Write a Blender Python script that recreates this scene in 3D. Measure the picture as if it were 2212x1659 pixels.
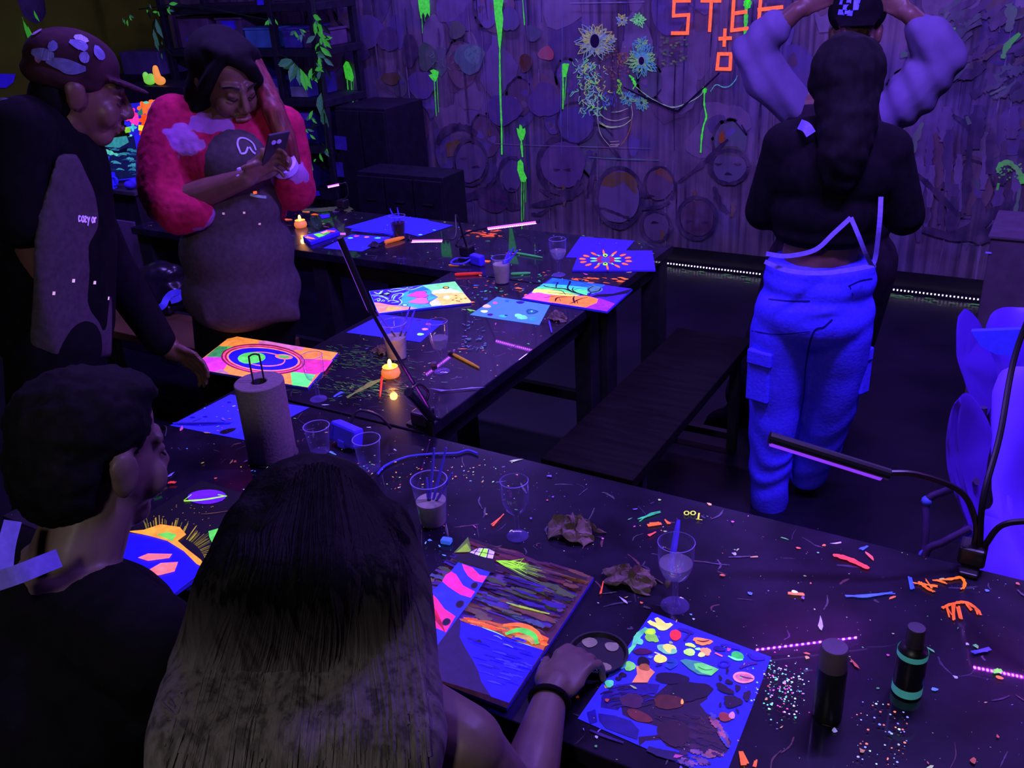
import bpy, bmesh, math, random
from mathutils import Vector as V, Matrix, noise
from mathutils.geometry import tessellate_polygon
random.seed(7)
for o in list(bpy.data.objects): bpy.data.objects.remove(o)
SC = bpy.context.scene
COL = SC.collection
pi = math.pi

# ------------------------------------------------------------------ camera
CX, CY = 1106.0, 829.5
VPX, VPY = (-2500.0, 110.0), (2417.0, -198.0)      # vanishing points of the table edges
_a = V((VPX[0]-CX, VPX[1]-CY)); _b = V((VPY[0]-CX, VPY[1]-CY))
FPX = math.sqrt(-_a.dot(_b))
_d1 = -V((_a.x, -_a.y, -FPX)).normalized(); _d2 = V((_b.x, -_b.y, -FPX)).normalized()
ROT = Matrix((_d1, _d2, _d1.cross(_d2)))
HC, TZ = 1.93, 0.76
CAM = V((0, 0, HC))
cam = bpy.data.cameras.new('camera'); camo = bpy.data.objects.new('camera', cam); COL.objects.link(camo)
cam.sensor_width = 36; cam.lens = FPX*36/2212; cam.clip_start = .02
camo.matrix_world = Matrix.Translation(CAM) @ ROT.to_4x4()
SC.camera = camo
def ray(x, y): return ROT @ V((x-CX, -(y-CY), -FPX))
def onz(x, y, z):
    r = ray(x, y); return CAM + r*((z-HC)/r.z)
def ony(x, y, Y):
    r = ray(x, y); return CAM + r*(Y/r.y)
def onplane(x, y, o, n):
    r = ray(x, y); return CAM + r*((o-CAM).dot(n)/r.dot(n))
class VP:                                           # upright plane through a point, facing the viewer
    def __init__(s, x, y):
        s.o = V((x, y, 0)); s.n = V((x, y, 0)).normalized(); s.r = V((s.n.y, -s.n.x, 0))
    def __call__(s, px, py, off=0): return onplane(px, py, s.o + s.n*off, s.n)

# ------------------------------------------------------------------ look, world, room light
SC.view_settings.view_transform = 'Standard'; SC.view_settings.look = 'None'
SC.view_settings.gamma = 1; SC.view_settings.exposure = 0
w = bpy.data.worlds.new('world'); SC.world = w; w.use_nodes = True
w.node_tree.nodes['Background'].inputs[0].default_value = (.1, .05, .4, 1)
w.node_tree.nodes['Background'].inputs[1].default_value = .01
UV = (.28, .14, 1.0)
def area(name, loc, target, size, power, col):
    l = bpy.data.lights.new(name, 'AREA'); l.shape = 'RECTANGLE'; l.size, l.size_y = size; l.energy = power; l.color = col
    o = bpy.data.objects.new(name, l); COL.objects.link(o); o.location = loc
    o.rotation_euler = (V(target)-V(loc)).to_track_quat('-Z', 'Y').to_euler(); return o
FLOODS = [((-.1, 2.25, 2.85), (-.5, 3.0, 0), 128), ((-2.2, 2.25, 2.85), (-2.3, 2.6, 0), 62), ((-4.2, 2.25, 2.85), (-4.4, 3.6, .3), 34),
          ((-3.3, 4.95, 2.85), (-3.3, 5.2, 0), 42), ((-1.2, 4.95, 2.85), (-1.2, 5.2, 0), 42), ((.6, 4.95, 2.85), (.6, 5.2, 0), 34)]
for p, t, e in FLOODS: area('ceiling_blacklight', p, t, (.9, .12), e, UV)
area('ceiling_bulb', (-.3, -.9, 2.75), (-1.2, .8, .6), (.25, .25), 17, (1, .94, .92))

# ------------------------------------------------------------------ materials
def lin(c):
    return tuple(((x/255)/12.92 if x/255 <= .04045 else ((x/255+.055)/1.055)**2.4) for x in c)
MATS = {}
def mat(name, col, rough=.6, spec=.3, metal=0, var=.25, scale=18, bump=0., emit=None, es=0, trans=0, alpha=1, stretch=None, sheen=0, col2=None, ior=1.45):
    m = bpy.data.materials.new(name); m.use_nodes = True; nt = m.node_tree; N = nt.nodes; L = nt.links
    b = N['Principled BSDF']; b.inputs['Roughness'].default_value = rough; b.inputs['Metallic'].default_value = metal
    b.inputs['Specular IOR Level'].default_value = spec; b.inputs['IOR'].default_value = ior
    tc = N.new('ShaderNodeTexCoord'); mp = N.new('ShaderNodeMapping'); L.new(tc.outputs['Object'], mp.inputs[0])
    if stretch: mp.inputs['Scale'].default_value = stretch
    nz = N.new('ShaderNodeTexNoise'); nz.inputs['Scale'].default_value = scale; nz.inputs['Detail'].default_value = 5
    L.new(mp.outputs[0], nz.inputs['Vector'])
    r = N.new('ShaderNodeValToRGB'); L.new(nz.outputs['Fac'], r.inputs[0])
    c2 = col2 or tuple(min(1, x*(1+var)) for x in col)
    r.color_ramp.elements[0].position = .32; r.color_ramp.elements[1].position = .68
    r.color_ramp.elements[0].color = tuple(x*(1-var) for x in col)+(1,); r.color_ramp.elements[1].color = c2+(1,)
    L.new(r.outputs[0], b.inputs['Base Color'])
    if bump:
        bp = N.new('ShaderNodeBump'); bp.inputs['Strength'].default_value = bump; bp.inputs['Distance'].default_value = .004
        L.new(nz.outputs['Fac'], bp.inputs['Height']); L.new(bp.outputs[0], b.inputs['Normal'])
    if emit:
        b.inputs['Emission Color'].default_value = emit+(1,); b.inputs['Emission Strength'].default_value = es
    if trans: b.inputs['Transmission Weight'].default_value = trans
    if alpha < 1: b.inputs['Alpha'].default_value = alpha
    if sheen: b.inputs['Sheen Weight'].default_value = sheen
    MATS[name] = m; return m
def paint_mat(name, rough=.45, spec=.3):
    """paint: colour from the layer, glow of fluorescent pigment from its alpha; brush streaks from noise"""
    m = bpy.data.materials.new(name); m.use_nodes = True; nt = m.node_tree; N = nt.nodes; L = nt.links
    b = N['Principled BSDF']; b.inputs['Roughness'].default_value = rough; b.inputs['Specular IOR Level'].default_value = spec
    a = N.new('ShaderNodeVertexColor'); a.layer_name = 'Col'
    tc = N.new('ShaderNodeTexCoord'); nz = N.new('ShaderNodeTexNoise'); nz.inputs['Scale'].default_value = 55; nz.inputs['Detail'].default_value = 4
    L.new(tc.outputs['Object'], nz.inputs['Vector'])
    mr = N.new('ShaderNodeMapRange'); mr.inputs[3].default_value = .72; mr.inputs[4].default_value = 1.18; mr.inputs[1].default_value = .3; mr.inputs[2].default_value = .7
    L.new(nz.outputs['Fac'], mr.inputs[0])
    mx = N.new('ShaderNodeMix'); mx.data_type = 'RGBA'; mx.blend_type = 'MULTIPLY'; mx.inputs[0].default_value = 1
    L.new(a.outputs['Color'], mx.inputs[6]); L.new(mr.outputs[0], mx.inputs[7])
    L.new(mx.outputs[2], b.inputs['Base Color']); L.new(mx.outputs[2], b.inputs['Emission Color']); L.new(a.outputs['Alpha'], b.inputs['Emission Strength'])
    MATS[name] = m; return m

# ------------------------------------------------------------------ mesh helpers
class MB:
    def __init__(s): s.bm = bmesh.new()
    def box(s, c, size, rot=None, bevel=0):
        g = bmesh.ops.create_cube(s.bm, size=1); M = Matrix.Translation(V(c)) @ (rot.to_4x4() if rot else Matrix()) @ Matrix.Diagonal(V(size)).to_4x4()
        bmesh.ops.transform(s.bm, matrix=M, verts=g['verts'])
        if bevel:
            es = list({e for v in g['verts'] for e in v.link_edges})
            bmesh.ops.bevel(s.bm, geom=es, offset=bevel, segments=2, affect='EDGES', profile=.5)
        return s
    def tube(s, pts, r, n=8, cap=True):
        pts = [V(p) for p in pts]; R = r if isinstance(r, (list, tuple)) else [r]*len(pts); rings = []
        up = None
        for i, p in enumerate(pts):
            t = (pts[min(i+1, len(pts)-1)]-pts[max(i-1, 0)]).normalized()
            if up is None: up = t.orthogonal().normalized()
            up = (up - t*up.dot(t)).normalized(); q = t.cross(up)
            rings.append([s.bm.verts.new(p + (up*math.cos(2*pi*k/n) + q*math.sin(2*pi*k/n))*R[i]) for k in range(n)])
        for a, b in zip(rings, rings[1:]):
            for k in range(n): s.bm.faces.new((a[k], a[(k+1) % n], b[(k+1) % n], b[k]))
        if cap: s.bm.faces.new(rings[0][::-1]); s.bm.faces.new(rings[-1])
        return s
    def lathe(s, prof, n=24, c=(0, 0, 0), M=None, close=False):
        M = M or Matrix.Translation(V(c)); rings = []
        for r, z in prof:
            if r < 1e-6: rings.append([s.bm.verts.new(M @ V((0, 0, z)))])
            else: rings.append([s.bm.verts.new(M @ V((r*math.cos(2*pi*k/n), r*math.sin(2*pi*k/n), z))) for k in range(n)])
        prs = list(zip(rings, rings[1:])) + ([(rings[-1], rings[0])] if close else [])
        for a, b in prs:
            for k in range(n):
                f = [a[k % len(a)], a[(k+1) % len(a)], b[(k+1) % len(b)], b[k % len(b)]]
                f = list(dict.fromkeys(f))
                if len(f) > 2:
                    try: s.bm.faces.new(f)
                    except ValueError: pass
        return s
    def prism(s, pts, n, th):
        """closed outline extruded along n"""
        n = V(n); a = [s.bm.verts.new(V(p)) for p in pts]; b = [s.bm.verts.new(V(p)+n*th) for p in pts]
        tris = tessellate_polygon([[V(p) for p in pts]])
        for t in tris:
            for L in (a, b):
                try: s.bm.faces.new([L[i] for i in t])
                except ValueError: pass
        k = len(pts)
        for i in range(k): s.bm.faces.new((a[i], a[(i+1) % k], b[(i+1) % k], b[i]))
        return s
    def ell(s, c, r, rot=None, sub=3):
        g = bmesh.ops.create_icosphere(s.bm, subdivisions=sub, radius=1)
        M = Matrix.Translation(V(c)) @ (rot.to_4x4() if rot else Matrix()) @ Matrix.Diagonal(V(r)).to_4x4()
        bmesh.ops.transform(s.bm, matrix=M, verts=g['verts']); return s
    def build(s, name, m, parent=None, smooth=False, origin=None):
        bmesh.ops.recalc_face_normals(s.bm, faces=s.bm.faces)
        me = bpy.data.meshes.new(name); s.bm.to_mesh(me); s.bm.free()
        return link(name, me, m, parent, smooth, origin)
def link(name, me, m, parent=None, smooth=False, origin=None):
    if origin is not None: me.transform(Matrix.Translation(-V(origin)))
    o = bpy.data.objects.new(name, me); COL.objects.link(o)
    if m is not None: me.materials.append(MATS[m] if isinstance(m, str) else m)
    if smooth:
        for p in me.polygons: p.use_smooth = True
        me.set_sharp_from_angle(angle=.75)
    if origin is not None: o.location = origin
    if parent is not None:
        o.parent = parent
        pw = parent.location if parent.parent is None else parent.location + parent.parent.location
        if origin is None: me.transform(Matrix.Translation(-V(pw)))
        else: o.location = V(origin) - V(pw)
    return o
def tag(o, label, cat, group=None):
    o['label'] = label; o['category'] = cat
    if group: o['group'] = group
    return o
def thing(name, label, cat, loc, group=None):
    o = bpy.data.objects.new(name, None); COL.objects.link(o); o.location = loc; o.empty_display_size = .05
    return tag(o, label, cat, group)
def struct(o): o['kind'] = 'structure'; return o
def stuff(o): o['kind'] = 'stuff'; return o
def catmull(pts, n=6):
    P = [V(p) for p in pts]
    if len(P) < 3: return P
    P = [P[0]*2-P[1]] + P + [P[-1]*2-P[-2]]; out = []
    for i in range(1, len(P)-2):
        for k in range(n):
            t = k/n; a, b, c, d = P[i-1:i+3]
            out.append(.5*((2*b)+(c-a)*t+(2*a-5*b+4*c-d)*t*t+(3*b-a-3*c+d)*t**3))
    out.append(P[-2]); return out

class Paint:
    """layers of flat paint lying on a real surface; outlines may come as photo pixels that hit that surface"""
    def __init__(s, o, u, v, dz=4e-5):
        s.o, s.u, s.v = V(o), V(u).normalized(), V(v).normalized(); s.n = s.u.cross(s.v); s.dz = dz; s.P = []; s.z = dz*2; s.m = (0, 0, 1)
    def uv(s, px, py):
        p = onplane(s.m[0]+px/s.m[2], s.m[1]+py/s.m[2], s.o, s.n) - s.o; return V((p.dot(s.u), p.dot(s.v)))
    def add(s, pts, c, g=0., hold=False):
        if not hold: s.z += s.dz
        s.P.append(([V(p) for p in pts], lin(c), g, s.z)); return s
    def poly(s, pts, c, g=0., smooth=False):
        q = [s.uv(*p) for p in pts]
        if smooth:
            q3 = catmull([V((p.x, p.y, 0)) for p in q+q[:3]], 5); q = [V((p.x, p.y)) for p in q3[5:-5]]
        return s.add(q, c, g)
    def blob(s, px, py, ru, rv=None, c=(255,)*3, g=0., rot=0, jit=.12, n=14, metric=False, hold=False):
        ctr = V((px, py)) if metric else s.uv(px, py); rv = rv or ru; q = []; ph = random.random()*9
        for k in range(n):
            a = 2*pi*k/n; f = 1 + jit*(math.sin(3*a+ph)*.6 + random.uniform(-.5, .5))
            x, y = ru*f*math.cos(a), rv*f*math.sin(a); q.append(ctr + V((x*math.cos(rot)-y*math.sin(rot), x*math.sin(rot)+y*math.cos(rot))))
        return s.add(q, c, g, hold)
    def pblob(s, px, py, rx, ry, c, g=0., rot=0, jit=.1, n=18):
        """blob whose outline is given in photo pixels"""
        q = []; ph = random.random()*9
        for k in range(n):
            a = 2*pi*k/n; f = 1 + jit*(math.sin(3*a+ph)*.6 + random.uniform(-.5, .5))
            x, y = rx*f*math.cos(a), ry*f*math.sin(a); q.append((px+x*math.cos(rot)-y*math.sin(rot), py+x*math.sin(rot)+y*math.cos(rot)))
        return s.poly(q, c, g)
    def stroke(s, pts, w, c, g=0., taper=.5, jit=.1, smooth=True, metric=False):
        q = [V(p) for p in pts] if metric else [s.uv(*p) for p in pts]
        if smooth and len(q) > 2: q = [V((p.x, p.y)) for p in catmull([V((p.x, p.y, 0)) for p in q], 5)]
        n = len(q); A = []; B = []
        for i, p in enumerate(q):
            t = (q[min(i+1, n-1)]-q[max(i-1, 0)])
            if t.length < 1e-9: continue
            t.normalize(); nn = V((-t.y, t.x)); f = i/(n-1)
            ww = w*.5*((1-taper)+taper*math.sin(pi*min(max(f, .06), .94)))*(1+random.uniform(-jit, jit))
            A.append(p+nn*ww); B.append(p-nn*ww)
        s.z += s.dz; c = lin(c)
        for i in range(len(A)-1): s.P.append(([A[i], A[i+1], B[i+1], B[i]], c, g, s.z))
        return s
    def line(s, a, b, w, c, g=0.): return s.stroke([a, b], w, c, g, taper=0, jit=0, smooth=False)
    def ring(s, px, py, rx, ry, w, c, g=0., rot=0, a0=0, a1=2*pi, jit=.1):
        pts = []
        for k in range(25):
            a = a0+(a1-a0)*k/24; x, y = rx*math.cos(a), ry*math.sin(a); pts.append((px+x*math.cos(rot)-y*math.sin(rot), py+x*math.sin(rot)+y*math.cos(rot)))
        return s.stroke(pts, w, c, g, taper=0, jit=jit, smooth=False)
    def build_each(s, name, parent):
        """one part for every dab"""
        for e in s.P:
            q = Paint(s.o, s.u, s.v); q.P = [e]; q.build(name, parent)
    def build(s, name, parent=None, m='paint', lift=0):
        vs, fs, cs = [], [], []
        for pts, c, g, z in s.P:
            b = len(vs); vs += [s.o+s.u*p.x+s.v*p.y+s.n*(z+lift) for p in pts]
            if len(pts) == 4 and True: tri = tessellate_polygon([[V((p.x, p.y, 0)) for p in pts]])
            else: tri = tessellate_polygon([[V((p.x, p.y, 0)) for p in pts]])
            for t in tri:
                a, bb, cc = (pts[i] for i in t)
                t = t if (bb-a).cross(cc-a) > 0 else t[::-1]
                fs.append([b+i for i in t]); cs += [c+(g,)]*3
        me = bpy.data.meshes.new(name); me.from_pydata(vs, [], fs)
        at = me.color_attributes.new('Col', 'FLOAT_COLOR', 'CORNER')
        flat = [x for c in cs for x in c]; at.data.foreach_set('color', flat)
        return link(name, me, m, parent)

# ------------------------------------------------------------------ bodies: soft shapes fused into one skin
class Body:
    def __init__(s): s.bm = bmesh.new()
    def cap(s, a, ra, b, rb, n=14):
        a, b = V(a), V(b); ax = b-a; L = ax.length; ax = ax.normalized() if L > 1e-9 else V((0, 0, 1)); u = ax.orthogonal().normalized(); q = ax.cross(u)
        sn = max(-.95, min(.95, (ra-rb)/L)) if L > 1e-9 else 0; t0 = math.asin(sn); rings = []      # tangent cone between the two balls
        for k in range(6): th = -pi/2 + (t0+pi/2)*k/5; rings.append((a+ax*ra*math.sin(th), ra*math.cos(th)))
        for k in range(6): th = t0 + (pi/2-t0)*k/5; rings.append((b+ax*rb*math.sin(th), rb*math.cos(th)))
        vs = []
        for c, r in rings: vs.append([s.bm.verts.new(c+(u*math.cos(2*pi*j/n)+q*math.sin(2*pi*j/n))*r) for j in range(n)] if r > 1e-7 else [s.bm.verts.new(c)])
        for A, B in zip(vs, vs[1:]):
            for j in range(n):
                f = list(dict.fromkeys([A[j % len(A)], A[(j+1) % n % len(A)], B[(j+1) % n % len(B)], B[j % len(B)]]))
                if len(f) > 2: s.bm.faces.new(f)
        return s
    def chain(s, pts):
        for (a, ra), (b, rb) in zip(pts, pts[1:]): s.cap(a, ra, b, rb)
        return s
    def ell(s, c, r, rot=None):
        g = bmesh.ops.create_icosphere(s.bm, subdivisions=3, radius=1)
        M = Matrix.Translation(V(c)) @ (rot.to_4x4() if rot else Matrix()) @ Matrix.Diagonal(V(r)).to_4x4()
        bmesh.ops.transform(s.bm, matrix=M, verts=g['verts']); return s
    def hull(s, pts):
        t = bmesh.new(); vs = [t.verts.new(V(p)) for p in pts]; r = bmesh.ops.convex_hull(t, input=vs)
        bmesh.ops.delete(t, geom=[v for v in t.verts if not v.link_faces], context='VERTS'); bmesh.ops.recalc_face_normals(t, faces=t.faces)
        me = bpy.data.meshes.new('h'); t.to_mesh(me); t.free(); s.bm.from_mesh(me); bpy.data.meshes.remove(me); return s
    def build(s, name, m, parent=None, voxel=.008, smooth=6, disp=None):
        me = bpy.data.meshes.new(name); s.bm.to_mesh(me); s.bm.free()
        o = bpy.data.objects.new('tmp', me); COL.objects.link(o)
        md = o.modifiers.new('r', 'REMESH'); md.mode = 'VOXEL'; md.voxel_size = voxel; md.use_smooth_shade = True
        if smooth:
            sm = o.modifiers.new('s', 'SMOOTH'); sm.iterations = smooth; sm.factor = .5
        dg = bpy.context.evaluated_depsgraph_get(); ev = o.evaluated_get(dg); out = bpy.data.meshes.new_from_object(ev)
        bpy.data.objects.remove(o); bpy.data.meshes.remove(me); out.name = name
        if disp:
            out.update(); ns = [v.normal.copy() for v in out.vertices]
            for v, nn in zip(out.vertices, ns): v.co += nn*disp(v.co)
        for mm in list(out.materials): out.materials.clear()
        return link(name, out, m, parent, True)
def frame(f, up=(0, 0, 1)):
    """rotation whose +Y looks along f and +Z leans to up"""
    f = V(f).normalized(); x = f.cross(V(up)).normalized(); z = x.cross(f); return Matrix((x, f, z)).transposed()
def head_prims(B, c, R, k=1., nose=1., ears=True):
    T = lambda *p: V(c) + R @ (V(p)*k)
    E = lambda p, r: B.ell(T(*p), V(r)*k, R)
    E((0, -.012, .045), (.074, .094, .083)); E((0, .022, -.02), (.063, .074, .088)); E((0, .05, -.09), (.04, .038, .028))
    for sx in (-1, 1):
        E((sx*.036, .06, -.035), (.03, .03, .034)); B.cap(T(sx*.014, .086, .028), .011*k, T(sx*.05, .066, .026), .009*k)
        E((sx*.012, .103, -.036), (.011, .012, .009)); E((sx*.031, .082, .006), (.015, .01, .008))
        if ears: E((sx*.077, -.008, -.008), (.010, .022, .034)); E((sx*.08, -.016, .004), (.009, .02, .022))
    B.cap(T(0, .088, .02), .009*k, T(0, .112*nose, -.028), .0135*k)
    B.cap(T(-.02, .094, -.06), .007*k, T(.02, .094, -.06), .007*k); B.cap(T(-.016, .092, -.073), .008*k, T(.016, .092, -.073), .008*k)
    return T
def hand_prims(B, wrist, f, n, s, curl=(.5, .5, .5, .5), k=1., thumb=(.55, .8, .25), spread=.06, r=.0082):
    """f towards the fingers, n out of the palm, s towards the thumb"""
    f, n, s = V(f).normalized(), V(n).normalized(), V(s).normalized(); w = V(wrist); tips = []
    M = Matrix((s, f, n)).transposed()
    B.ell(w+f*.045*k, V((.04, .052, .015))*k, M); B.cap(w-f*.01*k, .024*k, w+f*.02*k, .026*k)
    for i, (ox, L) in enumerate(((.031, .078), (.0105, .086), (-.0105, .080), (-.031, .062))):
        p = w + (f*.083 + s*ox)*k; d = (f + s*(ox*spread*18)).normalized(); B.cap(w+(f*.05+s*ox*.8)*k, .0095*k, p, .0092*k)
        for j, q in enumerate((.45, .31, .24)):
            c = curl[i]*(1, 1.15, .8)[j]; d = (d*math.cos(c) + n*math.sin(c)).normalized()
            n2 = (n - d*n.dot(d)).normalized(); p2 = p + d*L*q*k
            B.cap(p, r*k*(1.04-.07*j), p2, r*k*(.98-.08*j)); p = p2; n = n2
        tips.append((p, d)); n = M.col[2].copy()
    a, b, c = thumb; d = (s*a + f*b + n*c).normalized(); p = w + (f*.022+s*.03)*k
    B.cap(w+f*.01*k, .016*k, p, .0135*k); p2 = p + d*.036*k; B.cap(p, .0125*k, p2, .0102*k)
    d = (d + f*.5).normalized(); p3 = p2 + d*.03*k; B.cap(p2, .0102*k, p3, .0082*k); tips.append((p3, d))
    return tips

# ------------------------------------------------------------------ shared materials
paint_mat('paint'); paint_mat('wet_paint', .25, .4); paint_mat('wall_paint', .8, .15)
mat('floor', (.0045, .003, .010), .38, .35, var=.5, scale=3, bump=.05)
mat('ceiling', (.05, .04, .08), .9, var=.2)
mat('olive_wall', (.075, .11, .006), .9, .1, var=.15, scale=4)
mat('table_top', (.0085, .006, .016), .17, .5, var=.55, scale=9, bump=.03)
_t = MATS['table_top'].node_tree.nodes['Principled BSDF']; _t.inputs['Roughness'].default_value = .34; _t.inputs['Specular IOR Level'].default_value = .12
_t.inputs['Coat Weight'].default_value = .75; _t.inputs['Coat Roughness'].default_value = .025
mat('table_edge', (.10, .075, .09), .5, var=.4, scale=40)
mat('black_metal', (.012, .010, .016), .45, .4, var=.3)
mat('black_plastic', (.008, .007, .011), .4, .4, var=.2)
mat('bench_wood', (.005, .004, .004), .7, .1, var=.4, scale=6, stretch=(1, 8, 1))
mat('bench_top_warm', (.07, .035, .012), .6, .3, var=.3, scale=6)
mat('paper', (.055, .06, .95), .8, .1, var=.06, scale=60)
mat('paper_dim', (.06, .035, .62), .8, .1, var=.08, scale=40)
mat('canvas_edge', (.05, .05, .75), .85, .1, var=.1, scale=200, bump=.2)
mat('towel', (.15, .11, .14), .95, .05, var=.12, scale=120, bump=.4)
mat('tissue', (.15, .10, .10), .95, .05, var=.35, scale=30, bump=.3)
m = bpy.data.materials.new('clear_plastic'); m.use_nodes = True; N = m.node_tree.nodes; L = m.node_tree.links; N.remove(N['Principled BSDF'])
_tr = N.new('ShaderNodeBsdfTransparent'); _tr.inputs[0].default_value = (.93, .92, .97, 1); _gl = N.new('ShaderNodeBsdfGlossy'); _gl.inputs['Roughness'].default_value = .06
_lw = N.new('ShaderNodeLayerWeight'); _lw.inputs[0].default_value = .28; _df = N.new('ShaderNodeBsdfDiffuse'); _df.inputs[0].default_value = (.3, .25, .8, 1)
_m1 = N.new('ShaderNodeMixShader'); _m1.inputs[0].default_value = .5; L.new(_gl.outputs[0], _m1.inputs[1]); L.new(_df.outputs[0], _m1.inputs[2])
_m2 = N.new('ShaderNodeMixShader'); L.new(_lw.outputs['Facing'], _m2.inputs[0]); L.new(_tr.outputs[0], _m2.inputs[1]); L.new(_m1.outputs[0], _m2.inputs[2])
_sc = N.new('ShaderNodeMath'); _sc.operation = 'MULTIPLY'; _sc.inputs[1].default_value = .6; L.new(_lw.outputs['Facing'], _sc.inputs[0]); L.new(_sc.outputs[0], _m2.inputs[0])
L.new(_m2.outputs[0], N['Material Output'].inputs[0]); MATS['clear_plastic'] = m
mat('clear_rim', (.30, .24, .75), .25, .5, var=.1, alpha=.7)
mat('water', (.75, .8, .85), .03, .5, var=.02, trans=1, ior=1.33)
mat('murky_water', (.34, .31, .24), .25, .5, var=.2, scale=30)
mat('dark_water', (.03, .015, .015), .2, .5, var=.2)
mat('white_plastic', (.05, .03, .78), .5, .35, var=.08)
mat('cable_blue', (.06, .06, .55), .5, .3, var=.1)
mat('chair_plastic', (.10, .03, .62), .5, .3, var=.1, scale=5)
mat('uv_tube', (.15, .05, .4), .3, .3, emit=(.42, .05, 1.0), es=5); mat('uv_down', (.15, .05, .4), .3, .3, emit=(.22, .015, 1.0), es=60)
mat('uv_side', (.15, .05, .4), .3, .3, emit=(.22, .03, .80), es=1.1)
mat('uv_led', (.5, .3, .6), .3, .3, emit=(.85, .16, 1.0), es=11); mat('uv_led_down', (.5, .3, .6), .3, .3, emit=(.7, .06, 1.0), es=330)
mat('white_led', (.5, .4, .6), .3, .3, emit=(.85, .7, 1.0), es=5)
mat('flame', (1, .6, .1), .5, emit=(1, .42, .06), es=11)
mat('candle_glass', (.9, .45, .1), .1, .5, var=.05, emit=(1, .22, .008), es=.55)
mat('wood_brush', (.22, .10, .04), .5, var=.3)
mat('violet_wood', (.07, .05, .60), .5, var=.2)
mat('box_dark', (.030, .024, .045), .7, var=.3, scale=5)
mat('rack_metal', (.012, .011, .022), .6, .3, var=.3)

# ------------------------------------------------------------------ the room
YW = 5.46; XL = -6.4
m = bpy.data.materials.new('mural_ground'); m.use_nodes = True; nt = m.node_tree; N = nt.nodes; L = nt.links; b = N['Principled BSDF']
b.inputs['Roughness'].default_value = .85; b.inputs['Specular IOR Level'].default_value = .12
tc = N.new('ShaderNodeTexCoord')
def _noise(scale, sv, detail=5):
    mp = N.new('ShaderNodeMapping'); mp.inputs['Scale'].default_value = sv; L.new(tc.outputs['Object'], mp.inputs[0])
    z = N.new('ShaderNodeTexNoise'); z.inputs['Scale'].default_value = scale; z.inputs['Detail'].default_value = detail; L.new(mp.outputs[0], z.inputs['Vector']); return z
def _ramp(src, stops):
    r = N.new('ShaderNodeValToRGB'); L.new(src, r.inputs[0]); e = r.color_ramp.elements
    while len(e) < len(stops): e.new(.5)
    for k, (p, c) in enumerate(stops): e[k].position = p; e[k].color = tuple(c)+(1,)
    return r
def _mul(a, bb, fac=1.):
    x = N.new('ShaderNodeMix'); x.data_type = 'RGBA'; x.blend_type = 'MULTIPLY'; x.inputs[0].default_value = fac; L.new(a, x.inputs[6]); L.new(bb, x.inputs[7]); return x.outputs[2]
base = _ramp(_noise(2.2, (1, 1, 1)).outputs[0], [(.3, (.085, .066, .110)), (.48, (.165, .125, .160)), (.62, (.125, .105, .190)), (.75, (.19, .15, .15))])
streak = _ramp(_noise(26, (1, 1, .035), 3).outputs[0], [(.36, (.35, .33, .38)), (.5, (.85, .85, .85)), (.66, (1.25, 1.2, 1.2))])
patch = _ramp(_noise(7, (1, 1, .6), 6).outputs[0], [(.35, (.62, .6, .7)), (.6, (1.1, 1.05, 1.1))])
ground = _mul(_mul(base.outputs[0], streak.outputs[0], .8), patch.outputs[0], .8); L.new(ground, b.inputs['Base Color']); MATS['mural'] = m
m2 = m.copy(); m2.name = 'mural_brushed'; N2 = m2.node_tree.nodes; L2 = m2.node_tree.links; b2 = N2['Principled BSDF']; g2 = b2.inputs['Base Color'].links[0].from_socket    # thin paint: the wall's streaks show through it
a2 = N2.new('ShaderNodeVertexColor'); a2.layer_name = 'Col'; tc2 = N2.new('ShaderNodeTexCoord'); nz2 = N2.new('ShaderNodeTexNoise'); nz2.inputs['Scale'].default_value = 9; nz2.inputs['Detail'].default_value = 6; L2.new(tc2.outputs['Object'], nz2.inputs['Vector'])
mr2 = N2.new('ShaderNodeMapRange'); mr2.inputs[1].default_value = .34; mr2.inputs[2].default_value = .66; mr2.inputs[3].default_value = .4; mr2.inputs[4].default_value = .95; L2.new(nz2.outputs['Fac'], mr2.inputs[0])
x2 = N2.new('ShaderNodeMix'); x2.data_type = 'RGBA'; L2.new(mr2.outputs[0], x2.inputs[0]); L2.new(g2, x2.inputs[6]); L2.new(a2.outputs['Color'], x2.inputs[7]); L2.new(x2.outputs[2], b2.inputs['Base Color']); L2.new(x2.outputs[2], b2.inputs['Emission Color']); L2.new(a2.outputs['Alpha'], b2.inputs['Emission Strength']); MATS['mural_brushed'] = m2

fl = struct(MB().box((-1.6, 1.6, -.05), (11, 9, .1)).build('floor', 'floor'))
cl = struct(MB().box((-1.6, 1.6, 3.05), (11, 9, .1)).build('ceiling', 'ceiling'))
wb = struct(MB().box(((XL+3.4)/2, YW+.06, 1.56), (3.4-XL, .12, 2.88)).build('wall_back', 'mural'))
wl = struct(MB().box((XL-.06, 1.6, 1.5), (.12, 8, 3)).build('wall_left', 'olive_wall'))
wr = struct(MB().box((3.46, 1.6, 1.5), (.12, 8, 3)).build('wall_right', 'box_dark'))
wf = struct(MB().box((-1.6, -2.6, 1.5), (10, .12, 3)).build('wall_front', 'box_dark'))
bb_ = struct(MB().box(((XL+3.4)/2, YW+.05, .06), (3.4-XL, .10, .12)).build('baseboard_back', 'black_plastic'))

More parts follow.
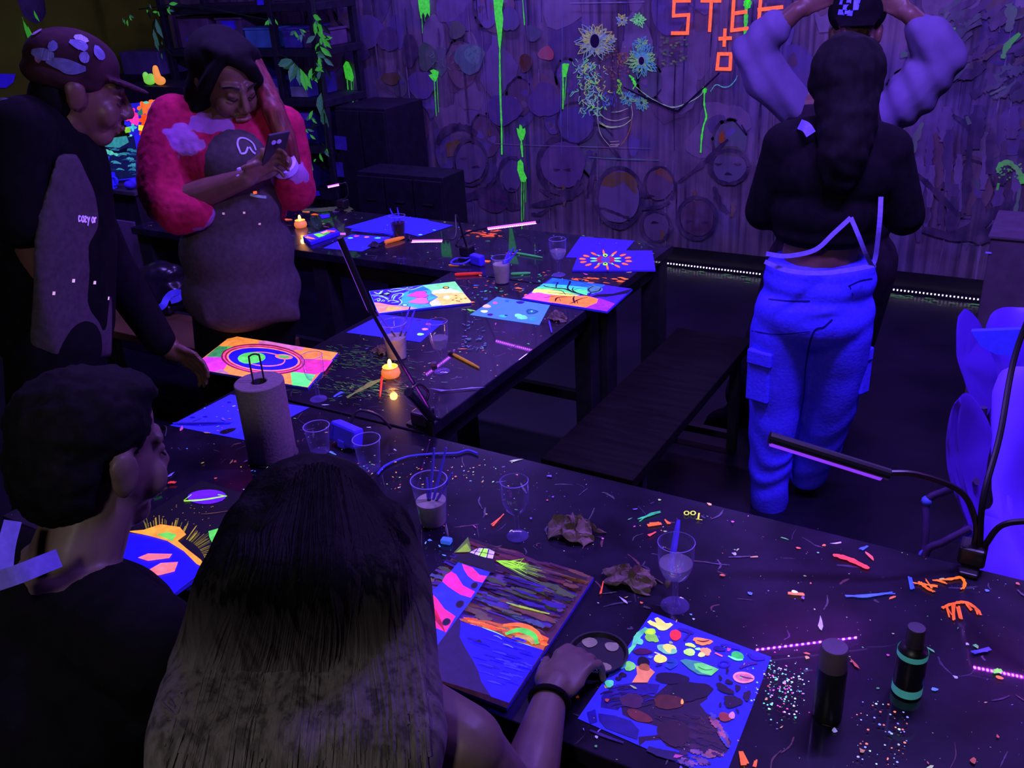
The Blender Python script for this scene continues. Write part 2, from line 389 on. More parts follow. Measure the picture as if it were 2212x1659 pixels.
# floor-level strip of white-violet leds along the wall
t = thing('led_strip', 'thin strip of tiny white leds along the foot of the mural wall', 'led strip', (-.9, YW-.035, 0))
MB().box((-.9, YW-.03, .012), (5.6, .03, .022)).build('casing', 'black_plastic', t)
mb = MB()
for i in range(270): mb.box((-3.6+i*.02, YW-.046, .021), (.006, .006, .007))
stuff(mb.build('led', 'white_led', t))
P = Paint((0, 0, 0), (1, 0, 0), (0, 1, 0))
for i in range(150):
    P.blob(random.uniform(-2.6, .2), YW-.07-abs(random.gauss(0, .05)), random.uniform(.006, .03), random.uniform(.002, .009), (60, 150, 50), .10, metric=True, n=8, jit=.4)
stuff(P.build('floor_paint_flecks', fl))

# ------------------------------------------------------------------ tables
def splatter(P, x0, x1, y0, y1, n, seed=1, smax=.005):
    rnd = random.Random(seed)
    cols = [((255, 120, 40), .55), ((255, 90, 60), .4), ((80, 230, 90), .4), ((90, 160, 255), .5), ((200, 210, 255), .45), ((255, 210, 90), .5), ((120, 90, 230), .35), ((190, 255, 110), .4), ((255, 90, 170), .3)]
    for i in range(n//6):      # dull dried smears
        a = rnd.uniform(0, 2*pi); L_ = rnd.uniform(.008, .06); x, y = rnd.uniform(x0, x1), rnd.uniform(y0, y1)
        q = V((math.cos(a), math.sin(a)))*L_
        x, y = min(max(x, x0+.06), x1-.06), min(max(y, y0+.06), y1-.06)
        P.stroke([(x, y), (x+q.x*.5+rnd.uniform(-.008, .008), y+q.y*.5), (x+q.x, y+q.y)], rnd.uniform(.001, .006), rnd.choice([(84, 74, 92), (66, 62, 84), (56, 48, 70), (76, 80, 78), (96, 66, 66)]), .0, metric=True, jit=.4)
    for i in range(n):
        c, g = rnd.choice(cols); s = .0006+(rnd.random()**6)*smax; x, y = rnd.uniform(x0, x1), rnd.uniform(y0, y1)
        if rnd.random() < .25: s2 = s*rnd.uniform(1.5, 4)
        else: s2 = s*rnd.uniform(.7, 1.3)
        P.blob(min(max(x, x0+s2), x1-s2), min(max(y, y0+s2), y1-s2), s2, s*.8, tuple(int(q_*.75+40) for q_ in c), g*rnd.uniform(.03, .8)**1.6, rot=rnd.uniform(0, pi), jit=.35, n=7, metric=True, hold=(i % 3 > 0))
def table(label, x0, x1, y0, y1, legs, th=.035, ls=.07, rails=True):
    t = thing('work_table', label, 'table', ((x0+x1)/2, (y0+y1)/2, 0))
    MB().box(((x0+x1)/2, (y0+y1)/2, TZ-th/2), (x1-x0, y1-y0, th), bevel=.003).build('tabletop', 'table_top', t)
    for x, y in legs: MB().box((x, y, (TZ-th)/2), (ls, ls, TZ-th), bevel=.004).build('leg', 'black_metal', t)
    if rails:
        for y in (y0+.06, y1-.06): MB().box(((x0+x1)/2, y, TZ-th-.04), (x1-x0-.12, .03, .08)).build('rail', 'black_metal', t)
        for x in (x0+.06, x1-.06): MB().box((x, (y0+y1)/2, TZ-th-.04), (.03, y1-y0-.12, .08)).build('rail', 'black_metal', t)
    return t
AX0, AX1, AY0, AY1 = -2.07, .95, .965, 1.735
BX0, BX1, BY0, BY1 = -2.07, -1.375, 1.745, 2.915
CX0, CX1, CY0, CY1 = -4.02, -1.37, 2.922, 3.555
tabA = table('long paint-speckled dark table nearest the viewer, with the lighthouse picture on it', AX0, AX1, AY0, AY1, [(x, y) for x in (AX0+.06, -.6, AX1-.06) for y in (AY0+.06, AY1-.06)])
tabB = table('middle table joining near and far tables, candle and wine cup on it', BX0, BX1, BY0, BY1, [(x, y) for x in (BX0+.06, BX1-.06) for y in (BY0+.06, BY1-.06)])
tabC = table('far dark table by the mural wall, violet light bars and blank blue sheets on it', CX0, CX1, CY0, CY1, [(x, y) for x in (CX0+.06, -2.8, CX1-.06) for y in (CY0+.06, CY1-.06)], ls=.085)
MB().box((-2.8, CY0+.06, .28), (2.8, .03, .04)).build('stretcher', 'black_metal', tabC)

TOP = lambda: Paint((0, 0, TZ), (1, 0, 0), (0, 1, 0), dz=6e-6)
PA = TOP(); splatter(PA, AX0, AX1, AY0, AY1, 1500, 3)
def smear(P, pts, w, c, g=.4, n=3):
    for k in range(n): P.stroke([(x+random.uniform(-4, 4), y+random.uniform(-3, 3)) for x, y in pts], w*random.uniform(.6, 1.2), c, g*random.uniform(.5, 1), jit=.5)
# marks on the near table, as they lie
smear(PA, [(1800, 1204), (1835, 1212), (1875, 1232)], .012, (255, 80, 60), .55, 4)
for a in ([(1975, 1262), (2000, 1268), (2025, 1270)], [(1985, 1258), (2003, 1275), (2018, 1282)], [(2015, 1260), (2050, 1256), (2075, 1252), (2085, 1268), (2078, 1276)], [(2000, 1255), (2012, 1275)], [(2020, 1256), (2045, 1262)]): smear(PA, a, .006, (255, 130, 25), .6, 2)
for a in ([(2035, 1318), (2055, 1308), (2080, 1306), (2105, 1318), (2115, 1330)], [(2045, 1312), (2052, 1335)], [(2060, 1308), (2056, 1345)], [(2070, 1312), (2072, 1342)], [(2085, 1308), (2095, 1322)]): smear(PA, a, .006, (255, 120, 30), .5, 2)
smear(PA, [(1828, 1292), (1870, 1292), (1930, 1286)], .005, (70, 110, 255), .45, 2)
smear(PA, [(1966, 1252), (1972, 1275)], .006, (60, 100, 255), .5, 2)
smear(PA, [(1705, 1284), (1735, 1286)], .012, (255, 140, 60), .7, 2); PA.blob(1716, 1282, .006, .004, (235, 235, 255), .8)
smear(PA, [(1858, 1190), (1870, 1185)], .008, (60, 90, 255), .7, 3)
smear(PA, [(2100, 1412), (2135, 1408)], .010, (60, 70, 200), .4, 3); smear(PA, [(2145, 1456), (2160, 1452)], .012, (120, 255, 60), .6, 3); PA.blob(2158, 1468, .006, .004, (255, 120, 40), .6)
smear(PA, [(1600, 1630), (1610, 1655)], .016, (255, 120, 40), .7, 3); smear(PA, [(1635, 1648), (1630, 1659)], .008, (255, 120, 40), .6, 2)
smear(PA, [(1400, 1137), (1425, 1133)], .012, (255, 120, 40), .6, 3); smear(PA, [(1380, 1128), (1400, 1115), (1425, 1110)], .005, (60, 220, 110), .4, 2)
smear(PA, [(1440, 1128), (1446, 1134)], .01, (255, 120, 40), .6, 2)
for x in (1483, 1497): PA.ring(x, 1112, 5, 4, .003, (210, 235, 40), .6)
PA.stroke([(1510, 1112), (1508, 1125)], .006, (235, 220, 30), .9); PA.stroke([(1503, 1125), (1517, 1127)], .003, (235, 220, 30), .9)
smear(PA, [(1062, 1137), (1092, 1115)], .006, (255, 100, 30), .5, 2); smear(PA, [(1398, 1160), (1418, 1155)], .006, (255, 90, 70), .5, 2)
smear(PA, [(1295, 1285), (1305, 1262)], .004, (255, 100, 50), .5, 2); smear(PA, [(865, 1130), (885, 1125)], .012, (50, 210, 110), .35, 3)
for i in range(170):
    x, y = random.gauss(1690, 32), random.gauss(1488, 32); PA.blob(x, y, *( [random.uniform(.0006, .0022)]*2), random.choice([(190, 255, 190), (120, 230, 170), (235, 235, 255), (255, 90, 170), (90, 240, 150)]), random.uniform(.3, .9), n=6, jit=.3)
for i in range(60):
    x, y = random.uniform(1850, 1960), random.uniform(1520, 1659); PA.blob(x, y, *([random.uniform(.0006, .0025)]*2), random.choice([(190, 255, 190), (160, 190, 255), (255, 150, 80)]), random.uniform(.2, .7), n=6)
for i in range(90):
    x, y = random.uniform(520, 1120), random.uniform(1000, 1060); PA.blob(x, y, random.uniform(.001, .004), random.uniform(.0008, .002), random.choice([(255, 170, 50), (255, 200, 80), (120, 180, 255), (150, 255, 100)]), random.uniform(.3, .8), n=7, rot=random.random()*3, jit=.4)
for x, y, c in ((340, 1072, (60, 220, 70)), (352, 1052, (255, 170, 60)), (372, 1048, (255, 70, 60)), (432, 1292, (130, 240, 60))): smear(PA, [(x-7, y), (x+7, y-2)], .012, c, .6, 3)
for x, y in ((880, 1190), (905, 1195), (920, 1178), (950, 1185), (960, 1205)): PA.blob(x, y, .005, .0015, (100, 160, 255), .8, rot=random.random()*3)
stuff(PA.build('paint_splatter', tabA, 'wet_paint'))

PB = TOP(); splatter(PB, BX0, BX1, BY0, BY1, 420, 5, .004)
for i in range(520):            # green dry-brushed scuffs
    x, y = (random.gauss(770, 62), random.gauss(776, 13)) if i % 2 else (random.gauss(790, 55), random.gauss(838, 12))
    if onz(x, y, TZ).x < BX0+.03 or y < 703-(x-760)*.5+10: continue
    PB.stroke([(x, y), (x+random.uniform(4, 16), y+random.uniform(-1, 4))], random.uniform(.001, .0045), random.choice([(70, 150, 60), (60, 120, 60), (90, 140, 50)]), random.uniform(.01, .12), jit=.6)
smear(PB, [(750, 860), (800, 835), (840, 815)], .012, (120, 150, 60), .1, 3)
smear(PB, [(725, 858), (738, 850)], .012, (70, 80, 255), .5, 3)
for i in range(70):
    x, y = random.uniform(1020, 1230), random.uniform(590, 650); PB.blob(x, y, random.uniform(.002, .012), random.uniform(.001, .005), random.choice([(60, 200, 120), (60, 120, 220), (90, 90, 160), (255, 130, 40), (60, 150, 90)]), random.uniform(.1, .45), rot=random.random()*3, jit=.4, n=8)
for x, y in ((1018, 655), (1120, 625), (1140, 640), (1350, 605)): PB.blob(x, y, .014, .007, (255, 125, 40), .7, jit=.4)
smear(PB, [(1010, 668), (1022, 672)], .012, (110, 230, 50), .7, 2)
for i in range(26): PB.blob(random.uniform(1235, 1345), random.uniform(602, 618), random.uniform(.006, .02), random.uniform(.003, .007), (255, 120, 40), random.uniform(.2, .6), jit=.4, n=9)
for i in range(40): PB.blob(random.uniform(990, 1050), random.uniform(690, 760), random.uniform(.002, .012), random.uniform(.001, .004), random.choice([(70, 120, 130), (110, 110, 160), (70, 150, 120)]), random.uniform(.05, .25), rot=random.random()*3, jit=.5, n=8)
for k in range(8): PB.stroke([(930+k*3, 842+k), (970, 846), (1020+k*4, 840)], .002, (130, 120, 170), .05, jit=.5)
stuff(PB.build('paint_splatter', tabB, 'wet_paint'))
PC = TOP(); splatter(PC, CX0, CX1, CY0, CY1, 700, 9, .006)
for i in range(30): PC.blob(random.uniform(1010, 1080), random.uniform(498, 512), random.uniform(.006, .02), random.uniform(.003, .01), (255, 110, 40), random.uniform(.2, .5), jit=.4, n=9)
for x, y, c in ((680, 464, (255, 120, 30)), (662, 458, (255, 140, 60)), (622, 475, (255, 120, 60)), (725, 458, (70, 40, 110)), (980, 573, (255, 130, 40)), (1050, 565, (255, 130, 40))): PC.blob(x, y, .022, .012, c, .5, jit=.3)
PC.poly([(690, 465), (712, 463), (712, 470), (695, 473)], (60, 20, 240), .5)
smear(PC, [(630, 452), (690, 455), (740, 450), (760, 456)], .05, (90, 110, 60), .06, 4)
stuff(PC.build('paint_splatter', tabC, 'wet_paint'))

# ------------------------------------------------------------------ benches
def bench(label, x0, x1, y0, y1, m, z=.45):
    t = thing('bench', label, 'bench', ((x0+x1)/2, (y0+y1)/2, 0))
    MB().box(((x0+x1)/2, (y0+y1)/2, z-.02), (x1-x0, y1-y0, .04), bevel=.004).build('seat', m, t)
    for y in (y0+.12, y1-.12):
        for x in (x0+.03, x1-.03): MB().box((x, y, (z-.04)/2), (.035, .035, z-.04)).build('leg', 'black_metal', t)
        MB().box(((x0+x1)/2, y, .06), (x1-x0-.06, .03, .03)).build('crossbar', 'black_metal', t)
    return t
bench('long dark bench on the right of the middle table', -1.29, -.97, 2.22, 3.42, 'bench_wood')
bench('warm brown bench end sticking out behind the woman in the red sweater', -3.9, -2.75, 2.42, 2.70, 'bench_top_warm')
bench('dark bench under the two seated painters at the near table', -1.9, -.2, .42, .74, 'bench_wood')

# ------------------------------------------------------------------ clamp lamps with violet led bars
def led_bar(t, a, b, down, r=.011, dots=18, side=True):
    a, b, down = V(a), V(b), V(down).normalized(); ax = (b-a).normalized(); down = (down-ax*down.dot(ax)).normalized(); s = ax.cross(down)
    dep = 1.5 if side else 1.2; h = MB().tube([a-ax*.006, b+ax*.012], r, 12).build('lamp_housing', 'black_plastic', t)
    mb = MB(); q = []
    for k in range(7):
        th = pi*k/6; q.append(s*math.cos(th)*r*.92+down*(math.sin(th)*r*(dep-.45)+r*.45))
    mb.prism([a+p for p in q], ax, (b-a).length); mb.build('diffuser', 'uv_side' if side else 'uv_tube', t)
    mb = MB(); L_ = (b-a).length
    for i in range(dots):
        p = a+ax*L_*(i+.5)/dots+down*(r*dep-.0014); mb.box(p, (.005, .005, .003), frame(ax, down))
    stuff(mb.build('led', 'uv_led_down' if side else 'uv_led', t))
    mb = MB(); mb.prism([a+ax*.004+down*(r*dep-.0012)+s*r*.2, a+ax*.004+down*(r*dep-.0012)-s*r*.2, b-ax*.004+down*(r*dep-.0012)-s*r*.2, b-ax*.004+down*(r*dep-.0012)+s*r*.2], down, .0008); mb.build('light_strip', 'uv_down' if side else 'uv_tube', t)
    return h
def clamp(t, p, d=(0, 1, 0)):
    p = V(p); d = V(d)
    mb = MB(); mb.box(p+V((0, 0, .03)), (.05, .05, .04), bevel=.006); mb.box(p+V((0, 0, .006))-d*.025, (.035, .05, .01), bevel=.003); mb.box(p+d*.018+V((0, 0, -.03)), (.03, .014, .1), bevel=.003); mb.box(p+V((0, 0, -.075))-d*.02, (.035, .07, .012), bevel=.003)
    mb.build('clamp', 'black_plastic', t)
def neck(t, pts, r=.006): MB().tube(catmull(pts, 8), r, 8).build('gooseneck', 'black_plastic', t, True)

# near right lamp on the back edge of the near table
c0 = V((-.03, AY1+.008, TZ)); t = thing('clamp_lamp', 'black gooseneck clamp lamp at right whose violet bar hangs over the speckled near table', 'lamp', c0, 'clamp lamps')
clamp(t, c0)
a, b = V((-.405, 1.60, 1.035)), V((-.205, 1.665, .972))
led_bar(t, a, b, (-.05, .12, -1), r=.012)
neck(t, [b, b+V((.06, .03, -.006)), c0+V((-.04, .0, .16)), c0+V((-.005, 0, .10)), c0+V((0, 0, .045))])
e1 = VP(.02, 1.9)(2195, 760, .1)
neck(t, [c0+V((.01, 0, .045)), c0+V((.0, .01, .15)), VP(.02, 1.86)(2160, 940), e1, e1+V((.03, .06, .16))])
led_bar(t, e1+V((.03, .06, .16)), e1+V((.20, .16, .22)), (0, -.3, -1))
neck(t, [c0+V((.015, 0, .045)), c0+V((.05, -.01, .12)), c0+V((.16, -.03, .15)), c0+V((.3, -.1, .13))])
led_bar(t, c0+V((.3, -.1, .13)), c0+V((.46, -.2, .12)), (-.2, 0, -1))

# middle lamp on the corner of the middle table
c0 = V((BX1-.02, BY0+.03, TZ)); t = thing('clamp_lamp', 'gooseneck clamp lamp at the middle table corner, tall dark bar leaning left', 'lamp', c0, 'clamp lamps')
clamp(t, c0, (1, 0, 0))
pl = VP(c0.x, c0.y); a = pl(800, 668, -.02); b = pl(738, 522, -.06)
led_bar(t, a, b, (-.55, .3, -.35), r=.008)
neck(t, [c0+V((0, 0, .045)), pl(925, 880), pl(880, 805), pl(838, 735), a], .005)
a2 = pl(932, 902, -.03); b2 = pl(886, 852, -.10)
led_bar(t, a2, b2, (-.8, .5, -.3), r=.012, dots=8)
neck(t, [c0+V((0, 0, .045)), pl(948, 905, -.01), a2], .005)
neck(t, [c0+V((.0, .0, .05)), pl(925, 850, .02), pl(905, 830, 0), pl(890, 840, -.02)], .004)

# far lamp where the middle and far tables meet
c0 = onz(1010, 556, TZ); t = thing('clamp_lamp', 'clamp lamp on the far table with two lit violet bars', 'lamp', c0, 'clamp lamps')
clamp(t, c0)
pl = VP(c0.x, c0.y); a, b = V((-1.82, 2.83, .989)), V((-1.63, 2.86, 1.022))
led_bar(t, a, b, (-.1, -1, -.75), r=.007, dots=24, side=False)
neck(t, [c0+V((0, 0, .045)), pl(985, 530, .0), pl(1005, 505, .0), a], .004)
a2, b2 = V((-1.903, 2.64, .988)), V((-1.936, 2.506, 1.021)); led_bar(t, a2, b2, (.8, -.6, -.75), r=.0065, dots=18, side=False)
neck(t, [c0+V((0, 0, .045)), c0.lerp(a2, .35)+V((0, 0, .15)), a2-(b2-a2)*.5+V((0, 0, .01)), a2], .004)
neck(t, [c0+V((.01, 0, .045)), pl(1018, 520, .05), pl(1012, 535, .05), pl(1003, 575, .0)], .004)
neck(t, [c0+V((.02, 0, .01)), pl(1060, 545, .1), pl(1110, 520, .2), pl(1150, 505, .3)], .003)
c0 = V((-4.0, 3.5, TZ)); c0 = onz(742, 452, TZ); t = thing('clamp_lamp', 'small lit violet bar far back beside the dark cabinet', 'lamp', c0, 'clamp lamps')
clamp(t, c0); pl = VP(c0.x, c0.y); a, b = pl(708, 403), pl(732, 398)
led_bar(t, a, b, (-.3, -1, -.3), r=.007, dots=8, side=False); neck(t, [c0+V((0, 0, .045)), pl(752, 420), pl(748, 396), b+(b-a)*.2, b], .003)

# ------------------------------------------------------------------ pictures and papers on the tables
OR, PK, GR, YE, BL, CY_, RD, WH, DK, NV = (255, 140, 50), (255, 90, 190), (90, 235, 80), (245, 225, 70), (45, 60, 255), (90, 220, 255), (255, 50, 90), (235, 225, 255), (8, 4, 16), (25, 15, 160)
def sheet(name, label, cat, corners, th=.0006, m='paper', z=0., group=None, paint=None, part='sheet', metric=False, dz=3e-5):
    q = [V(c) if metric else onz(c[0], c[1], TZ+th+z+.0008) for c in corners]
    if len(q) == 3: q.append(q[0]+q[2]-q[1])
    zt = TZ+th+z+.0008; q = [V((p.x, p.y, zt)) for p in q]; c = sum(q, V())/4; c.z = zt-th
    t = thing(name, label, cat, c, group)
    MB().prism([p-V((0, 0, th)) for p in q], (0, 0, 1), th).build(part, m, t)
    if paint:
        P = Paint((0, 0, zt), (1, 0, 0), (0, 1, 0), dz); paint(P, q); P.build('picture', t) if 'canvas' in part else P.build('paint_dabs', t) if paint is palette else P.build_each('paint_dab', t)
    return t
CAN = dict(th=.007, m='canvas_edge', part='canvas')

def lighthouse(P, q):
    P.add([V((p.x, p.y)) for p in q], (66, 32, 56), .45); P.m = (860, 1140, 3.95)
    rnd = random.Random(4); x0, x1 = q[0].x, q[1].x; y1, y0 = q[0].y, q[2].y; W, H = x1-x0, y1-y0
    X = lambda u: x0+W*u; Y = lambda v: y1-H*v
    for i in range(330):       # streaky dusk sky
        v = rnd.random()*.60; u = rnd.random(); L_ = rnd.uniform(.05, .3); u0, u1 = max(.01, u-L_/2), min(.99, u+L_/2)
        if v < .14: c = rnd.choice([(80, 30, 40), (30, 8, 18), (90, 55, 40), (60, 22, 52)])
        elif v < .36: c = rnd.choice([(45, 25, 120), (30, 12, 70), (40, 10, 30), (75, 45, 110), (60, 70, 40)])
        else: c = rnd.choice([(60, 40, 130), (70, 35, 60), (95, 80, 60), (55, 30, 110), (100, 60, 50), (60, 75, 110)])
        P.stroke([(X(u0), Y(v)), (X((u0+u1)/2), Y(v+rnd.uniform(-.006, .006))), (X(u1), Y(v+rnd.uniform(-.01, .01)))], rnd.uniform(.004, .016), c, .5, metric=True, jit=.3)
    P.poly([(600, 110), (480, 245), (632, 240)], (90, 120, 30), .5); P.poly([(590, 165), (500, 240), (630, 238)], (140, 190, 30), .6)
    for k in range(26): a = rnd.uniform(-.02, .55); L_ = rnd.uniform(150, 460); P.stroke([(840, 317), (840+L_*.5*math.cos(a), 317+L_*.5*math.sin(a)), (840+L_*math.cos(a*.85), 317+L_*math.sin(a*.85)+20)], rnd.uniform(.002, .006), rnd.choice([(110, 170, 30), (80, 110, 40), (70, 90, 60)]), rnd.uniform(.25, .65), taper=.8, jit=.3)
    for k in range(14): P.stroke([(840, 317), (960+rnd.uniform(-30, 40), 340+rnd.uniform(-20, 50)), (1060+rnd.uniform(0, 60), 390+rnd.uniform(-90, 60))], .003, (150, 235, 30), .75, taper=.9)
    for k in range(8): x = rnd.uniform(900, 1150); P.stroke([(x, 670+(x-900)*.25), (x+90, 700+(x-900)*.25), (x+170, 725+(x-900)*.22)], .004, (150, 190, 40), .7, jit=.4)
    # sunset and sea
    P.poly([(528, 815), (760, 830), (960, 880), (1120, 900), (1290, 985), (1240, 1090), (900, 960), (700, 890), (530, 830)], (190, 95, 25), .55)
    for k in range(60): x = rnd.uniform(560, 1180); y = 845+(x-560)*.24+rnd.uniform(-45, 35); P.stroke([(x, y), (x+60, y+14), (x+110, y+34)], rnd.uniform(.003, .008), rnd.choice([(255, 130, 30), (200, 90, 30), (150, 110, 40), (255, 100, 25), (130, 70, 40)]), .7, jit=.4)
    P.stroke([(900, 880), (1040, 875), (1170, 930), (1230, 1010)], .012, (255, 115, 25), .95); P.stroke([(920, 955), (1040, 920), (1150, 965), (1190, 1040)], .014, (80, 220, 60), .8); P.stroke([(1000, 975), (1110, 985), (1160, 1040)], .012, (190, 160, 60), .7)
    P.stroke([(720, 900), (840, 945), (960, 1010), (1080, 1045), (1200, 1085)], .005, (150, 255, 190), .9, taper=.7)
    P.poly([(525, 815), (545, 850), (700, 892), (850, 950), (1000, 1015), (1245, 1095), (950, 1545), (795, 1490), (700, 1350), (640, 1180), (560, 1040), (528, 980)], (20, 12, 250), .85)
    for k in range(70): x = rnd.uniform(600, 1100); y = rnd.uniform(1000, 1400); P.stroke([(x-60, y-14), (x, y), (x+60, y+20)], rnd.uniform(.002, .005), rnd.choice([(14, 6, 190), (10, 4, 140), (50, 50, 255)]), .7, jit=.4) if 560+(y-980)*.42 < x-60 and x+60 < 1245-(y-1090)*.62 and x+60 < 1180 else 0
    for a in (((820, 975), (850, 980), (890, 1005)), ((900, 1045), (940, 1055), (985, 1078))): P.stroke(a, .002, (130, 150, 255), .8)
    P.poly([(670, 1025), (700, 1005), (722, 1030)], DK, .1)
    # rocks, tower
    P.poly([(517, 815), (540, 850), (530, 985), (580, 1080), (640, 1180), (690, 1280), (715, 1370), (795, 1490), (300, 1340), (300, 1100)], (28, 10, 66), .55)
    P.poly([(517, 345), (790, 430), (655, 640), (520, 815), (310, 1100), (130, 960), (90, 860), (190, 700), (290, 600), (390, 505)], (35, 40, 255), .95)
    P.poly([(550, 358), (640, 392), (700, 455), (762, 465), (725, 520), (655, 505), (600, 462), (565, 405)], (255, 45, 130), .95)
    P.poly([(410, 455), (460, 425), (500, 450), (560, 545), (660, 598), (625, 650), (540, 625), (440, 560), (382, 510)], (255, 40, 140), .95)
    P.poly([(195, 700), (285, 605), (340, 660), (400, 745), (495, 810), (415, 945), (330, 910), (250, 830), (190, 740)], (255, 40, 120), .95)
    for a, b_, s in ((655, 545, 30), (532, 705, 36), (418, 858, 34)): P.pblob(a, b_, s*1.15, s*.9, (60, 20, 90), .4, rot=-.6, jit=.03); P.pblob(a, b_, s*.9, s*.7, DK, 0, rot=-.6, jit=.03)
    for k in range(16): P.stroke([(205+k*8, 690+k*4), (260+k*8, 780+k*6), (380+k*2, 900+k*4)], .0012, (190, 20, 40), .4)
    P.poly([(485, 310), (520, 290), (590, 280), (620, 250), (700, 215), (770, 222), (830, 245), (822, 340), (850, 400), (820, 432), (720, 400), (560, 345), (495, 335)], DK, 0)
    P.pblob(790, 220, 28, 16, DK, 0, jit=.05)
    P.poly([(615, 262), (690, 225), (775, 232), (828, 258), (812, 318), (740, 305), (660, 280)], (195, 170, 245), .9)
    P.poly([(715, 230), (765, 232), (770, 262), (752, 306), (690, 290)], (160, 255, 60), 1.)
    for a in (((690, 225), (650, 282)), ((735, 228), (700, 295)), ((778, 236), (760, 312)), ((640, 252), (740, 268), (822, 285))): P.stroke(a, .002, DK, 0, taper=0)
c = [(1010, 1168), (1283, 1247), (1095, 1530)]
sheet('painting', 'canvas of a red and blue striped lighthouse above a blue sea', 'painting', c, paint=lighthouse, **CAN)

def space(P, q):
    P.add([V((p.x, p.y)) for p in q], (8, 5, 12), .1); P.m = (0, 900, 2.186)
    rnd = random.Random(6)
    P.poly([(600, 548), (740, 565), (820, 600), (900, 650), (970, 722), (765, 880), (500, 900), (480, 640)], (20, 10, 235), .8)
    for k in range(70):
        f = rnd.random(); b0 = V((690, 545)).lerp(V((985, 715)), f)+V((math.sin(f*pi)*60, -math.sin(f*pi)*40)); a = -1.9+f*2.1
        P.stroke([b0, b0+V((math.cos(a), math.sin(a)))*rnd.uniform(40, 85)], .004, rnd.choice([(150, 140, 25), (190, 170, 30), (110, 110, 20)]), .7, taper=.8, smooth=False)
    P.poly([(600, 545), (680, 538), (760, 512), (850, 525), (880, 560), (840, 590), (880, 625), (950, 680), (978, 722), (930, 700), (870, 640), (790, 590), (700, 565)], (255, 165, 40), .9)
    P.poly([(740, 560), (790, 548), (835, 560), (815, 592)], (110, 225, 70), .9)
    P.poly([(652, 670), (700, 650), (815, 652), (800, 672), (700, 685)], (255, 120, 110), .9); P.poly([(690, 735), (760, 695), (842, 690), (825, 735), (760, 752), (705, 758)], (255, 125, 110), .9)
    P.pblob(978, 382, 92, 34, (95, 25, 205), .9, rot=-.04, jit=.02); P.stroke([(868, 400), (905, 372)], .004, (150, 255, 50), .8); P.stroke([(870, 402), (960, 396), (1070, 378)], .007, (170, 255, 60), .95, taper=.3); P.stroke([(1030, 372), (1072, 380)], .006, (150, 255, 50), .8)
    P.poly([(985, 545), (1030, 532), (1058, 560), (1050, 605), (1005, 605), (990, 575)], (90, 230, 70), .9); P.pblob(1040, 622, 38, 18, (255, 170, 50), .9)
    for k in range(30): P.blob(rnd.uniform(680, 1100), rnd.uniform(420, 520), .002, .001, (200, 150, 60), rnd.uniform(.2, .6), n=6, rot=rnd.random()*3)
    P.stroke([(950, 465), (1000, 462), (1080, 450)], .002, (130, 100, 40), .5)
a, b_ = onz(434, 1037, TZ+.008), onz(350, 1302, TZ+.008)
sheet('painting', 'black canvas of a ringed purple planet and a blue globe with yellow spikes', 'painting', [a, (b_.x, a.y, 0), b_, (a.x, b_.y, 0)], paint=space, metric=True, **CAN)

def ovals(P, q):               # plain nested ovals on colour blocks
    P.add([V((p.x, p.y)) for p in q], (255, 150, 60), .85); P.m = (400, 710, 6.144)
    P.poly([(440, 232), (650, 238), (690, 275), (560, 380), (520, 400), (275, 370)], (80, 220, 90), .75); P.poly([(440, 232), (560, 240), (520, 380), (275, 370)], (70, 180, 90), .5)
    P.poly([(270, 375), (480, 380), (560, 470), (500, 560), (380, 572), (62, 530), (65, 500)], (215, 60, 190), .8); P.poly([(380, 572), (480, 540), (600, 600), (560, 600)], (180, 130, 140), .6)
    P.poly([(980, 165), (1060, 160), (1580, 250), (1560, 290), (1200, 280), (960, 230)], (215, 120, 160), .75)
    P.poly([(1560, 400), (1960, 420), (1860, 560), (1730, 610), (1440, 590), (1400, 540)], (235, 60, 140), .8); P.poly([(1400, 570), (1730, 610), (1625, 775), (1420, 750)], (90, 245, 100), .95)
    for rx, ry, c in ((560, 208, (120, 20, 60)), (540, 192, (235, 80, 130)), (510, 176, (150, 20, 60)), (488, 166, (255, 140, 100)), (462, 150, (30, 20, 255))): P.pblob(1035, 405, rx, ry*.96, c, .85, rot=.08, jit=.012, n=40)
    P.pblob(1035, 405, 300, 96, (255, 130, 90), .85, rot=.08, jit=.02, n=30); P.pblob(1035, 405, 280, 84, (35, 25, 255), .85, rot=.08, jit=.02, n=30)
    P.pblob(880, 390, 185, 76, (90, 225, 85), .9, rot=-.06, jit=.03, n=24)
    P.pblob(1310, 375, 120, 34, (255, 135, 95), .85, rot=.08, jit=.03); P.pblob(1310, 375, 78, 20, (95, 200, 90), .8, rot=.08, jit=.03)
c = [(500, 725), (730, 762), (665, 837), (411, 795)]
sheet('painting', 'neon canvas of nested ovals on orange, green and pink blocks', 'painting', c, paint=ovals, **CAN)

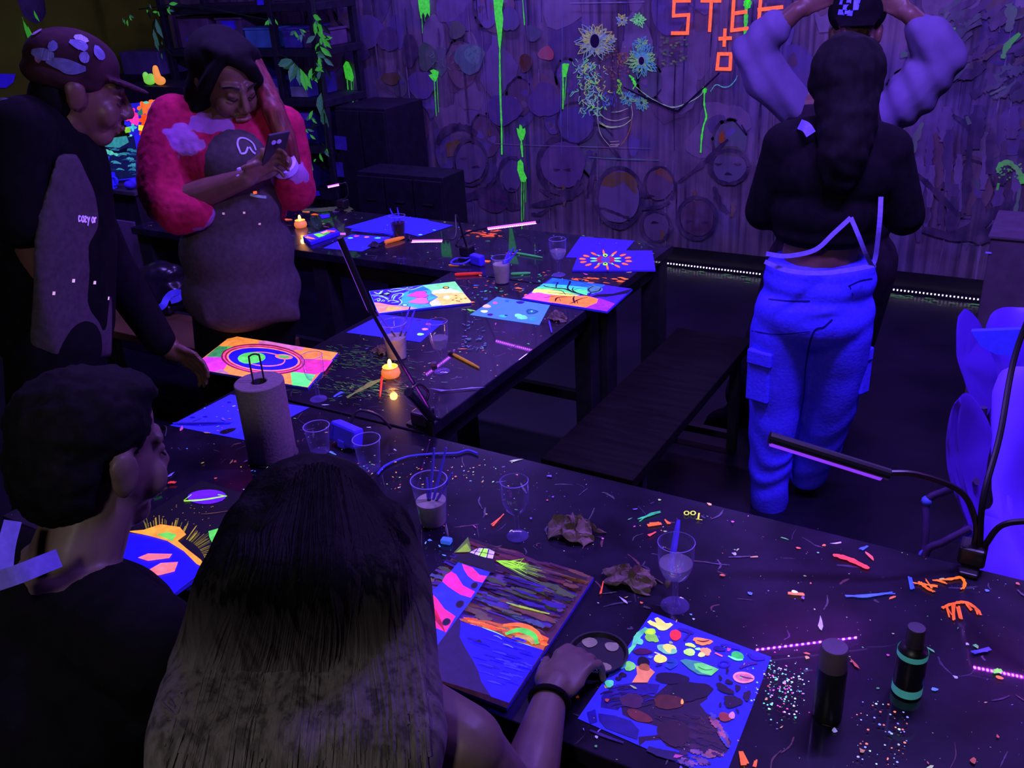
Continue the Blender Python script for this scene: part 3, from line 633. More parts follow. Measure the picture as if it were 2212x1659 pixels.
def hearts(P, q):
    P.add([V((p.x, p.y)) for p in q], (70, 150, 255), .8); P.m = (780, 590, 8.508)
    P.poly([(1130, 228), (1725, 152), (1880, 350), (1600, 360), (1310, 370), (1260, 300)], (120, 245, 120), .85); P.poly([(1310, 320), (1600, 270), (1880, 350), (1870, 380), (1600, 370), (1300, 370)], (200, 255, 215), .9)
    P.poly([(1290, 370), (1880, 360), (2022, 520), (2010, 545), (1500, 595), (1290, 520), (1420, 440)], (255, 215, 90), .9); P.poly([(1250, 540), (1400, 470), (1480, 590), (1300, 605)], (255, 220, 225), .95)
    P.poly([(1240, 420), (1400, 440), (1210, 520), (1250, 600), (1030, 640), (840, 620), (720, 480), (760, 360), (960, 280), (1140, 240), (1260, 300), (1300, 340)], (60, 175, 255), .9, smooth=False); P.poly([(900, 300), (1150, 250), (1260, 310), (1100, 330), (860, 380)], (35, 120, 255), .8)
    P.poly([(155, 335), (480, 295), (1130, 228), (960, 290), (770, 370), (740, 470), (740, 560), (690, 590), (520, 590), (240, 535)], (60, 25, 225), .75)
    P.poly([(240, 540), (330, 545), (520, 585), (900, 625), (1040, 650), (320, 735)], (255, 150, 110), .9); P.poly([(500, 610), (760, 640), (600, 690), (440, 690)], (255, 200, 80), .8)
    for a in ([(190, 410), (330, 390), (400, 320)], [(240, 350), (320, 380), (370, 330)], [(490, 320), (600, 345), (820, 300)], [(540, 310), (640, 285), (800, 290), (860, 262)], [(580, 330), (700, 320), (800, 300)], [(230, 425), (380, 420), (510, 505)], [(330, 430), (440, 450), (510, 470)], [(560, 470), (600, 400), (740, 372), (770, 400), (690, 470)], [(590, 495), (620, 430), (680, 400)], [(490, 530), (560, 500), (690, 530), (560, 545)], [(690, 590), (750, 540), (710, 480)], [(240, 495), (330, 470), (350, 495)], [(370, 525), (410, 490)], [(410, 525), (440, 500)], [(820, 310), (960, 300), (1120, 240)], [(850, 290), (950, 265)], [(300, 495), (320, 520), (360, 490)]): P.stroke(a, .006, (150, 215, 255), .95, taper=.5)
    P.poly([(280, 405), (420, 370), (500, 350), (560, 375), (520, 400), (500, 440), (460, 405)], DK, .0); P.poly([(410, 388), (480, 360), (530, 375), (470, 398)], (150, 225, 130), .8)
    for dy, c in ((0, (235, 70, 200)), (118, (255, 105, 225))):
        h = [(840, 420), (930, 380), (1020, 340), (1110, 335), (1190, 345), (1200, 370), (1165, 390), (1215, 400), (1228, 425), (1180, 445), (1080, 450), (950, 440)]
        h = [(x+(dy*.18), y+dy) for x, y in h]
        P.poly([(1030+(x-1030)*1.06, 395+dy+(y-395-dy)*1.1) for x, y in h], (70, 10, 120), .5); P.poly(h, c, .95)
    P.pblob(1562, 270, 62, 24, (40, 30, 0), .1, jit=.03); P.pblob(1562, 268, 40, 15, (220, 190, 40), .8, jit=.03); P.pblob(806, 590, 58, 27, (10, 40, 120), .5, jit=.02); P.pblob(806, 590, 44, 18, (150, 235, 255), .95, jit=.02)
    P.pblob(1575, 448, 58, 28, (200, 255, 240), .95)
    for x, y in ((1745, 418), (1750, 465), (1765, 515), (1800, 518), (1690, 500), (1840, 485), (1920, 470)): P.pblob(x, y, 24, 8, (170, 110, 40), .6, jit=.3)
    for k in range(16): x = 1200+k*34; P.stroke([(x, 245-(x-1200)*.08), (x+12, 238-(x-1200)*.08)], .003, (30, 120, 40), .4)
c = [(797, 629), (983, 608), (1018, 653), (817, 677)]
sheet('painting', 'canvas of two pink hearts on blue beside yellow, green and violet patterns', 'painting', c, paint=hearts, **CAN)

def tree(P, q):
    P.add([V((p.x, p.y)) for p in q], (55, 25, 245), .75); P.m = (1000, 580, 5.53)
    P.poly([(1070, 112), (1700, 195), (1620, 260), (1350, 215), (960, 200)], (25, 95, 255), .85); P.poly([(960, 180), (1130, 190), (1640, 240), (1560, 300), (1000, 230), (900, 225)], (60, 200, 230), .85)
    P.poly([(900, 218), (1050, 215), (1500, 260), (1480, 320), (1300, 300), (860, 245)], (80, 230, 110), .9); P.poly([(855, 243), (1050, 250), (1400, 320), (1300, 335), (820, 290)], (215, 240, 90), .9)
    P.poly([(800, 300), (900, 285), (1080, 320), (1060, 410), (710, 352)], (245, 90, 170), .9); P.poly([(1050, 315), (1300, 330), (1480, 325), (1640, 370), (1630, 440), (1480, 470), (1020, 400)], (255, 130, 40), .9)
    P.poly([(1620, 350), (1815, 420), (1720, 512), (1460, 470), (1600, 410)], (150, 40, 220), .8); P.pblob(1570, 250, 95, 45, (70, 130, 130), .6)
    P.poly([(1530, 335), (1700, 342), (1960, 300), (2030, 240), (1800, 300), (1600, 310)], (10, 6, 30), .1)
    for a, w_ in (([(1640, 350), (1480, 325), (1380, 300), (1310, 280), (1220, 245), (1110, 235), (1000, 218), (960, 200)], .010), ([(1320, 285), (1250, 235), (1275, 175), (1275, 150), (1200, 145)], .008), ([(1275, 165), (1380, 158), (1450, 175), (1560, 215)], .004), ([(1115, 235), (1115, 200), (1130, 170), (1060, 165)], .006), ([(1130, 178), (1150, 155)], .004), ([(1390, 305), (1310, 262), (1320, 225)], .005), ([(1310, 262), (1380, 240), (1420, 235)], .004), ([(1230, 315), (1170, 265), (1040, 262)], .004), ([(1400, 320), (1200, 300), (1010, 285)], .004), ([(1500, 330), (1530, 290), (1620, 270), (1650, 230)], .007), ([(1530, 290), (1500, 250), (1560, 210)], .005)): P.stroke(a, w_, (8, 12, 30), .0, taper=.6)
    for a, w_ in (([(1490, 345), (1390, 370), (1310, 410), (1270, 420)], .007), ([(1330, 330), (1320, 370), (1340, 420)], .007), ([(1250, 340), (1130, 350), (1100, 395)], .008), ([(1150, 355), (1170, 395)], .004), ([(1100, 325), (1010, 345), (960, 350)], .004), ([(1360, 375), (1370, 420)], .006)): P.stroke(a, w_, (60, 5, 10), .1, taper=.6)
c = [(1192, 600), (1366, 624), (1312, 673), (1127, 644)]
sheet('painting', 'rainbow canvas with a bare black tree hanging over the table edge', 'painting', c, paint=tree, **CAN)

def mandala(P, q):
    P.m = (1180, 500, 8.508); C0 = (1090, 525)
    for k in range(14):
        a = 2*pi*k/14+.15; R_ = (430, 128); x, y = C0[0]+R_[0]*math.cos(a), C0[1]+R_[1]*math.sin(a)
        P.pblob(x, y, 72, 22, (120, 30, 60), .5, rot=math.atan2(math.sin(a)*.28, math.cos(a)), jit=.05); P.pblob(x, y, 60, 17, (255, 110, 55), .9, rot=math.atan2(math.sin(a)*.28, math.cos(a)), jit=.1)
    for k in range(20): a = 2*pi*k/20; P.stroke([(C0[0]+250*math.cos(a), C0[1]+75*math.sin(a)), (C0[0]+350*math.cos(a), C0[1]+110*math.sin(a))], .006, (15, 25, 140) if k % 2 else (40, 60, 255), .5, taper=.8)
    for k in range(8): a = 2*pi*k/8+pi/8; P.pblob(C0[0]+235*math.cos(a), C0[1]+62*math.sin(a), 70, 14, (110, 235, 110), .8, rot=math.atan2(math.sin(a)*.2, math.cos(a)), jit=.1)
    for k in range(12): a = 2*pi*k/12; P.pblob(C0[0]+140*math.cos(a), C0[1]+52*math.sin(a), 55, 15, (170, 20, 90), .6, rot=math.atan2(math.sin(a)*.3, math.cos(a)), jit=.1)
    P.pblob(C0[0], C0[1], 88, 44, (75, 60, 200), .6, jit=.02)
    for y in (445, 605): P.pblob(1085, y, 46, 28, (140, 245, 50), .95, jit=.03); P.pblob(1085, y+(8 if y < 500 else -8), 18, 12, DK, 0, jit=.03)
c = [(1253, 541), (1409, 541), (1416, 583), (1236, 583)]
sheet('painting', 'pale blue canvas with a dotted orange and green mandala', 'painting', c, paint=mandala, th=.007, m='paper_dim', part='canvas')
sheet('paper_sheet', 'blank blue sheet lying partly under the mandala canvas', 'paper', [(1254, 511), (1371, 520), (1336, 558), (1222, 556)], m='paper_dim', z=0)

# colour-mixing sheets
def palette(P, q):
    P.m = (1200, 1300, 4.424); rnd = random.Random(12)
    def B_(x, y, rx, ry, c, g=.9, rot=0, j=.12): P.pblob(x, y, rx, ry, c, g, rot, j, 20)
    dk = (14, 4, 28)
    P.poly([(940, 900), (1080, 780), (1260, 770), (1430, 780), (1480, 800), (1450, 930), (1380, 980), (1440, 1060), (1560, 1150), (1600, 1220), (1680, 1340), (1640, 1440), (1500, 1500), (1380, 1440), (1230, 1440), (1060, 1380), (1010, 1320), (860, 1330), (800, 1380), (790, 1290), (1000, 1270), (1000, 1200), (900, 1170), (760, 1140), (640, 1080), (620, 960), (680, 880), (800, 870)], (26, 8, 40), .35)
    P.poly([(440, 900), (560, 800), (760, 770), (1000, 790), (960, 890), (780, 880), (640, 920), (600, 1040), (430, 1010)], (20, 8, 110), .5)
    for k in range(60): x, y = rnd.uniform(1020, 1560), rnd.uniform(1080, 1400); P.stroke([(x-80, y-20), (x, y+rnd.uniform(-20, 20)), (x+70, y+rnd.uniform(0, 50))], rnd.uniform(.003, .01), rnd.choice([(38, 8, 30), (24, 6, 40), (50, 20, 50), (14, 4, 20), (44, 18, 28)]), .35, jit=.4)
    for k in range(24): x, y = rnd.uniform(460, 900), rnd.uniform(800, 1000); P.stroke([(x-50, y+20), (x, y), (x+70, y-6)], rnd.uniform(.002, .006), rnd.choice([(18, 6, 80), (30, 10, 120), (16, 4, 50)]), .45, jit=.4)
    B_(1110, 735, 165, 55, (10, 2, 40), .2, .05); B_(1290, 860, 200, 90, (8, 2, 26), .1, -.1); B_(1080, 960, 150, 70, (70, 28, 12), .5, .05); B_(730, 950, 110, 70, (55, 22, 58), .45, .1); B_(800, 1095, 130, 50, (90, 32, 30), .5, .35); B_(1130, 1260, 160, 120, (36, 6, 22), .35, .3); B_(1210, 960, 14, 26, (255, 170, 60), .8)
    P.poly([(410, 1070), (560, 1090), (720, 1140), (800, 1230), (780, 1320), (640, 1270), (480, 1210), (420, 1140)], (16, 6, 110), .45); P.poly([(300, 1060), (380, 1030), (400, 1150), (330, 1170)], (16, 6, 130), .4)
    P.stroke([(880, 1405), (1010, 1450), (1150, 1480), (1280, 1515)], .018, (18, 8, 70), .4); P.stroke([(330, 1230), (480, 1290), (650, 1350)], .006, (30, 10, 90), .5)
    for k in range(26): x, y = rnd.uniform(1200, 1560), rnd.uniform(1430, 1560); P.stroke([(x-40, y-14), (x, y), (x+50, y+16)], rnd.uniform(.004, .01), rnd.choice([(120, 80, 140), (50, 20, 70), (90, 60, 120), (140, 80, 90)]), .45, jit=.5)
    for k in range(20): x = rnd.uniform(1480, 1640); y = 1080+(x-1480)*1.5+rnd.uniform(-30, 60); P.stroke([(x-30, y-30), (x, y), (x+20, y+40)], rnd.uniform(.004, .008), rnd.choice([(150, 80, 110), (110, 55, 90), (60, 60, 150)]), .5, jit=.5)
    # clean dabs
    for a in ([(890, 190), (940, 220), (1010, 230), (1110, 225)], [(960, 160), (1000, 200), (1070, 260)], [(960, 235), (1030, 260), (1110, 215)]): P.stroke(a, .013, (245, 225, 110), .95)
    B_(905, 300, 52, 42, (150, 225, 40), .9, .3, .2); B_(920, 345, 66, 45, (120, 195, 60), .8, .5, .2); B_(905, 295, 34, 24, (175, 245, 40), 1, .3, .2); B_(808, 390, 32, 28, (85, 205, 140), .8); P.stroke([(740, 440), (790, 330), (870, 255)], .012, (80, 200, 130), .7); P.stroke([(690, 510), (710, 470), (760, 420)], .008, (90, 220, 130), .8)
    B_(1146, 325, 54, 52, (235, 40, 40), .9, 0, .04); P.stroke([(1170, 265), (1250, 280), (1320, 310)], .01, (35, 15, 130), .5); P.stroke([(1230, 375), (1290, 300)], .008, (30, 12, 110), .5)
    B_(1405, 385, 92, 34, (255, 130, 60), .95, .12, .2); P.stroke([(1350, 375), (1410, 388), (1470, 375)], .004, (110, 40, 10), .3)
    P.stroke([(1240, 415), (1290, 418), (1335, 440)], .009, (190, 255, 80), .95); B_(1280, 488, 54, 34, (180, 255, 100), .95, .1, .1); B_(1435, 480, 54, 34, (255, 150, 90), .95, .3, .2); B_(1395, 512, 34, 24, (230, 215, 110), .9); B_(1360, 458, 26, 12, (150, 255, 210), .9); P.stroke([(1525, 495), (1595, 528)], .006, (255, 110, 110), .9)
    B_(1565, 455, 60, 22, (22, 8, 120), .4, .2); P.stroke([(1580, 415), (1680, 435), (1765, 460)], .009, (26, 10, 150), .5); P.stroke([(1840, 500), (1900, 545), (2000, 550)], .010, (24, 10, 150), .5); P.stroke([(1760, 640), (1840, 600), (1930, 590)], .008, (50, 12, 120), .5)
    B_(1738, 525, 62, 42, (40, 185, 70), .9, .3, .06); P.stroke([(1650, 525), (1730, 560), (1790, 560)], .005, (110, 255, 170), .95); P.ring(1610, 600, 50, 30, .004, (30, 10, 150), .5)
    B_(1065, 460, 95, 44, (110, 190, 140), .8, .2); B_(1090, 452, 66, 40, (215, 215, 90), .9, .3); B_(1130, 480, 30, 26, (120, 200, 130), .8)
    P.poly([(730, 480), (800, 450), (870, 455), (940, 490), (860, 510), (780, 510)], (60, 8, 60), .5); P.stroke([(945, 490), (1000, 510)], .005, (200, 200, 190), .8); B_(1000, 552, 62, 40, (250, 215, 85), .95, .1, .08)
    B_(710, 622, 54, 46, (110, 205, 90), .85); B_(640, 610, 34, 40, (60, 130, 190), .7); P.stroke([(640, 550), (660, 580)], .012, (100, 220, 110), .8); B_(840, 585, 62, 52, (4, 6, 10), 0, .6, .06); P.poly([(770, 620), (900, 640), (950, 680), (900, 740), (880, 780), (730, 780), (780, 700)], (210, 125, 80), .75); B_(850, 635, 55, 34, (150, 80, 35), .7, .2)
    P.poly([(1190, 570), (1240, 555), (1380, 580), (1500, 640), (1560, 650), (1490, 715), (1360, 700), (1280, 650)], (55, 140, 120), .6); P.poly([(1320, 600), (1400, 590), (1530, 640), (1560, 655), (1490, 712), (1400, 690), (1340, 650)], (95, 210, 90), .85); P.stroke([(1360, 630), (1430, 660), (1500, 655)], .003, (40, 150, 60), .6); P.stroke([(1080, 560), (1120, 590), (1070, 640)], .02, (25, 60, 150), .5)
    B_(1795, 732, 104, 54, (240, 140, 140), .85, .1, .04); B_(1795, 732, 80, 38, (200, 110, 130), .7, .1, .1); P.stroke([(1760, 715), (1820, 735), (1890, 745)], .004, (110, 40, 90), .4)
    for x, y, rx, ry, r_ in ((1640, 665, 14, 30, 0), (1575, 735, 14, 26, -.4), (1655, 772, 40, 18, .2), (1740, 830, 26, 30, 0), (1615, 840, 92, 34, .5), (1690, 960, 90, 58, .1), (1830, 905, 36, 50, .3), (1575, 990, 12, 22, 0), (1740, 1050, 10, 30, -.5), (645, 705, 40, 18, .1), (605, 740, 30, 16, 0)): B_(x, y, rx, ry, (14, 2, 30), .15, r_, .25)
    B_(1620, 1110, 66, 42, (130, 45, 35), .6, .2); B_(1685, 1095, 30, 34, (200, 120, 150), .7); B_(515, 790, 42, 36, (70, 190, 130), .8); P.stroke([(960, 620), (1020, 600)], .008, (20, 10, 120), .4)
c = [(1408, 1322), (1666, 1419), (1562, 1690), (1248, 1552)]
sheet('mixing_sheet', 'blue paper palette covered in paint dabs beside the reaching hand', 'paper', c, paint=palette, dz=1.2e-5)
def cyan_dabs(P, q):
    P.m = (1000, 580, 5.53)
    for x, y, rx, ry, c, g in ((385, 410, 28, 12, (255, 80, 130), .8), (285, 450, 48, 20, (255, 190, 130), .95), (255, 512, 44, 16, (215, 240, 255), .95), (325, 552, 36, 15, (60, 10, 110), .6), (525, 390, 26, 14, (20, 110, 200), .6), (685, 405, 50, 16, (25, 15, 120), .5), (820, 516, 75, 30, (20, 75, 110), .6), (820, 516, 46, 16, (25, 120, 120), .6), (822, 512, 12, 9, CY_, .9), (660, 560, 44, 20, (110, 235, 255), .95), (710, 585, 62, 24, (100, 225, 250), .9), (840, 605, 50, 28, (50, 150, 220), .7), (480, 568, 50, 15, (60, 190, 220), .8), (515, 562, 20, 9, (20, 60, 110), .6)): P.pblob(x, y, rx, ry, c, g, jit=.15)
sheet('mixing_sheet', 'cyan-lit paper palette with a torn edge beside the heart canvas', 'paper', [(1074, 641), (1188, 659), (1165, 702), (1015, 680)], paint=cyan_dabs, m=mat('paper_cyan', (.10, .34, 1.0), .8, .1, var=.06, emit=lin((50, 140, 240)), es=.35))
def blue_dabs(P, q):
    for x, y, r_, c in ((918, 711, .012, (255, 140, 140)), (908, 722, .013, (150, 240, 90)), (925, 700, .010, (200, 60, 140)), (905, 692, .009, (50, 10, 90)), (868, 688, .007, (40, 20, 120))): P.blob(x, y, r_, r_*.8, c, .85)
sheet('mixing_sheet', 'blue paper palette under the cup of brushes on the middle table', 'paper', [(825, 679), (960, 694), (908, 739), (748, 718)], paint=blue_dabs)
def dark_marks(P, q):
    P.m = (0, 500, 2.911); P.poly([(1060, 1215), (1300, 1205), (1470, 1200), (1440, 1215), (1250, 1225)], NV, .3); P.pblob(1430, 1255, 52, 14, DK, 0, rot=-.25); P.pblob(1210, 1170, 18, 6, NV, .2); P.pblob(1290, 1165, 16, 6, NV, .2); P.pblob(1440, 1075, 14, 6, NV, .2)
sheet('mixing_sheet', 'bright blue sheet with dark brush marks half behind the paper towel roll', 'paper', [(498, 852), (668, 880), (532, 951), (368, 919)], paint=dark_marks)

# far table sheets
g = 'blank sheets on the far table'
sheet('paper_sheet', 'wide blank blue sheet behind the dark cup of brushes', 'paper', [(842, 463), (926, 474), (846, 509), (745, 491)], group=g)
sheet('paper_sheet', 'blank blue sheet lying topmost at the right of the far stack', 'paper', [(908, 473), (978, 487), (905, 511), (862, 500)], group=g, z=.001, paint=lambda P, q: [P.blob(908, 507, .010, .007, (120, 220, 255), .9), P.blob(938, 497, .009, .006, (60, 190, 200), .8)])
sheet('paper_sheet', 'pale-cornered blank sheet lowest of the far stack', 'paper', [(760, 495), (842, 506), (850, 508), (757, 498)], group=g)
def c_dabs(P, q):
    for x, y, r_, c in ((757, 514, .014, (110, 220, 255)), (770, 510, .014, (230, 60, 120)), (792, 512, .013, (255, 130, 100)), (816, 514, .016, (70, 200, 240)), (745, 520, .010, (50, 20, 140))): P.blob(x, y, r_, r_*.8, c, .85)
sheet('mixing_sheet', 'blue paper palette with coloured dabs on the far table', 'paper', [(760, 506), (846, 512), (782, 543), (698, 536)], paint=c_dabs)

# ------------------------------------------------------------------ cups, glasses, candles, tools
def lab(x, y): return onz(x, y, TZ+.0012)
def tumbler(label, p, r=.038, h=.105, fill=None, fh=.5, group='plastic cups'):
    t = thing('plastic_cup', label, 'cup', p, group); r0 = r*.74
    MB().lathe([(0, .001), (r0, .001), (r, h)], 28, p).build('wall', 'clear_plastic', t, True)
    MB().lathe([(r, h-.001), (r+.0018, h-.0005), (r+.0018, h+.001), (r, h+.0012)], 28, p, close=True).build('rim', 'clear_rim', t, True)
    if fill:
        rr = lambda z: (r0+(r-r0)*z/h)-.0012
        MB().lathe([(0, .003), (rr(.003), .003), (rr(h*fh), h*fh), (0, h*fh)], 28, p).build('liquid', fill, t, True)
    return t
def wine(label, p, r=.031, h=.135, fill=None, group='clear wine cups'):
    t = thing('wine_cup', label, 'cup', p, group)
    MB().lathe([(0, .004), (r*.8, .0015), (r*.82, .0), (0, 0)], 24, p).build('foot', 'clear_plastic', t, True)
    MB().lathe([(.010, .003), (.0055, .012), (.005, h*.36), (.0085, h*.41)], 16, p).build('stem', 'clear_plastic', t, True)
    MB().lathe([(.0085, h*.41), (r*.72, h*.5), (r*.95, h*.64), (r, h*.8), (r, h)], 26, p).build('bowl', 'clear_plastic', t, True)
    MB().lathe([(r, h-.001), (r+.0012, h), (r, h+.001)], 26, p, close=True).build('rim', 'clear_rim', t, True)
    if fill: MB().lathe([(0, h*.42), (r*.68, h*.5), (r*.91, h*.63), (r*.93, h*.68), (0, h*.68)], 24, p).build('drink', fill, t, True)
    return t
mat('uv_stick', (.10, .06, .85), .4, .4, var=.15); mat('pale_wine', (.35, .33, .42), .1, .5, var=.1, alpha=.35)
mat('red_pen', (.6, .03, .02), .4, emit=lin((235, 40, 30)), es=.35); mat('green_pen', (.05, .4, .1), .4, emit=lin((60, 170, 70)), es=.25); mat('orange_pen', (.6, .2, .03), .4, emit=lin((255, 120, 20)), es=.4); mat('ochre_wood', (.40, .22, .02), .5, emit=lin((190, 130, 20)), es=.2)
def brush(label, a, b, m='uv_stick', r=.0032, tip=True, group='paint brushes', kind='paint_brush'):
    a, b = V(a), V(b); d = (b-a).normalized(); t = thing(kind, label, kind.split('_')[-1], a, group)
    MB().tube([a, a+(b-a)*.1, a+(b-a)*.75, b], [r*.8, r*1.1, r, r*.6], 8).build('handle', m, t, True)
    if tip:
        MB().tube([a-d*.018, a], [r*1.0, r*.9], 8).build('ferrule', 'black_metal', t, True); MB().tube([a-d*.034, a-d*.026, a-d*.018], [r*.25, r*1.1, r*.95], 8).build('bristles', 'tissue', t, True)
    return t
def in_cup(p, h, tops, labels, m='uv_stick', pl=None, r=.0032):
    pl = pl or VP(p[0], p[1])
    for (bx, by, tx, ty, off), lb in zip(tops, labels):
        a = pl(bx, by, off*.3); b = pl(tx, ty, off); a.z = max(a.z, p[2]+.045); brush(lb, a, b, m, r, group='brushes standing in cups')
# near table
p = lab(936, 1128); tumbler('clear cup of murky water with four blue brushes on the near table', p, .040, .112, 'murky_water', .52)
in_cup(p, .11, [(928, 1078, 938, 968, 0), (936, 1080, 964, 967, .01), (944, 1080, 977, 1022, -.01), (925, 1078, 922, 1032, .01)], ['tall blue brush leaning left in the near cup', 'tall blue brush leaning right in the near cup', 'short blue brush lying against the near cup rim', 'thin blue brush at the left of the near cup'])
p = lab(1118, 1158); wine('empty clear wine cup between the brush cup and crumpled tissue', p, .030, .142)
p = lab(1458, 1308); wine('clear wine cup with a little pale wine beside the paint palette', p, .034, .148, 'pale_wine')
a = VP(p.x, p.y)(1448, 1190, .05); brush('violet brush leaning behind the wine cup near the palette', V((a.x, a.y, TZ+.045)), VP(p.x, p.y+.06)(1466, 1122, .05), 'uv_stick', .006)
p = lab(692, 975); tumbler('empty clear cup between paper towel roll and power adapter', p, .033, .075)
p = lab(800, 1012); tumbler('empty clear cup just behind the blonde head', p, .034, .085)
# middle table
p = lab(858, 772); tumbler('clear cup of brown water with three brushes near the candle', p, .041, .12, 'murky_water', .6)
in_cup(p, .12, [(845, 715, 812, 670, 0), (868, 715, 886, 662, 0), (878, 716, 896, 670, .01)], ['blue brush leaning left in the brown-water cup', 'thin blue brush leaning right in the brown-water cup', 'thick blue brush rightmost in the brown-water cup'])
p = lab(955, 802); wine('half-full clear wine cup standing by the candle', p, .030, .165, 'pale_wine')
p = lab(688, 862); wine('empty clear wine cup standing beside the neon ovals canvas', p, .031, .14)
p = lab(1085, 610); tumbler('white cup of straight blue sticks near the hearts canvas', p, .036, .10, 'murky_water', .75)
in_cup(p, .10, [(1086, 572, 1101, 540, 0), (1090, 572, 1110, 535, 0), (1092, 574, 1118, 540, .01), (1088, 574, 1106, 545, .02)], ['left blue stick brush in the white cup', 'longest blue stick brush in the white cup', 'right blue stick brush in the white cup', 'rear blue stick brush in the white cup'], r=.004)
p = lab(1207, 594); wine('small clear wine cup left of the mandala canvas', p, .033, .145, 'pale_wine')
# far table
p = lab(863, 515); tumbler('dark-filled cup with two thin brushes on the far table', p, .036, .105, 'dark_water', .7)
in_cup(p, .1, [(856, 482, 842, 450, 0), (864, 482, 858, 448, 0)], ['blue brush leaning left in the dark cup', 'pale brush standing upright in the dark cup'])

def candle(label, p, s=1.):
    t = thing('candle', label, 'candle', p, 'tea lights')
    MB().lathe([(0, 0), (.022*s, 0), (.026*s, .008*s), (.024*s, .018*s), (.020*s, .024*s), (.021*s, .028*s), (.0175*s, .028*s), (.0165*s, .02*s), (0, .02*s)], 24, p).build('glass', 'candle_glass', t, True)
    f = MB(); f.ell(p+V((0, 0, .036*s)), (.0055*s, .0055*s, .013*s)); f.build('flame', 'flame', t, True)
    l = bpy.data.lights.new('candle_light', 'POINT'); l.energy = .32*s; l.color = (1, .38, .06); l.shadow_soft_size = .012; o = bpy.data.objects.new('candle_light', l); COL.objects.link(o); o.location = p+V((0, 0, .058*s))
candle('lit orange tea light on the middle table', lab(845, 812), 1.15); candle('small lit tea light on the far table', lab(650, 490), 1.2)

def lying(label, a, b, m, r=.004, kind='paint_brush', tip=True, z=0): return brush(label, V(lab(*a))+V((0, 0, r+z)), V(lab(*b))+V((0, 0, r+z)), m, r, tip, None, kind)
lying('red pencil lying beside the candle', (826, 812), (821, 860), 'red_pen', .0035, 'colour_pencil', False)
lying('yellow wooden brush lying right of the candle', (980, 768), (1035, 797), 'ochre_wood', .0045)
lying('red pen lying at the far end of the middle table', (983, 596), (1042, 593), 'red_pen', .006, 'marker_pen', False)
lying('green pen lying right of the white cup', (1104, 594), (1146, 592), 'green_pen', .005, 'marker_pen', False)
lying('long green brush lying across the far table', (1115, 548), (1172, 558), 'green_pen', .004)
lying('orange marker lying in front of the dark cup', (832, 527), (873, 517), 'orange_pen', .009, 'marker_pen', False)
lying('thin violet brush lying by the torn palette', (1186, 695), (1192, 720), 'uv_stick', .003)
lying('thin dark pencil lying across the blue sheet', (374, 917), (485, 914), 'violet_wood', .0025, 'colour_pencil', False, z=.002)

# bottles
def bottle(label, p, r, h, cap, bands):
    t = thing('paint_bottle', label, 'bottle', p, 'paint bottles')
    MB().lathe([(0, 0), (r*.92, 0), (r, .004), (r, h*.62), (r*.9, h*.69), (r*.55, h*.73), (r*.55, h*.75), (0, h*.75)], 28, p).build('body', 'black_plastic', t, True)
    MB().lathe([(0, h*.74), (r*cap, h*.74), (r*cap, h*.98), (r*cap*.9, h), (0, h)], 28, p).build('cap', 'bottle_cap', t, True)
    for z0, z1, m_ in bands: MB().lathe([(r*1.01, h*z0), (r*1.012, h*z1)], 28, p).build('band', m_, t, True)
mat('bottle_cap', (.03, .02, .035), .45, .4); mat('cyan_band', (.12, .5, .5), .5, emit=lin((70, 190, 190)), es=.18); mat('dim_cap', (.09, .055, .10), .6)
bottle('black paint bottle with two cyan bands at the right of the near table', lab(1958, 1492), .024, .135, .62, [(.02, .14, 'cyan_band'), (.58, .66, 'cyan_band')])
t_ = lab(1786, 1545); t = thing('paint_bottle', 'plain black paint bottle with a greyish cap beside the palette', 'bottle', t_, 'paint bottles')
MB().lathe([(0, 0), (.022, 0), (.0235, .004), (.0235, .10), (.0215, .105)], 28, t_).build('body', 'black_plastic', t, True); MB().lathe([(.0225, .104), (.0215, .142), (.0195, .145), (0, .145)], 28, t_).build('cap', 'dim_cap', t, True)

# paper towel roll on its wire holder
p = lab(590, 985); t = thing('paper_towel_roll', 'big paper towel roll on a wire holder on the near table', 'paper towel', p); R_, h_ = .062, .215
MB().lathe([(.02, .008), (R_, .008), (R_, h_), (R_-.002, h_+.002), (.022, h_+.002), (.02, h_)], 40, p, close=True).build('roll', 'towel', t, True)
MB().lathe([(.0195, .009), (.0195, h_+.001), (.0185, h_+.001), (.0185, .009)], 24, p, close=True).build('core', 'box_dark', t, True)
MB().lathe([(0, 0), (.066, 0), (.066, .004), (.06, .007), (0, .007)], 36, p).build('base', 'black_metal', t, True)
pl = VP(p.x, p.y); lx, rx = pl.r*-.013, pl.r*.013; z = lambda v: V((0, 0, v))
MB().tube(catmull([p+lx+z(.006), p+lx+z(.15), p+lx+z(.275), p+lx*.7+z(.288), p+z(.291), p+rx*.7+z(.288), p+rx+z(.275), p+rx+z(.15), p+rx+z(.006)], 5), .0022, 8).build('wire_loop', 'black_metal', t, True)

# power adapters and cables
p = lab(752, 962); t = thing('power_adapter', 'blue-white power adapter block lying behind the blonde head', 'adapter', p)
d = (lab(797, 978)-lab(712, 940)).normalized(); rot = Matrix((d, V((-d.y, d.x, 0)), V((0, 0, 1)))).transposed(); rot = rot @ Matrix.Rotation(-.25, 3, 'X')
MB().box(p+V((0, 0, .034)), (.10, .036, .055), rot, .008).build('body', 'white_plastic', t); MB().box(p+V((.0, -.012, .012)), (.028, .03, .022), rot, .004).build('plug', 'white_plastic', t)
MB().tube(catmull([p+V((-.01, .03, .05)), p+V((0, .06, .075)), p+V((.04, .09, .055)), p+V((.06, .11, .01))], 6), .004, 8).build('plug_cord', 'black_plastic', t, True)
pts = [lab(x, y)+V((0, 0, .004)) for x, y in ((815, 1028), (835, 1008), (880, 990), (930, 984), (985, 982), (1010, 976), (1032, 983))]
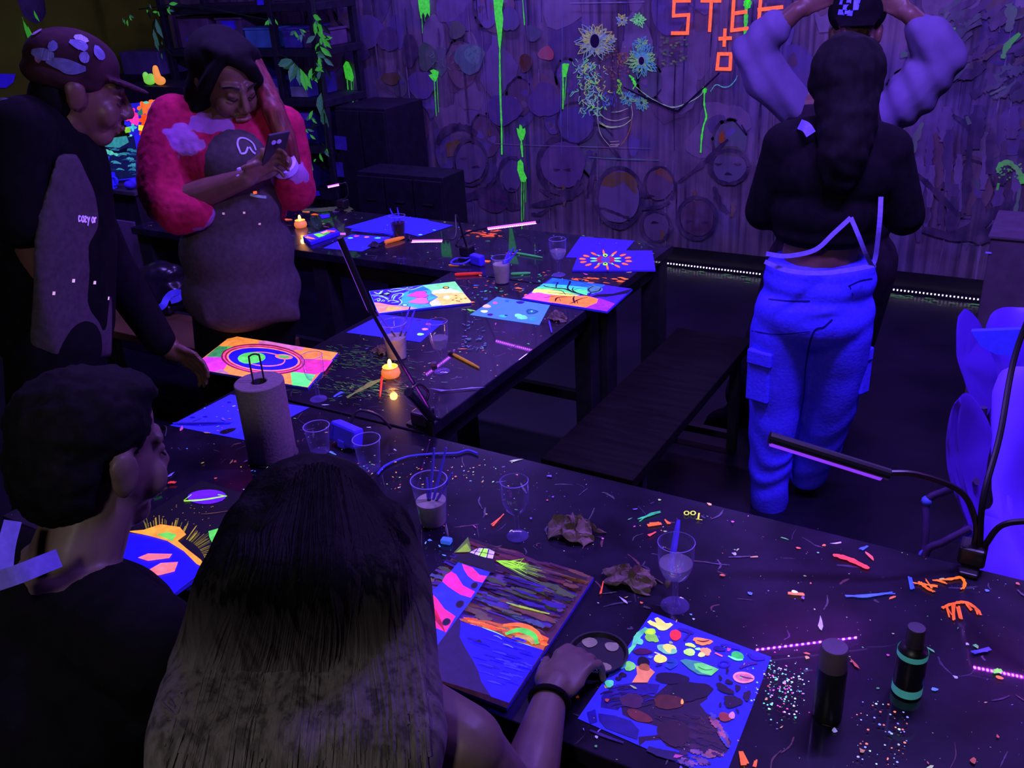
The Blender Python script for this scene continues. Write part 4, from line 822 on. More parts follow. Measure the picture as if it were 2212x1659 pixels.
tag(MB().tube(catmull(pts, 8), .0032, 8).build('charging_cable', 'cable_blue', None, True, pts[0]), 'pale blue charging cable curving over the near table edge', 'cable')
p = lab(1032, 572); t = thing('power_adapter', 'small square adapter with a looped cord on the far table', 'adapter', p); MB().box(p+V((0, 0, .022)), (.065, .03, .042), frame((.3, 1, .1)), .005).build('body', 'white_plastic', t)
pts = [p+V((-.03, 0, .02)), lab(1000, 575)+V((0, 0, .01)), lab(975, 572)+V((0, 0, .006)), lab(985, 562)+V((0, 0, .006)), lab(1010, 563)+V((0, 0, .01)), p+V((-.03, .02, .03))]
MB().tube(catmull(pts, 6), .0045, 8).build('cord', 'cable_blue', t, True)

# crumpled tissues
def crumple(label, p, s, seed, sz=.6, m='tissue'):
    mb = MB(); n = 22; G = []; sd = V((seed*3.1, seed*1.7, 0))
    rid = lambda u, v, f: 1-abs(noise.noise(V((u*f, v*f, 0))+sd))*2.6
    for a in range(n+1):
        row = []
        for b in range(n+1):
            u, v = a/n*2-1, b/n*2-1; r2 = u*u+v*v; e = noise.noise(V((u*1.6, v*1.6, 4))+sd)
            x = u*(.62+.35*e) + .25*noise.noise(V((u*2.2, v*2.2, 9))+sd); y = v*(.62-.35*e) + .25*noise.noise(V((u*2.2, v*2.2, 15))+sd)
            z = max(.03, sz*(.75*max(0, 1-r2*.55)*(.45+.55*rid(u, v, 1.5)) + .28*rid(u, v, 3.1)*max(0, 1.25-r2*.7)))
            row.append(mb.bm.verts.new(V((x*1.35, y, z))*s))
        G.append(row)
    for a in range(n):
        for b in range(n): mb.bm.faces.new((G[a][b], G[a+1][b], G[a+1][b+1], G[a][b+1]))
    ex = bmesh.ops.extrude_face_region(mb.bm, geom=list(mb.bm.faces)); [setattr(v_, 'co', v_.co-V((0, 0, .0015))) for v_ in ex['geom'] if isinstance(v_, bmesh.types.BMVert)]
    o = mb.build('crumpled_tissue', m, None, False); o.location = p; tag(o, label, 'tissue'); return o
crumple('large crumpled brown tissue right of the empty wine cup', lab(1240, 1150), .058, 3, .8)
crumple('crumpled tissue with green paint left of the half-drunk wine cup', lab(1365, 1255), .052, 8, .7)
crumple('pinkish crumpled tissue beside the brown-water cup', lab(826, 760), .032, 5, .9)
crumple('dark crumpled tissue by the torn palette and tree canvas', lab(1205, 690), .035, 11, .9)
crumple('small crumpled wipe beside the orange marker', lab(810, 532), .030, 14, .8, 'box_dark')
tag(MB().box(lab(965, 1173)+V((0, 0, .006)), (.024, .017, .011), Matrix.Rotation(.2, 3, 'Z'), .003).build('eraser', 'eraser_blue' if 'eraser_blue' in MATS else mat('eraser_blue', (.08, .15, .9), .6, emit=lin((60, 110, 255)), es=.5), None, False, lab(965, 1173)), 'small blue eraser above the lighthouse picture', 'eraser')
p = lab(938, 790); tag(MB().lathe([(0, 0), (.009, 0), (.009, .010), (.007, .012), (0, .012)], 20, p).build('bottle_cap', 'dim_cap', None, True, p), 'small round cap beside the wine cup foot', 'cap')

# paint tray on the far table
q = [lab(655, 517), lab(722, 499), lab(735, 508), lab(672, 530)]; t = thing('paint_tray', 'dark tray of bright paint pans near the small tea light', 'paint tray', sum(q, V())/4)
MB().prism(q, (0, 0, 1), .016).build('tray', 'white_plastic', t)
P = Paint((0, 0, TZ+.0185), (1, 0, 0), (0, 1, 0)); P.m = (600, 430, 5.267)
for pts_, c_ in (([(305, 452), (340, 438), (430, 465), (400, 472)], (255, 130, 100)), ([(405, 415), (470, 400), (540, 425), (470, 450)], (110, 240, 70)), ([(480, 395), (560, 370), (600, 390), (520, 410)], (255, 160, 140)), ([(510, 410), (590, 380), (590, 400), (540, 425)], (70, 190, 60)), ([(545, 365), (660, 375), (640, 388), (575, 385)], (255, 90, 70)), ([(340, 470), (420, 470), (400, 480)], (40, 10, 60))): P.poly([(x, y-14) for x, y in pts_], c_, .9)
P.build('paint_pans', t)

# ------------------------------------------------------------------ people
mat('skin_dark', (.115, .052, .045), .45, .4, var=.12, scale=30, bump=.02)
mat('skin_light', (.105, .064, .060), .5, .35, var=.1, scale=30, bump=.02)
mat('hair_black', (.0035, .0025, .0045), .8, .12, var=.4, scale=40, stretch=(1, 1, .1), bump=.3)
mat('hair_red', (.11, .018, .022), .5, .3, var=.5, scale=60, stretch=(1, 1, .1), bump=.4)
mat('black_cloth', (.004, .003, .006), .95, .1, var=.3, scale=30, bump=.1)
mat('dark_cloth', (.016, .010, .020), .95, .1, var=.4, scale=20, bump=.1)
mat('apron_cloth', (.060, .044, .064), .95, .1, var=.18, scale=60, bump=.15)
mat('apron_strap', (.15, .11, .55), .9, .1, var=.15, scale=60)
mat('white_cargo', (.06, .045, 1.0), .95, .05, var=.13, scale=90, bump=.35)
mat('white_sleeve', (.115, .085, .205), .9, .1, var=.15, scale=8, bump=.15)
mat('nail_white', (.5, .35, .9), .3, .4, var=.05); mat('lash', (.01, .006, .01), .6); mat('eye_white', (.35, .3, .4), .2, .5); mat('lips', (.19, .06, .07), .4)
mat('cap_cloth', (.035, .012, .022), .9, .1, var=.3); mat('rivet', (.7, .55, .6), .3, .6, metal=.6); mat('print_white', (.30, .25, .95), .8, .1, var=.1); mat('bead', (.35, .2, .45), .15, .6, var=.4, scale=90)
# sweater: red plush with pale star-like patches
m = mat('sweater', (.32, .012, .058), 1., .05, var=.2, scale=40, bump=.5); nt = m.node_tree; N = nt.nodes; L = nt.links; b = N['Principled BSDF']; src = b.inputs['Base Color'].links[0].from_socket
vo = N.new('ShaderNodeTexVoronoi'); vo.feature = 'SMOOTH_F1'; vo.inputs['Scale'].default_value = 6.5; vo.inputs['Smoothness'].default_value = .1; tc = N.new('ShaderNodeTexCoord'); nz = N.new('ShaderNodeTexNoise'); nz.inputs['Scale'].default_value = 13
va = N.new('ShaderNodeVectorMath'); va.operation = 'MULTIPLY_ADD'; L.new(nz.outputs['Color'], va.inputs[0]); va.inputs[1].default_value = (.14,)*3; L.new(tc.outputs['Object'], va.inputs[2]); L.new(tc.outputs['Object'], nz.inputs['Vector']); L.new(va.outputs[0], vo.inputs['Vector'])
rp = N.new('ShaderNodeValToRGB'); L.new(vo.outputs['Distance'], rp.inputs[0]); rp.color_ramp.elements[0].position = .38; rp.color_ramp.elements[0].color = (1,)*4; rp.color_ramp.elements[1].position = .41; rp.color_ramp.elements[1].color = (0, 0, 0, 1)
mx = N.new('ShaderNodeMix'); mx.data_type = 'RGBA'; L.new(rp.outputs[0], mx.inputs[0]); L.new(src, mx.inputs[6]); mx.inputs[7].default_value = (.26, .10, .32, 1); L.new(mx.outputs[2], b.inputs['Base Color'])
# blonde hair: dark roots, pale lengths (colour of the hair itself)
m = bpy.data.materials.new('hair_blonde'); m.use_nodes = True; nt = m.node_tree; N = nt.nodes; L = nt.links; b = N['Principled BSDF']; b.inputs['Roughness'].default_value = .62; b.inputs['Specular IOR Level'].default_value = .06
tc = N.new('ShaderNodeTexCoord'); mp = N.new('ShaderNodeMapping'); mp.inputs['Scale'].default_value = (1, 1, .06); L.new(tc.outputs['Object'], mp.inputs[0]); nz = N.new('ShaderNodeTexNoise'); nz.inputs['Scale'].default_value = 70; nz.inputs['Detail'].default_value = 3; L.new(mp.outputs[0], nz.inputs['Vector'])
sx = N.new('ShaderNodeSeparateXYZ'); L.new(tc.outputs['Object'], sx.inputs[0]); md = N.new('ShaderNodeMath'); md.operation = 'MULTIPLY_ADD'; md.inputs[1].default_value = .24; L.new(nz.outputs['Fac'], md.inputs[0]); L.new(sx.outputs['Z'], md.inputs[2]); mrg = N.new('ShaderNodeMapRange'); mrg.inputs[1].default_value = .97; mrg.inputs[2].default_value = 1.34; L.new(md.outputs[0], mrg.inputs[0])
rp = N.new('ShaderNodeValToRGB'); L.new(mrg.outputs[0], rp.inputs[0])
rp.color_ramp.elements[0].color = (.72, .64, .62, 1); rp.color_ramp.elements[1].color = (.0025, .002, .003, 1); rp.color_ramp.elements.new(.5).color = (.17, .14, .15, 1)
bp = N.new('ShaderNodeBump'); bp.inputs['Strength'].default_value = .6; bp.inputs['Distance'].default_value = .006; L.new(nz.outputs['Fac'], bp.inputs['Height']); L.new(bp.outputs[0], b.inputs['Normal'])
st = N.new('ShaderNodeMix'); st.data_type = 'RGBA'; st.blend_type = 'MULTIPLY'; st.inputs[0].default_value = .85; L.new(rp.outputs[0], st.inputs[6]); r2 = N.new('ShaderNodeValToRGB'); L.new(nz.outputs['Fac'], r2.inputs[0]); r2.color_ramp.elements[0].position = .35; r2.color_ramp.elements[0].color = (.08, .08, .08, 1); r2.color_ramp.elements[1].position = .65; L.new(r2.outputs[0], st.inputs[7]); L.new(st.outputs[2], b.inputs['Base Color']); MATS['hair_blonde'] = m

Z = V((0, 0, 1))
def ribbon(name, pts, w, m, parent, up=None, th=.002):
    pts = catmull(pts, 6); mb = MB(); rows = []
    for i, p in enumerate(pts):
        t_ = (pts[min(i+1, len(pts)-1)]-pts[max(i-1, 0)]).normalized(); u = V(up) if up else (CAM-p).normalized(); s = t_.cross(u).normalized()*w/2; n_ = u*th
        rows.append([mb.bm.verts.new(q) for q in (p-s, p+s, p+s-n_, p-s-n_)])
    for a, b_ in zip(rows, rows[1:]):
        for k in range(4): mb.bm.faces.new((a[k], a[(k+1) % 4], b_[(k+1) % 4], b_[k]))
    mb.bm.faces.new(rows[0]); mb.bm.faces.new(rows[-1][::-1]); return mb.build(name, m, parent, False)
def shoe(name, p, f, parent, m='black_cloth', L_=.27):
    f = V((f[0], f[1], 0)).normalized(); B = Body(); p = V((p[0], p[1], 0))
    B.ell(p+f*.02+Z*.045, (.042, .06, .042), frame(f)); B.ell(p+f*.11+Z*.034, (.046, .085, .032), frame(f)); B.cap(p+f*-.01+Z*.05, .04, p+Z*.10, .042); B.hull([p+f*a+V((-f.y, f.x, 0))*s+Z*z_ for a in (-.05, .19) for s in (-.034, .034) for z_ in (.003, .02)])
    return B.build(name, m, parent, .008, 4)
def face_bits(T, R, k, parent, closed=True):
    for sx in (-1, 1):
        if closed: ribbon('eyelashes', [T(sx*.017, .096, -.003), T(sx*.03, .096, -.007), T(sx*.045, .086, -.003)], .004*k, 'lash', parent, up=R @ V((0, 1, 0)))
        else:
            MB().ell(T(sx*.031, .084, .002), V((.011, .008, .007))*k, R).build('eye', 'eye_white', parent, True)
        ribbon('eyebrow', [T(sx*.014, .098, .026), T(sx*.034, .094, .034), T(sx*.054, .076, .027)], .006*k, 'lash', parent, up=R @ V((0, 1, .2)))
    MB().tube(catmull([T(-.022, .096, -.066), T(-.01, .103, -.063), T(0, .104, -.065), T(.01, .103, -.063), T(.022, .096, -.066)], 4), [.003*k]*2+[.006*k]*13+[.003*k]*2 if False else .0055*k, 8).build('lips', 'lips', parent, True)

# ---- woman in the red starred sweater, looking at a phone
W = VP(-2.36, 2.15); F2 = (W.r*.42-W.n*.9).normalized()
t = thing('person', 'person in a red starred plush sweater and dark apron looking down at a phone', 'person', (-2.36, 2.15, 0), 'people'); P2 = t
hc = W(490, 178, -.02); R = frame((F2-Z*.42).normalized()); k2 = 1.08
B = Body(); T2 = head_prims(B, hc, R, k2, 1.0)
B.chain([(hc-Z*.06-F2*.02, .055), (W(480, 270, .03), .06)]); sL, sR = W(375, 262, .03), W(608, 282, .0)
B.chain([(sL, .06), (W(480, 275, .03), .075), (sR, .06)]); B.chain([(W(480, 300, .02), .12), (W(495, 420, .02), .125), (W(512, 540, .02), .14)])
eL, eR = W(374, 440, -.06), W(645, 415, -.06); wL, wR = W(532, 385, -.20), W(612, 352, -.15)
B.chain([(sL, .055), (eL, .048), (eL.lerp(wL, .4), .047), (wL, .030)]); B.chain([(sR, .05), (eR, .042), (wR, .028)])
tl = hand_prims(B, wL, (W(590, 335, -.22)-wL), W.n*-.3-Z*.25+W.r*.55, Z+W.n*-.2, (.55, .6, .6, .65), 1.0, (.3, .9, .4))
tr = hand_prims(B, wR, (W(570, 366, -.21)-wR), W.n*.6-Z*.2-W.r*.2, Z*.9+W.n*-.4, (.35, .4, .4, .45), 1.0, (.6, .6, .3))
for sx, x, x2 in ((-1, 485, 500), (1, 565, 570)): B.chain([(W(x, 560, .03), .10), (W(x, 770, .03), .07), (W(x2, 1010, .03), .05)])
B.build('body', 'skin_dark', t, .0055, 3); face_bits(T2, R, k2, t)
for p_, d_ in tr[:4]: MB().ell(p_+d_*.004-W.n*.003, (.0055, .009, .004), frame(d_, -W.n)).build('fingernail', 'nail_white', t, True)
B = Body(); B.ell(hc+R @ V((0, -.045, .058)), (.106, .112, .10), R); B.ell(hc+R @ V((0, .0, .118)), (.08, .085, .032), R); B.ell(hc-F2*.075-Z*.04, (.115, .07, .14), R); B.chain([(hc+R @ V((.03, .06, .118)), .022), (hc+R @ V((-.03, .085, .085)), .024), (hc+R @ V((-.066, .06, .03)), .026), (hc+R @ V((-.085, .02, -.05)), .03), (hc+R @ V((-.10, -.01, -.12)), .034)]); B.chain([(hc+R @ V((.04, .05, .115)), .02), (hc+R @ V((.075, .045, .06)), .02), (hc+R @ V((.09, .02, 0)), .022)])
B.chain([(hc+Z*.10-F2*.0, .05), (W(455, 140, -.02), .042), (W(440, 200, -.02), .035), (W(425, 245, .0), .03)]); B.chain([(hc+Z*.105, .04), (W(540, 120, .0), .035), (W(555, 170, .02), .03)]); B.build('hair', 'hair_black', t, .008, 5)
B = Body(); B.chain([(W(548, 135, .0), .03), (W(572, 190, -.03), .034), (W(592, 240, -.09), .036), (W(615, 300, -.11), .034), (W(632, 350, -.11), .024)]); B.build('long_braids', 'hair_red', t, .006, 3, lambda c: .004*noise.noise(V((c.x*60, c.y*60, c.z*14))))
B = Body(); B.chain([(W(378, 260, .03), .082), (W(360, 340, .0), .092), (W(362, 410, -.035), .094), (eL, .088)]); B.chain([(W(385, 455, -.09), .078), (W(425, 455, -.12), .062)])
B.chain([(W(378, 262, .03), .075), (W(480, 285, .05), .10), (W(600, 285, .03), .07)]); B.ell(W(490, 335, .02), (.205, .155, .17), frame(W.n)); B.chain([(W(480, 280, .03), .095), (sR, .08)]); B.ell(W(500, 440, .03), (.19, .15, .15), frame(W.n))
B.chain([(sR, .078), (W(628, 350, -.02), .066), (W(636, 410, -.04), .072)]); B.chain([(W(636, 408, -.05), .07), (W(628, 380, -.10), .055)]); B.chain([(W(415, 258, .01), .045), (W(490, 292, -.07), .04), (W(565, 265, .0), .04)])
B.build('sweater', 'sweater', t, .008, 4, lambda c: .006*noise.noise(c*11)+.0025*noise.noise(c*70))
c0_, ax_ = W(614, 358, -.135), (wR-eR).normalized(); MB().tube([c0_-ax_*.012, c0_+ax_*.014], .043, 20).build('cuff', 'nail_white', t, True)
B = Body(); B.ell(W(505, 350, -.06), (.125, .105, .125), frame(W.n)); B.ell(W(502, 440, -.035), (.17, .12, .14), frame(W.n)); B.ell(W(512, 540, .0), (.195, .165, .17), frame(W.n)); B.ell(W(522, 625, .0), (.205, .17, .15), frame(W.n)); B.hull([W(x, y, o_) for x, y in ((432, 660), (645, 660), (440, 702), (652, 694)) for o_ in (-.14, .14)])
B.build('apron', 'apron_cloth', t, .009, 40, lambda c: .004*noise.noise(c*6))
for sx, x in ((-1, 485), (1, 575)): B = Body(); B.chain([(W(x, 640, .03), .115), (W(x, 850, .03), .09), (W(x+8, 1140, .03), .07)]); B.build('trouser_leg', 'black_cloth', t, .012, 4)
for x in (485, 580): p_ = W(x, 1150, .03); shoe('shoe', p_, F2, t)
# painted marks and emblem on the apron: flat prints hugging its front
def decal(name, pts, body, parent, m='paint', c=(190, 170, 220), g=.25, w=.004, lift=.003, taper=0):
    """a stroke of print laid onto the cloth by casting onto its mesh"""
    inv = body.matrix_world.inverted(); off = parent.location; out = []
    for px, py in (catmull([V((x, y, 0)) for x, y in pts], 6) if len(pts) > 2 else [V((x, y, 0)) for x, y in pts]) and [(q.x, q.y) for q in (catmull([V((x, y, 0)) for x, y in pts], 6) if len(pts) > 2 else [V((x, y, 0)) for x, y in pts])]:
        o_ = CAM-off; d_ = ray(px, py).normalized(); ok, loc, nn, _ = body.ray_cast(o_, d_)
        if ok: out.append((loc+off, nn))
    if len(out) < 2: return None
    mb = MB(); lay = mb.bm.loops.layers.float_color.new('Col'); A = []
    for i, (p_, nn) in enumerate(out):
        t_ = (out[min(i+1, len(out)-1)][0]-out[max(i-1, 0)][0]).normalized(); s = t_.cross(nn).normalized()*w/2*(1-taper+taper*math.sin(pi*(.08+.84*i/(len(out)-1)))); A.append((mb.bm.verts.new(p_+s+nn*lift), mb.bm.verts.new(p_-s+nn*lift)))
    for a, b_ in zip(A, A[1:]): f = mb.bm.faces.new((a[0], b_[0], b_[1], a[1])); [l.__setitem__(lay, lin(c)+(g,)) for l in f.loops]
    return mb.build(name, m, parent)
bpy.context.view_layer.update(); ap = [c_ for c_ in t.children if c_.name.startswith('apron')][0]
for pts_ in ([(520, 332), (513, 312), (517, 300), (530, 300), (545, 310), (552, 325)], [(520, 332), (530, 330), (535, 318)], [(538, 318), (545, 328), (551, 332)]): decal('apron_emblem', pts_, ap, t, c=(150, 130, 190), g=.18, w=.006)
decal('paint_mark', [(546, 416), (554, 415)], ap, t, c=(255, 110, 50), g=.8, w=.009); decal('paint_mark', [(540, 420), (556, 424), (574, 426)], ap, t, c=(110, 120, 150), g=.25, w=.009)
for x, y in ((527, 459), (560, 483), (483, 461)): decal('rivet', [(x-2.5, y), (x+2.5, y)], ap, t, c=(200, 160, 180), g=.5, w=.007)
# her phone
pc = W(594, 325, -.235); pt = thing('phone', 'phone held up in both hands by the person in the red sweater', 'phone', pc); fr = frame((hc-pc).normalized())
MB().box(pc, (.072, .008, .145), fr, .003).build('case', 'box_dark', pt); MB().box(pc+(hc-pc).normalized()*.0045, (.066, .001, .136), fr).build('screen', mat('phone_screen', (.2, .2, .2), .2, emit=(1, .75, .62), es=1.6), pt)
for dx in (-.018, .0): MB().lathe([(0, .0), (.008, 0), (.008, .003), (0, .003)], 14, M=Matrix.Translation(pc+fr @ V((dx, -.0065, .045))) @ (fr @ Matrix.Rotation(pi/2, 3, 'X')).to_4x4()).build('lens', 'rivet', pt, True)

# ---- man in the camouflage cap at the left, leaning to the neon canvas
W = VP(-2.22, 1.575); F1 = (W.r*.9+W.n*.05-Z*.12).normalized()
t = thing('person', 'person in a camouflage cap and long apron standing at the left edge', 'person', (-2.3, 1.45, 0), 'people')
hc = W(168, 195, 0); R = frame((F1-Z*.22).normalized()); k1 = 1.12
B = Body(); T1 = head_prims(B, hc, R, k1, 1.02)
sN, sF = W(52, 285, -.10), W(110, 300, .2)
B.chain([(hc-Z*.07-W.r*.03, .062), (W(105, 285, .03), .07)]); B.chain([(sN, .07), (W(90, 300, .03), .09), (sF, .07)]); B.chain([(W(95, 350, .03), .14), (W(110, 520, .02), .15), (W(120, 700, .02), .15)])
B.chain([(sN, .065), (W(45, 450, -.12), .05), (W(90, 600, -.10), .042), (W(130, 700, -.05), .032)]); hw = W(372, 758, .22)
B.chain([(sF, .06), (W(235, 560, .26), .05), (hw, .032)])
hand_prims(B, hw, (onz(425, 785, TZ+.035)-hw), -Z-W.n*.3, W.n*-.4+Z*.6+W.r*.2, (.45, .5, .5, .55), 1.05, (.5, .8, .3))
for o_ in (-.08, .12): B.chain([(W(115, 760, o_), .11), (W(100, 1000, o_), .08), (W(95, 1320, o_), .05)])
B.build('body', 'skin_dark', t, .0065, 3); face_bits(T1, R, k1, t)
B = Body(); B.ell(hc+R @ V((0, -.02, .065)), V((.096, .112, .082))*1.02, R); B.ell(hc+R @ V((0, -.03, .03)), V((.096, .108, .05)), R); B.hull([hc+R @ V(p_) for p_ in ((-.08, .06, .052), (.08, .06, .052), (-.07, .12, .045), (.07, .12, .045), (-.04, .165, .036), (.04, .165, .036), (-.08, .06, .042), (.08, .06, .042), (-.07, .12, .036), (.07, .12, .036), (-.04, .165, .028), (.04, .165, .028))])
cap_o = B.build('cap', 'cap_cloth', t, .006, 3)
B = Body(); B.ell(hc+R @ V((0, -.055, -.03)), (.085, .06, .07), R); B.build('hair', 'hair_black', t, .008, 4)
B = Body(); B.chain([(sN, .088), (W(90, 300, .03), .115), (sF, .085)]); B.chain([(W(95, 360, .03), .165), (W(108, 520, .02), .17), (W(112, 690, .02), .165)]); B.chain([(sN, .088), (W(38, 400, -.13), .082), (W(48, 470, -.13), .078)]); B.chain([(sF, .08), (W(232, 560, .26), .07), (W(345, 735, .22), .05)])
tee = B.build('black_shirt', 'black_cloth', t, .010, 5)
B = Body(); B.hull([W(x, y, o_) for x, y, o_ in ((120, 330, -.18), (165, 330, -.14), (205, 420, -.10), (185, 330, .15), (212, 420, .2), (75, 480, -.2), (240, 600, -.05), (243, 770, -.05), (90, 640, -.22), (130, 790, -.2), (235, 600, .2), (238, 770, .2), (70, 560, -.21), (60, 780, -.18))])
ap1 = B.build('apron', 'apron_cloth', t, .010, 10, lambda c: .005*noise.noise(c*7))
ribbon('neck_strap', [W(-10, 222, -.1), W(15, 222, -.12), W(38, 235, -.12)], .022, 'apron_strap', t)
for o_ in (-.08, .12): B = Body(); B.chain([(W(115, 740, o_), .125), (W(100, 1000, o_), .095), (W(95, 1330, o_), .07)]); B.build('trouser_leg', 'black_cloth', t, .012, 4); shoe('shoe', W(90, 1380, o_), W.r, t)
bpy.context.view_layer.update()
for pts_, w_ in (([(112, 398), (140, 395), (165, 388)], .02), ([(122, 430), (175, 436), (205, 420)], .02)): pass
CAMO = [((70, 112), (95, 118), (118, 120)), ((100, 130), (140, 140), (180, 147)), ((122, 140), (150, 147), (185, 148)), ((150, 90), (175, 100), (185, 110)), ((160, 80), (190, 88)), ((208, 100), (214, 118), (216, 130)), ((105, 98), (125, 100)), ((210, 72), (218, 78)), ((172, 118), (192, 128))]
for pts_ in CAMO: decal('camo_patch', pts_ if len(pts_) > 2 else [pts_[0], ((pts_[0][0]+pts_[1][0])/2, (pts_[0][1]+pts_[1][1])/2+1), pts_[1]], cap_o, t, c=(86, 78, 150), g=.08, w=.03, taper=.85)
for pts_, w_ in (([(64, 60), (74, 67), (84, 72)], .03), ([(78, 122), (83, 128), (88, 134)], .016)): decal('camo_patch', pts_, cap_o, t, c=(110, 70, 130), g=.1, w=w_, taper=.6)
for pts_, w_ in (([(138, 378), (150, 380)], .016), ([(110, 402), (128, 402)], .012), ([(108, 440), (128, 441)], .012), ([(122, 402), (124, 440)], .022), ([(128, 418), (146, 420)], .02), ([(146, 392), (146, 425)], .008)): decal('shirt_logo', pts_, tee, t, c=(95, 110, 255), g=.75, w=w_) or decal('shirt_logo', pts_, ap1, t, c=(95, 110, 255), g=.75, w=w_)
# "cozy ar" lettering on the bib
GL = {'c': [[(5, 1), (1, 0), (0, 3), (1, 6), (5, 5)]], 'o': [[(2, 0), (0, 3), (2, 6), (5, 6), (6, 3), (4, 0), (2, 0)]], 'z': [[(0, 0), (5, 0)], [(5, 0), (0, 6)], [(0, 6), (6, 6)]], 'y': [[(0, 0), (3, 5)], [(6, 0), (3, 5), (1, 10)]], 'a': [[(5, 1), (2, 0), (0, 3), (2, 6), (5, 5)], [(5, 0), (5.4, 6)]], 'r': [[(0, 0), (0.4, 6)], [(0.3, 2), (2, 0), (4, 1)]]}
x_ = 168
for ch in 'cozy ar':
    if ch != ' ':
        for seg in GL[ch]: decal('apron_lettering', [(x_+u*.85, 466+v*1.9+(x_-168)*.10) for u, v in seg], ap1, t, c=(165, 120, 255), g=.8, w=.0042)
    x_ += 6.3 if ch != ' ' else 3
decal('apron_lettering', [(216, 456), (220, 480)], ap1, t, c=(120, 140, 255), g=.8, w=.005)
for x, y in ((115, 633), (157, 606), (203, 610), (231, 644)): decal('rivet', [(x-3, y), (x+3, y)], ap1, t, c=(220, 180, 200), g=.8, w=.009)

# ---- seated person in profile at lower left
W = VP(-1.30, .77); F3 = (W.r*.86+W.n*.5).normalized()
t = thing('person', 'seated person in black with short dark hair and bead necklace, lower left', 'person', (-1.25, .58, 0), 'people')
hc = W(205, 985, .0); R = frame((F3-Z*.30).normalized(), (Z+W.r*.05)); k3 = 1.16
B = Body(); T3 = head_prims(B, hc, R, k3, 1.02)
nk = W(165, 1200, -.05); B.chain([(hc-Z*.07-F3*.02, .066), (nk, .072)]); sR = onz(335, 1400, .99)+V((-.02, 0, 0)); sL = nk*2-sR; sL = V((nk.x-.22, nk.y-.08, 1.03)); nk2 = V((nk.x, nk.y-.03, nk.z-.06))
B.chain([(sL, .07), (nk2, .085), (sR, .065)]); hip = V((-1.27, .58, .62)); B.chain([(nk2-Z*.1, .13), (hip+Z*.2, .14), (hip, .15)])
e3 = V((-1.08, .70, .82)); w3 = V((-1.20, .86, .76)); B.chain([(sR, .055), (e3, .045), (w3, .032)]); hand_prims(B, w3, (-.3, .5, -.3), -Z, (-1, -.2, .1), (.4, .4, .4, .45)); e4 = V((-1.52, .66, .84)); w4 = V((-1.44, .84, .77)); B.chain([(sL, .055), (e4, .045), (w4, .032)]); hand_prims(B, w4, (.2, .5, -.3), -Z, (1, -.1, .1), (.4, .4, .4, .45))
for sx in (-.09, .09): B.chain([(hip+V((sx, 0, 0)), .09), (hip+V((sx, .38, -.09)), .06), (hip+V((sx, .40, -.54)), .045)])
B.build('body', 'skin_light', t, .006, 3); face_bits(T3, R, k3, t, True)
B = Body(); B.ell(hc+R @ V((0, -.028, .062)), V((.098, .115, .092)), R); B.ell(hc+R @ V((0, -.072, .0)), V((.09, .068, .105)), R); B.ell(hc+R @ V((0, .03, .112)), V((.075, .065, .035)), R); B.build('hair', 'hair_black', t, .007, 4, lambda c: .005*noise.noise(c*45)+.003*noise.noise(c*110))
B = Body(); B.chain([(sL, .095), (nk2-Z*.03, .105), (sR, .085)]); B.chain([(nk2-Z*.12, .165), (hip+Z*.2, .17), (hip, .155)]); B.chain([(sR, .085), (e3, .07)]); B.chain([(sL, .085), (e4, .07)]); sh3 = B.build('black_shirt', 'black_cloth', t, .010, 6)
for sx in (-.09, .09): B = Body(); B.chain([(hip+V((sx, 0, 0)), .10), (hip+V((sx, .38, -.09)), .075), (hip+V((sx, .40, -.54)), .06)]); B.build('trouser_leg', 'black_cloth', t, .012, 4); shoe('shoe', hip+V((sx, .40, 0)), (0, 1), t)
ribbon('apron_strap', [W(-25, 1262, -.19), W(40, 1240, -.20), W(85, 1222, -.19), W(128, 1205, -.17)], .028, 'apron_strap', t); ribbon('apron_strap', [W(8, 1235, -.18), W(14, 1180, -.15), W(28, 1125, -.12)], .024, 'apron_strap', t)
mb = MB(); pts_ = catmull([W(228, 1200, -.02), W(262, 1215, .01), W(295, 1238, .04), W(318, 1262, .06), W(330, 1290, .07)], 6)
for i, p_ in enumerate(pts_):
    MB().ell(p_, (.0075,)*3, sub=2).build('necklace_bead', 'bead', t, True)

# ---- seated person with long blonde hair, seen from behind, reaching right
W = VP(-.85, .80); F4 = V((.12, 1, 0)).normalized()
t = thing('person', 'seated person with long dark-rooted blonde hair seen from behind, reaching to the right', 'person', (-.78, .62, 0), 'people')
hc = W(692, 1178, .0); R = frame((F4+V((.05, 0, -.45))).normalized()); 
B = Body(); T4 = head_prims(B, hc, R, 1.0, 1.0)
sR, sL = onz(1000, 1612, .945), V((-.93, .70, .95)); nk = V((-.80, .745, 1.01)); hip = V((-.76, .58, .62))
B.chain([(hc-Z*.06, .055), (nk, .055)]); B.chain([(sL, .055), (nk-Z*.03, .065), (sR, .058)]); B.chain([(nk-Z*.10, .11), (hip+Z*.2, .12), (hip, .15)])
eR = onz(1125, 1745, .80); wR = onz(1190, 1502, TZ+.05); B.chain([(sR, .055), (sR.lerp(eR, .5), .048), (eR, .042), (eR.lerp(wR, .35), .043), (wR, .027)])
kn = onz(1262, 1392, TZ+.055); hand_prims(B, wR, (kn-wR), V((.15, .1, -1)), V((-1, .15, -.1)), (.42, .45, .5, .6), 1.08, (.5, .8, .35), .10)
eL = V((-1.0, .80, .82)); wL = V((-.92, .86, .76)); B.chain([(sL, .05), (eL, .042), (wL, .028)]); hand_prims(B, wL, (.3, .5, -.3), -Z, (1, -.2, 0), (.4, .45, .5, .5))
for sx in (-.09, .09): B.chain([(hip+V((sx, 0, 0)), .09), (hip+V((sx, .38, -.09)), .06), (hip+V((sx, .40, -.54)), .045)])
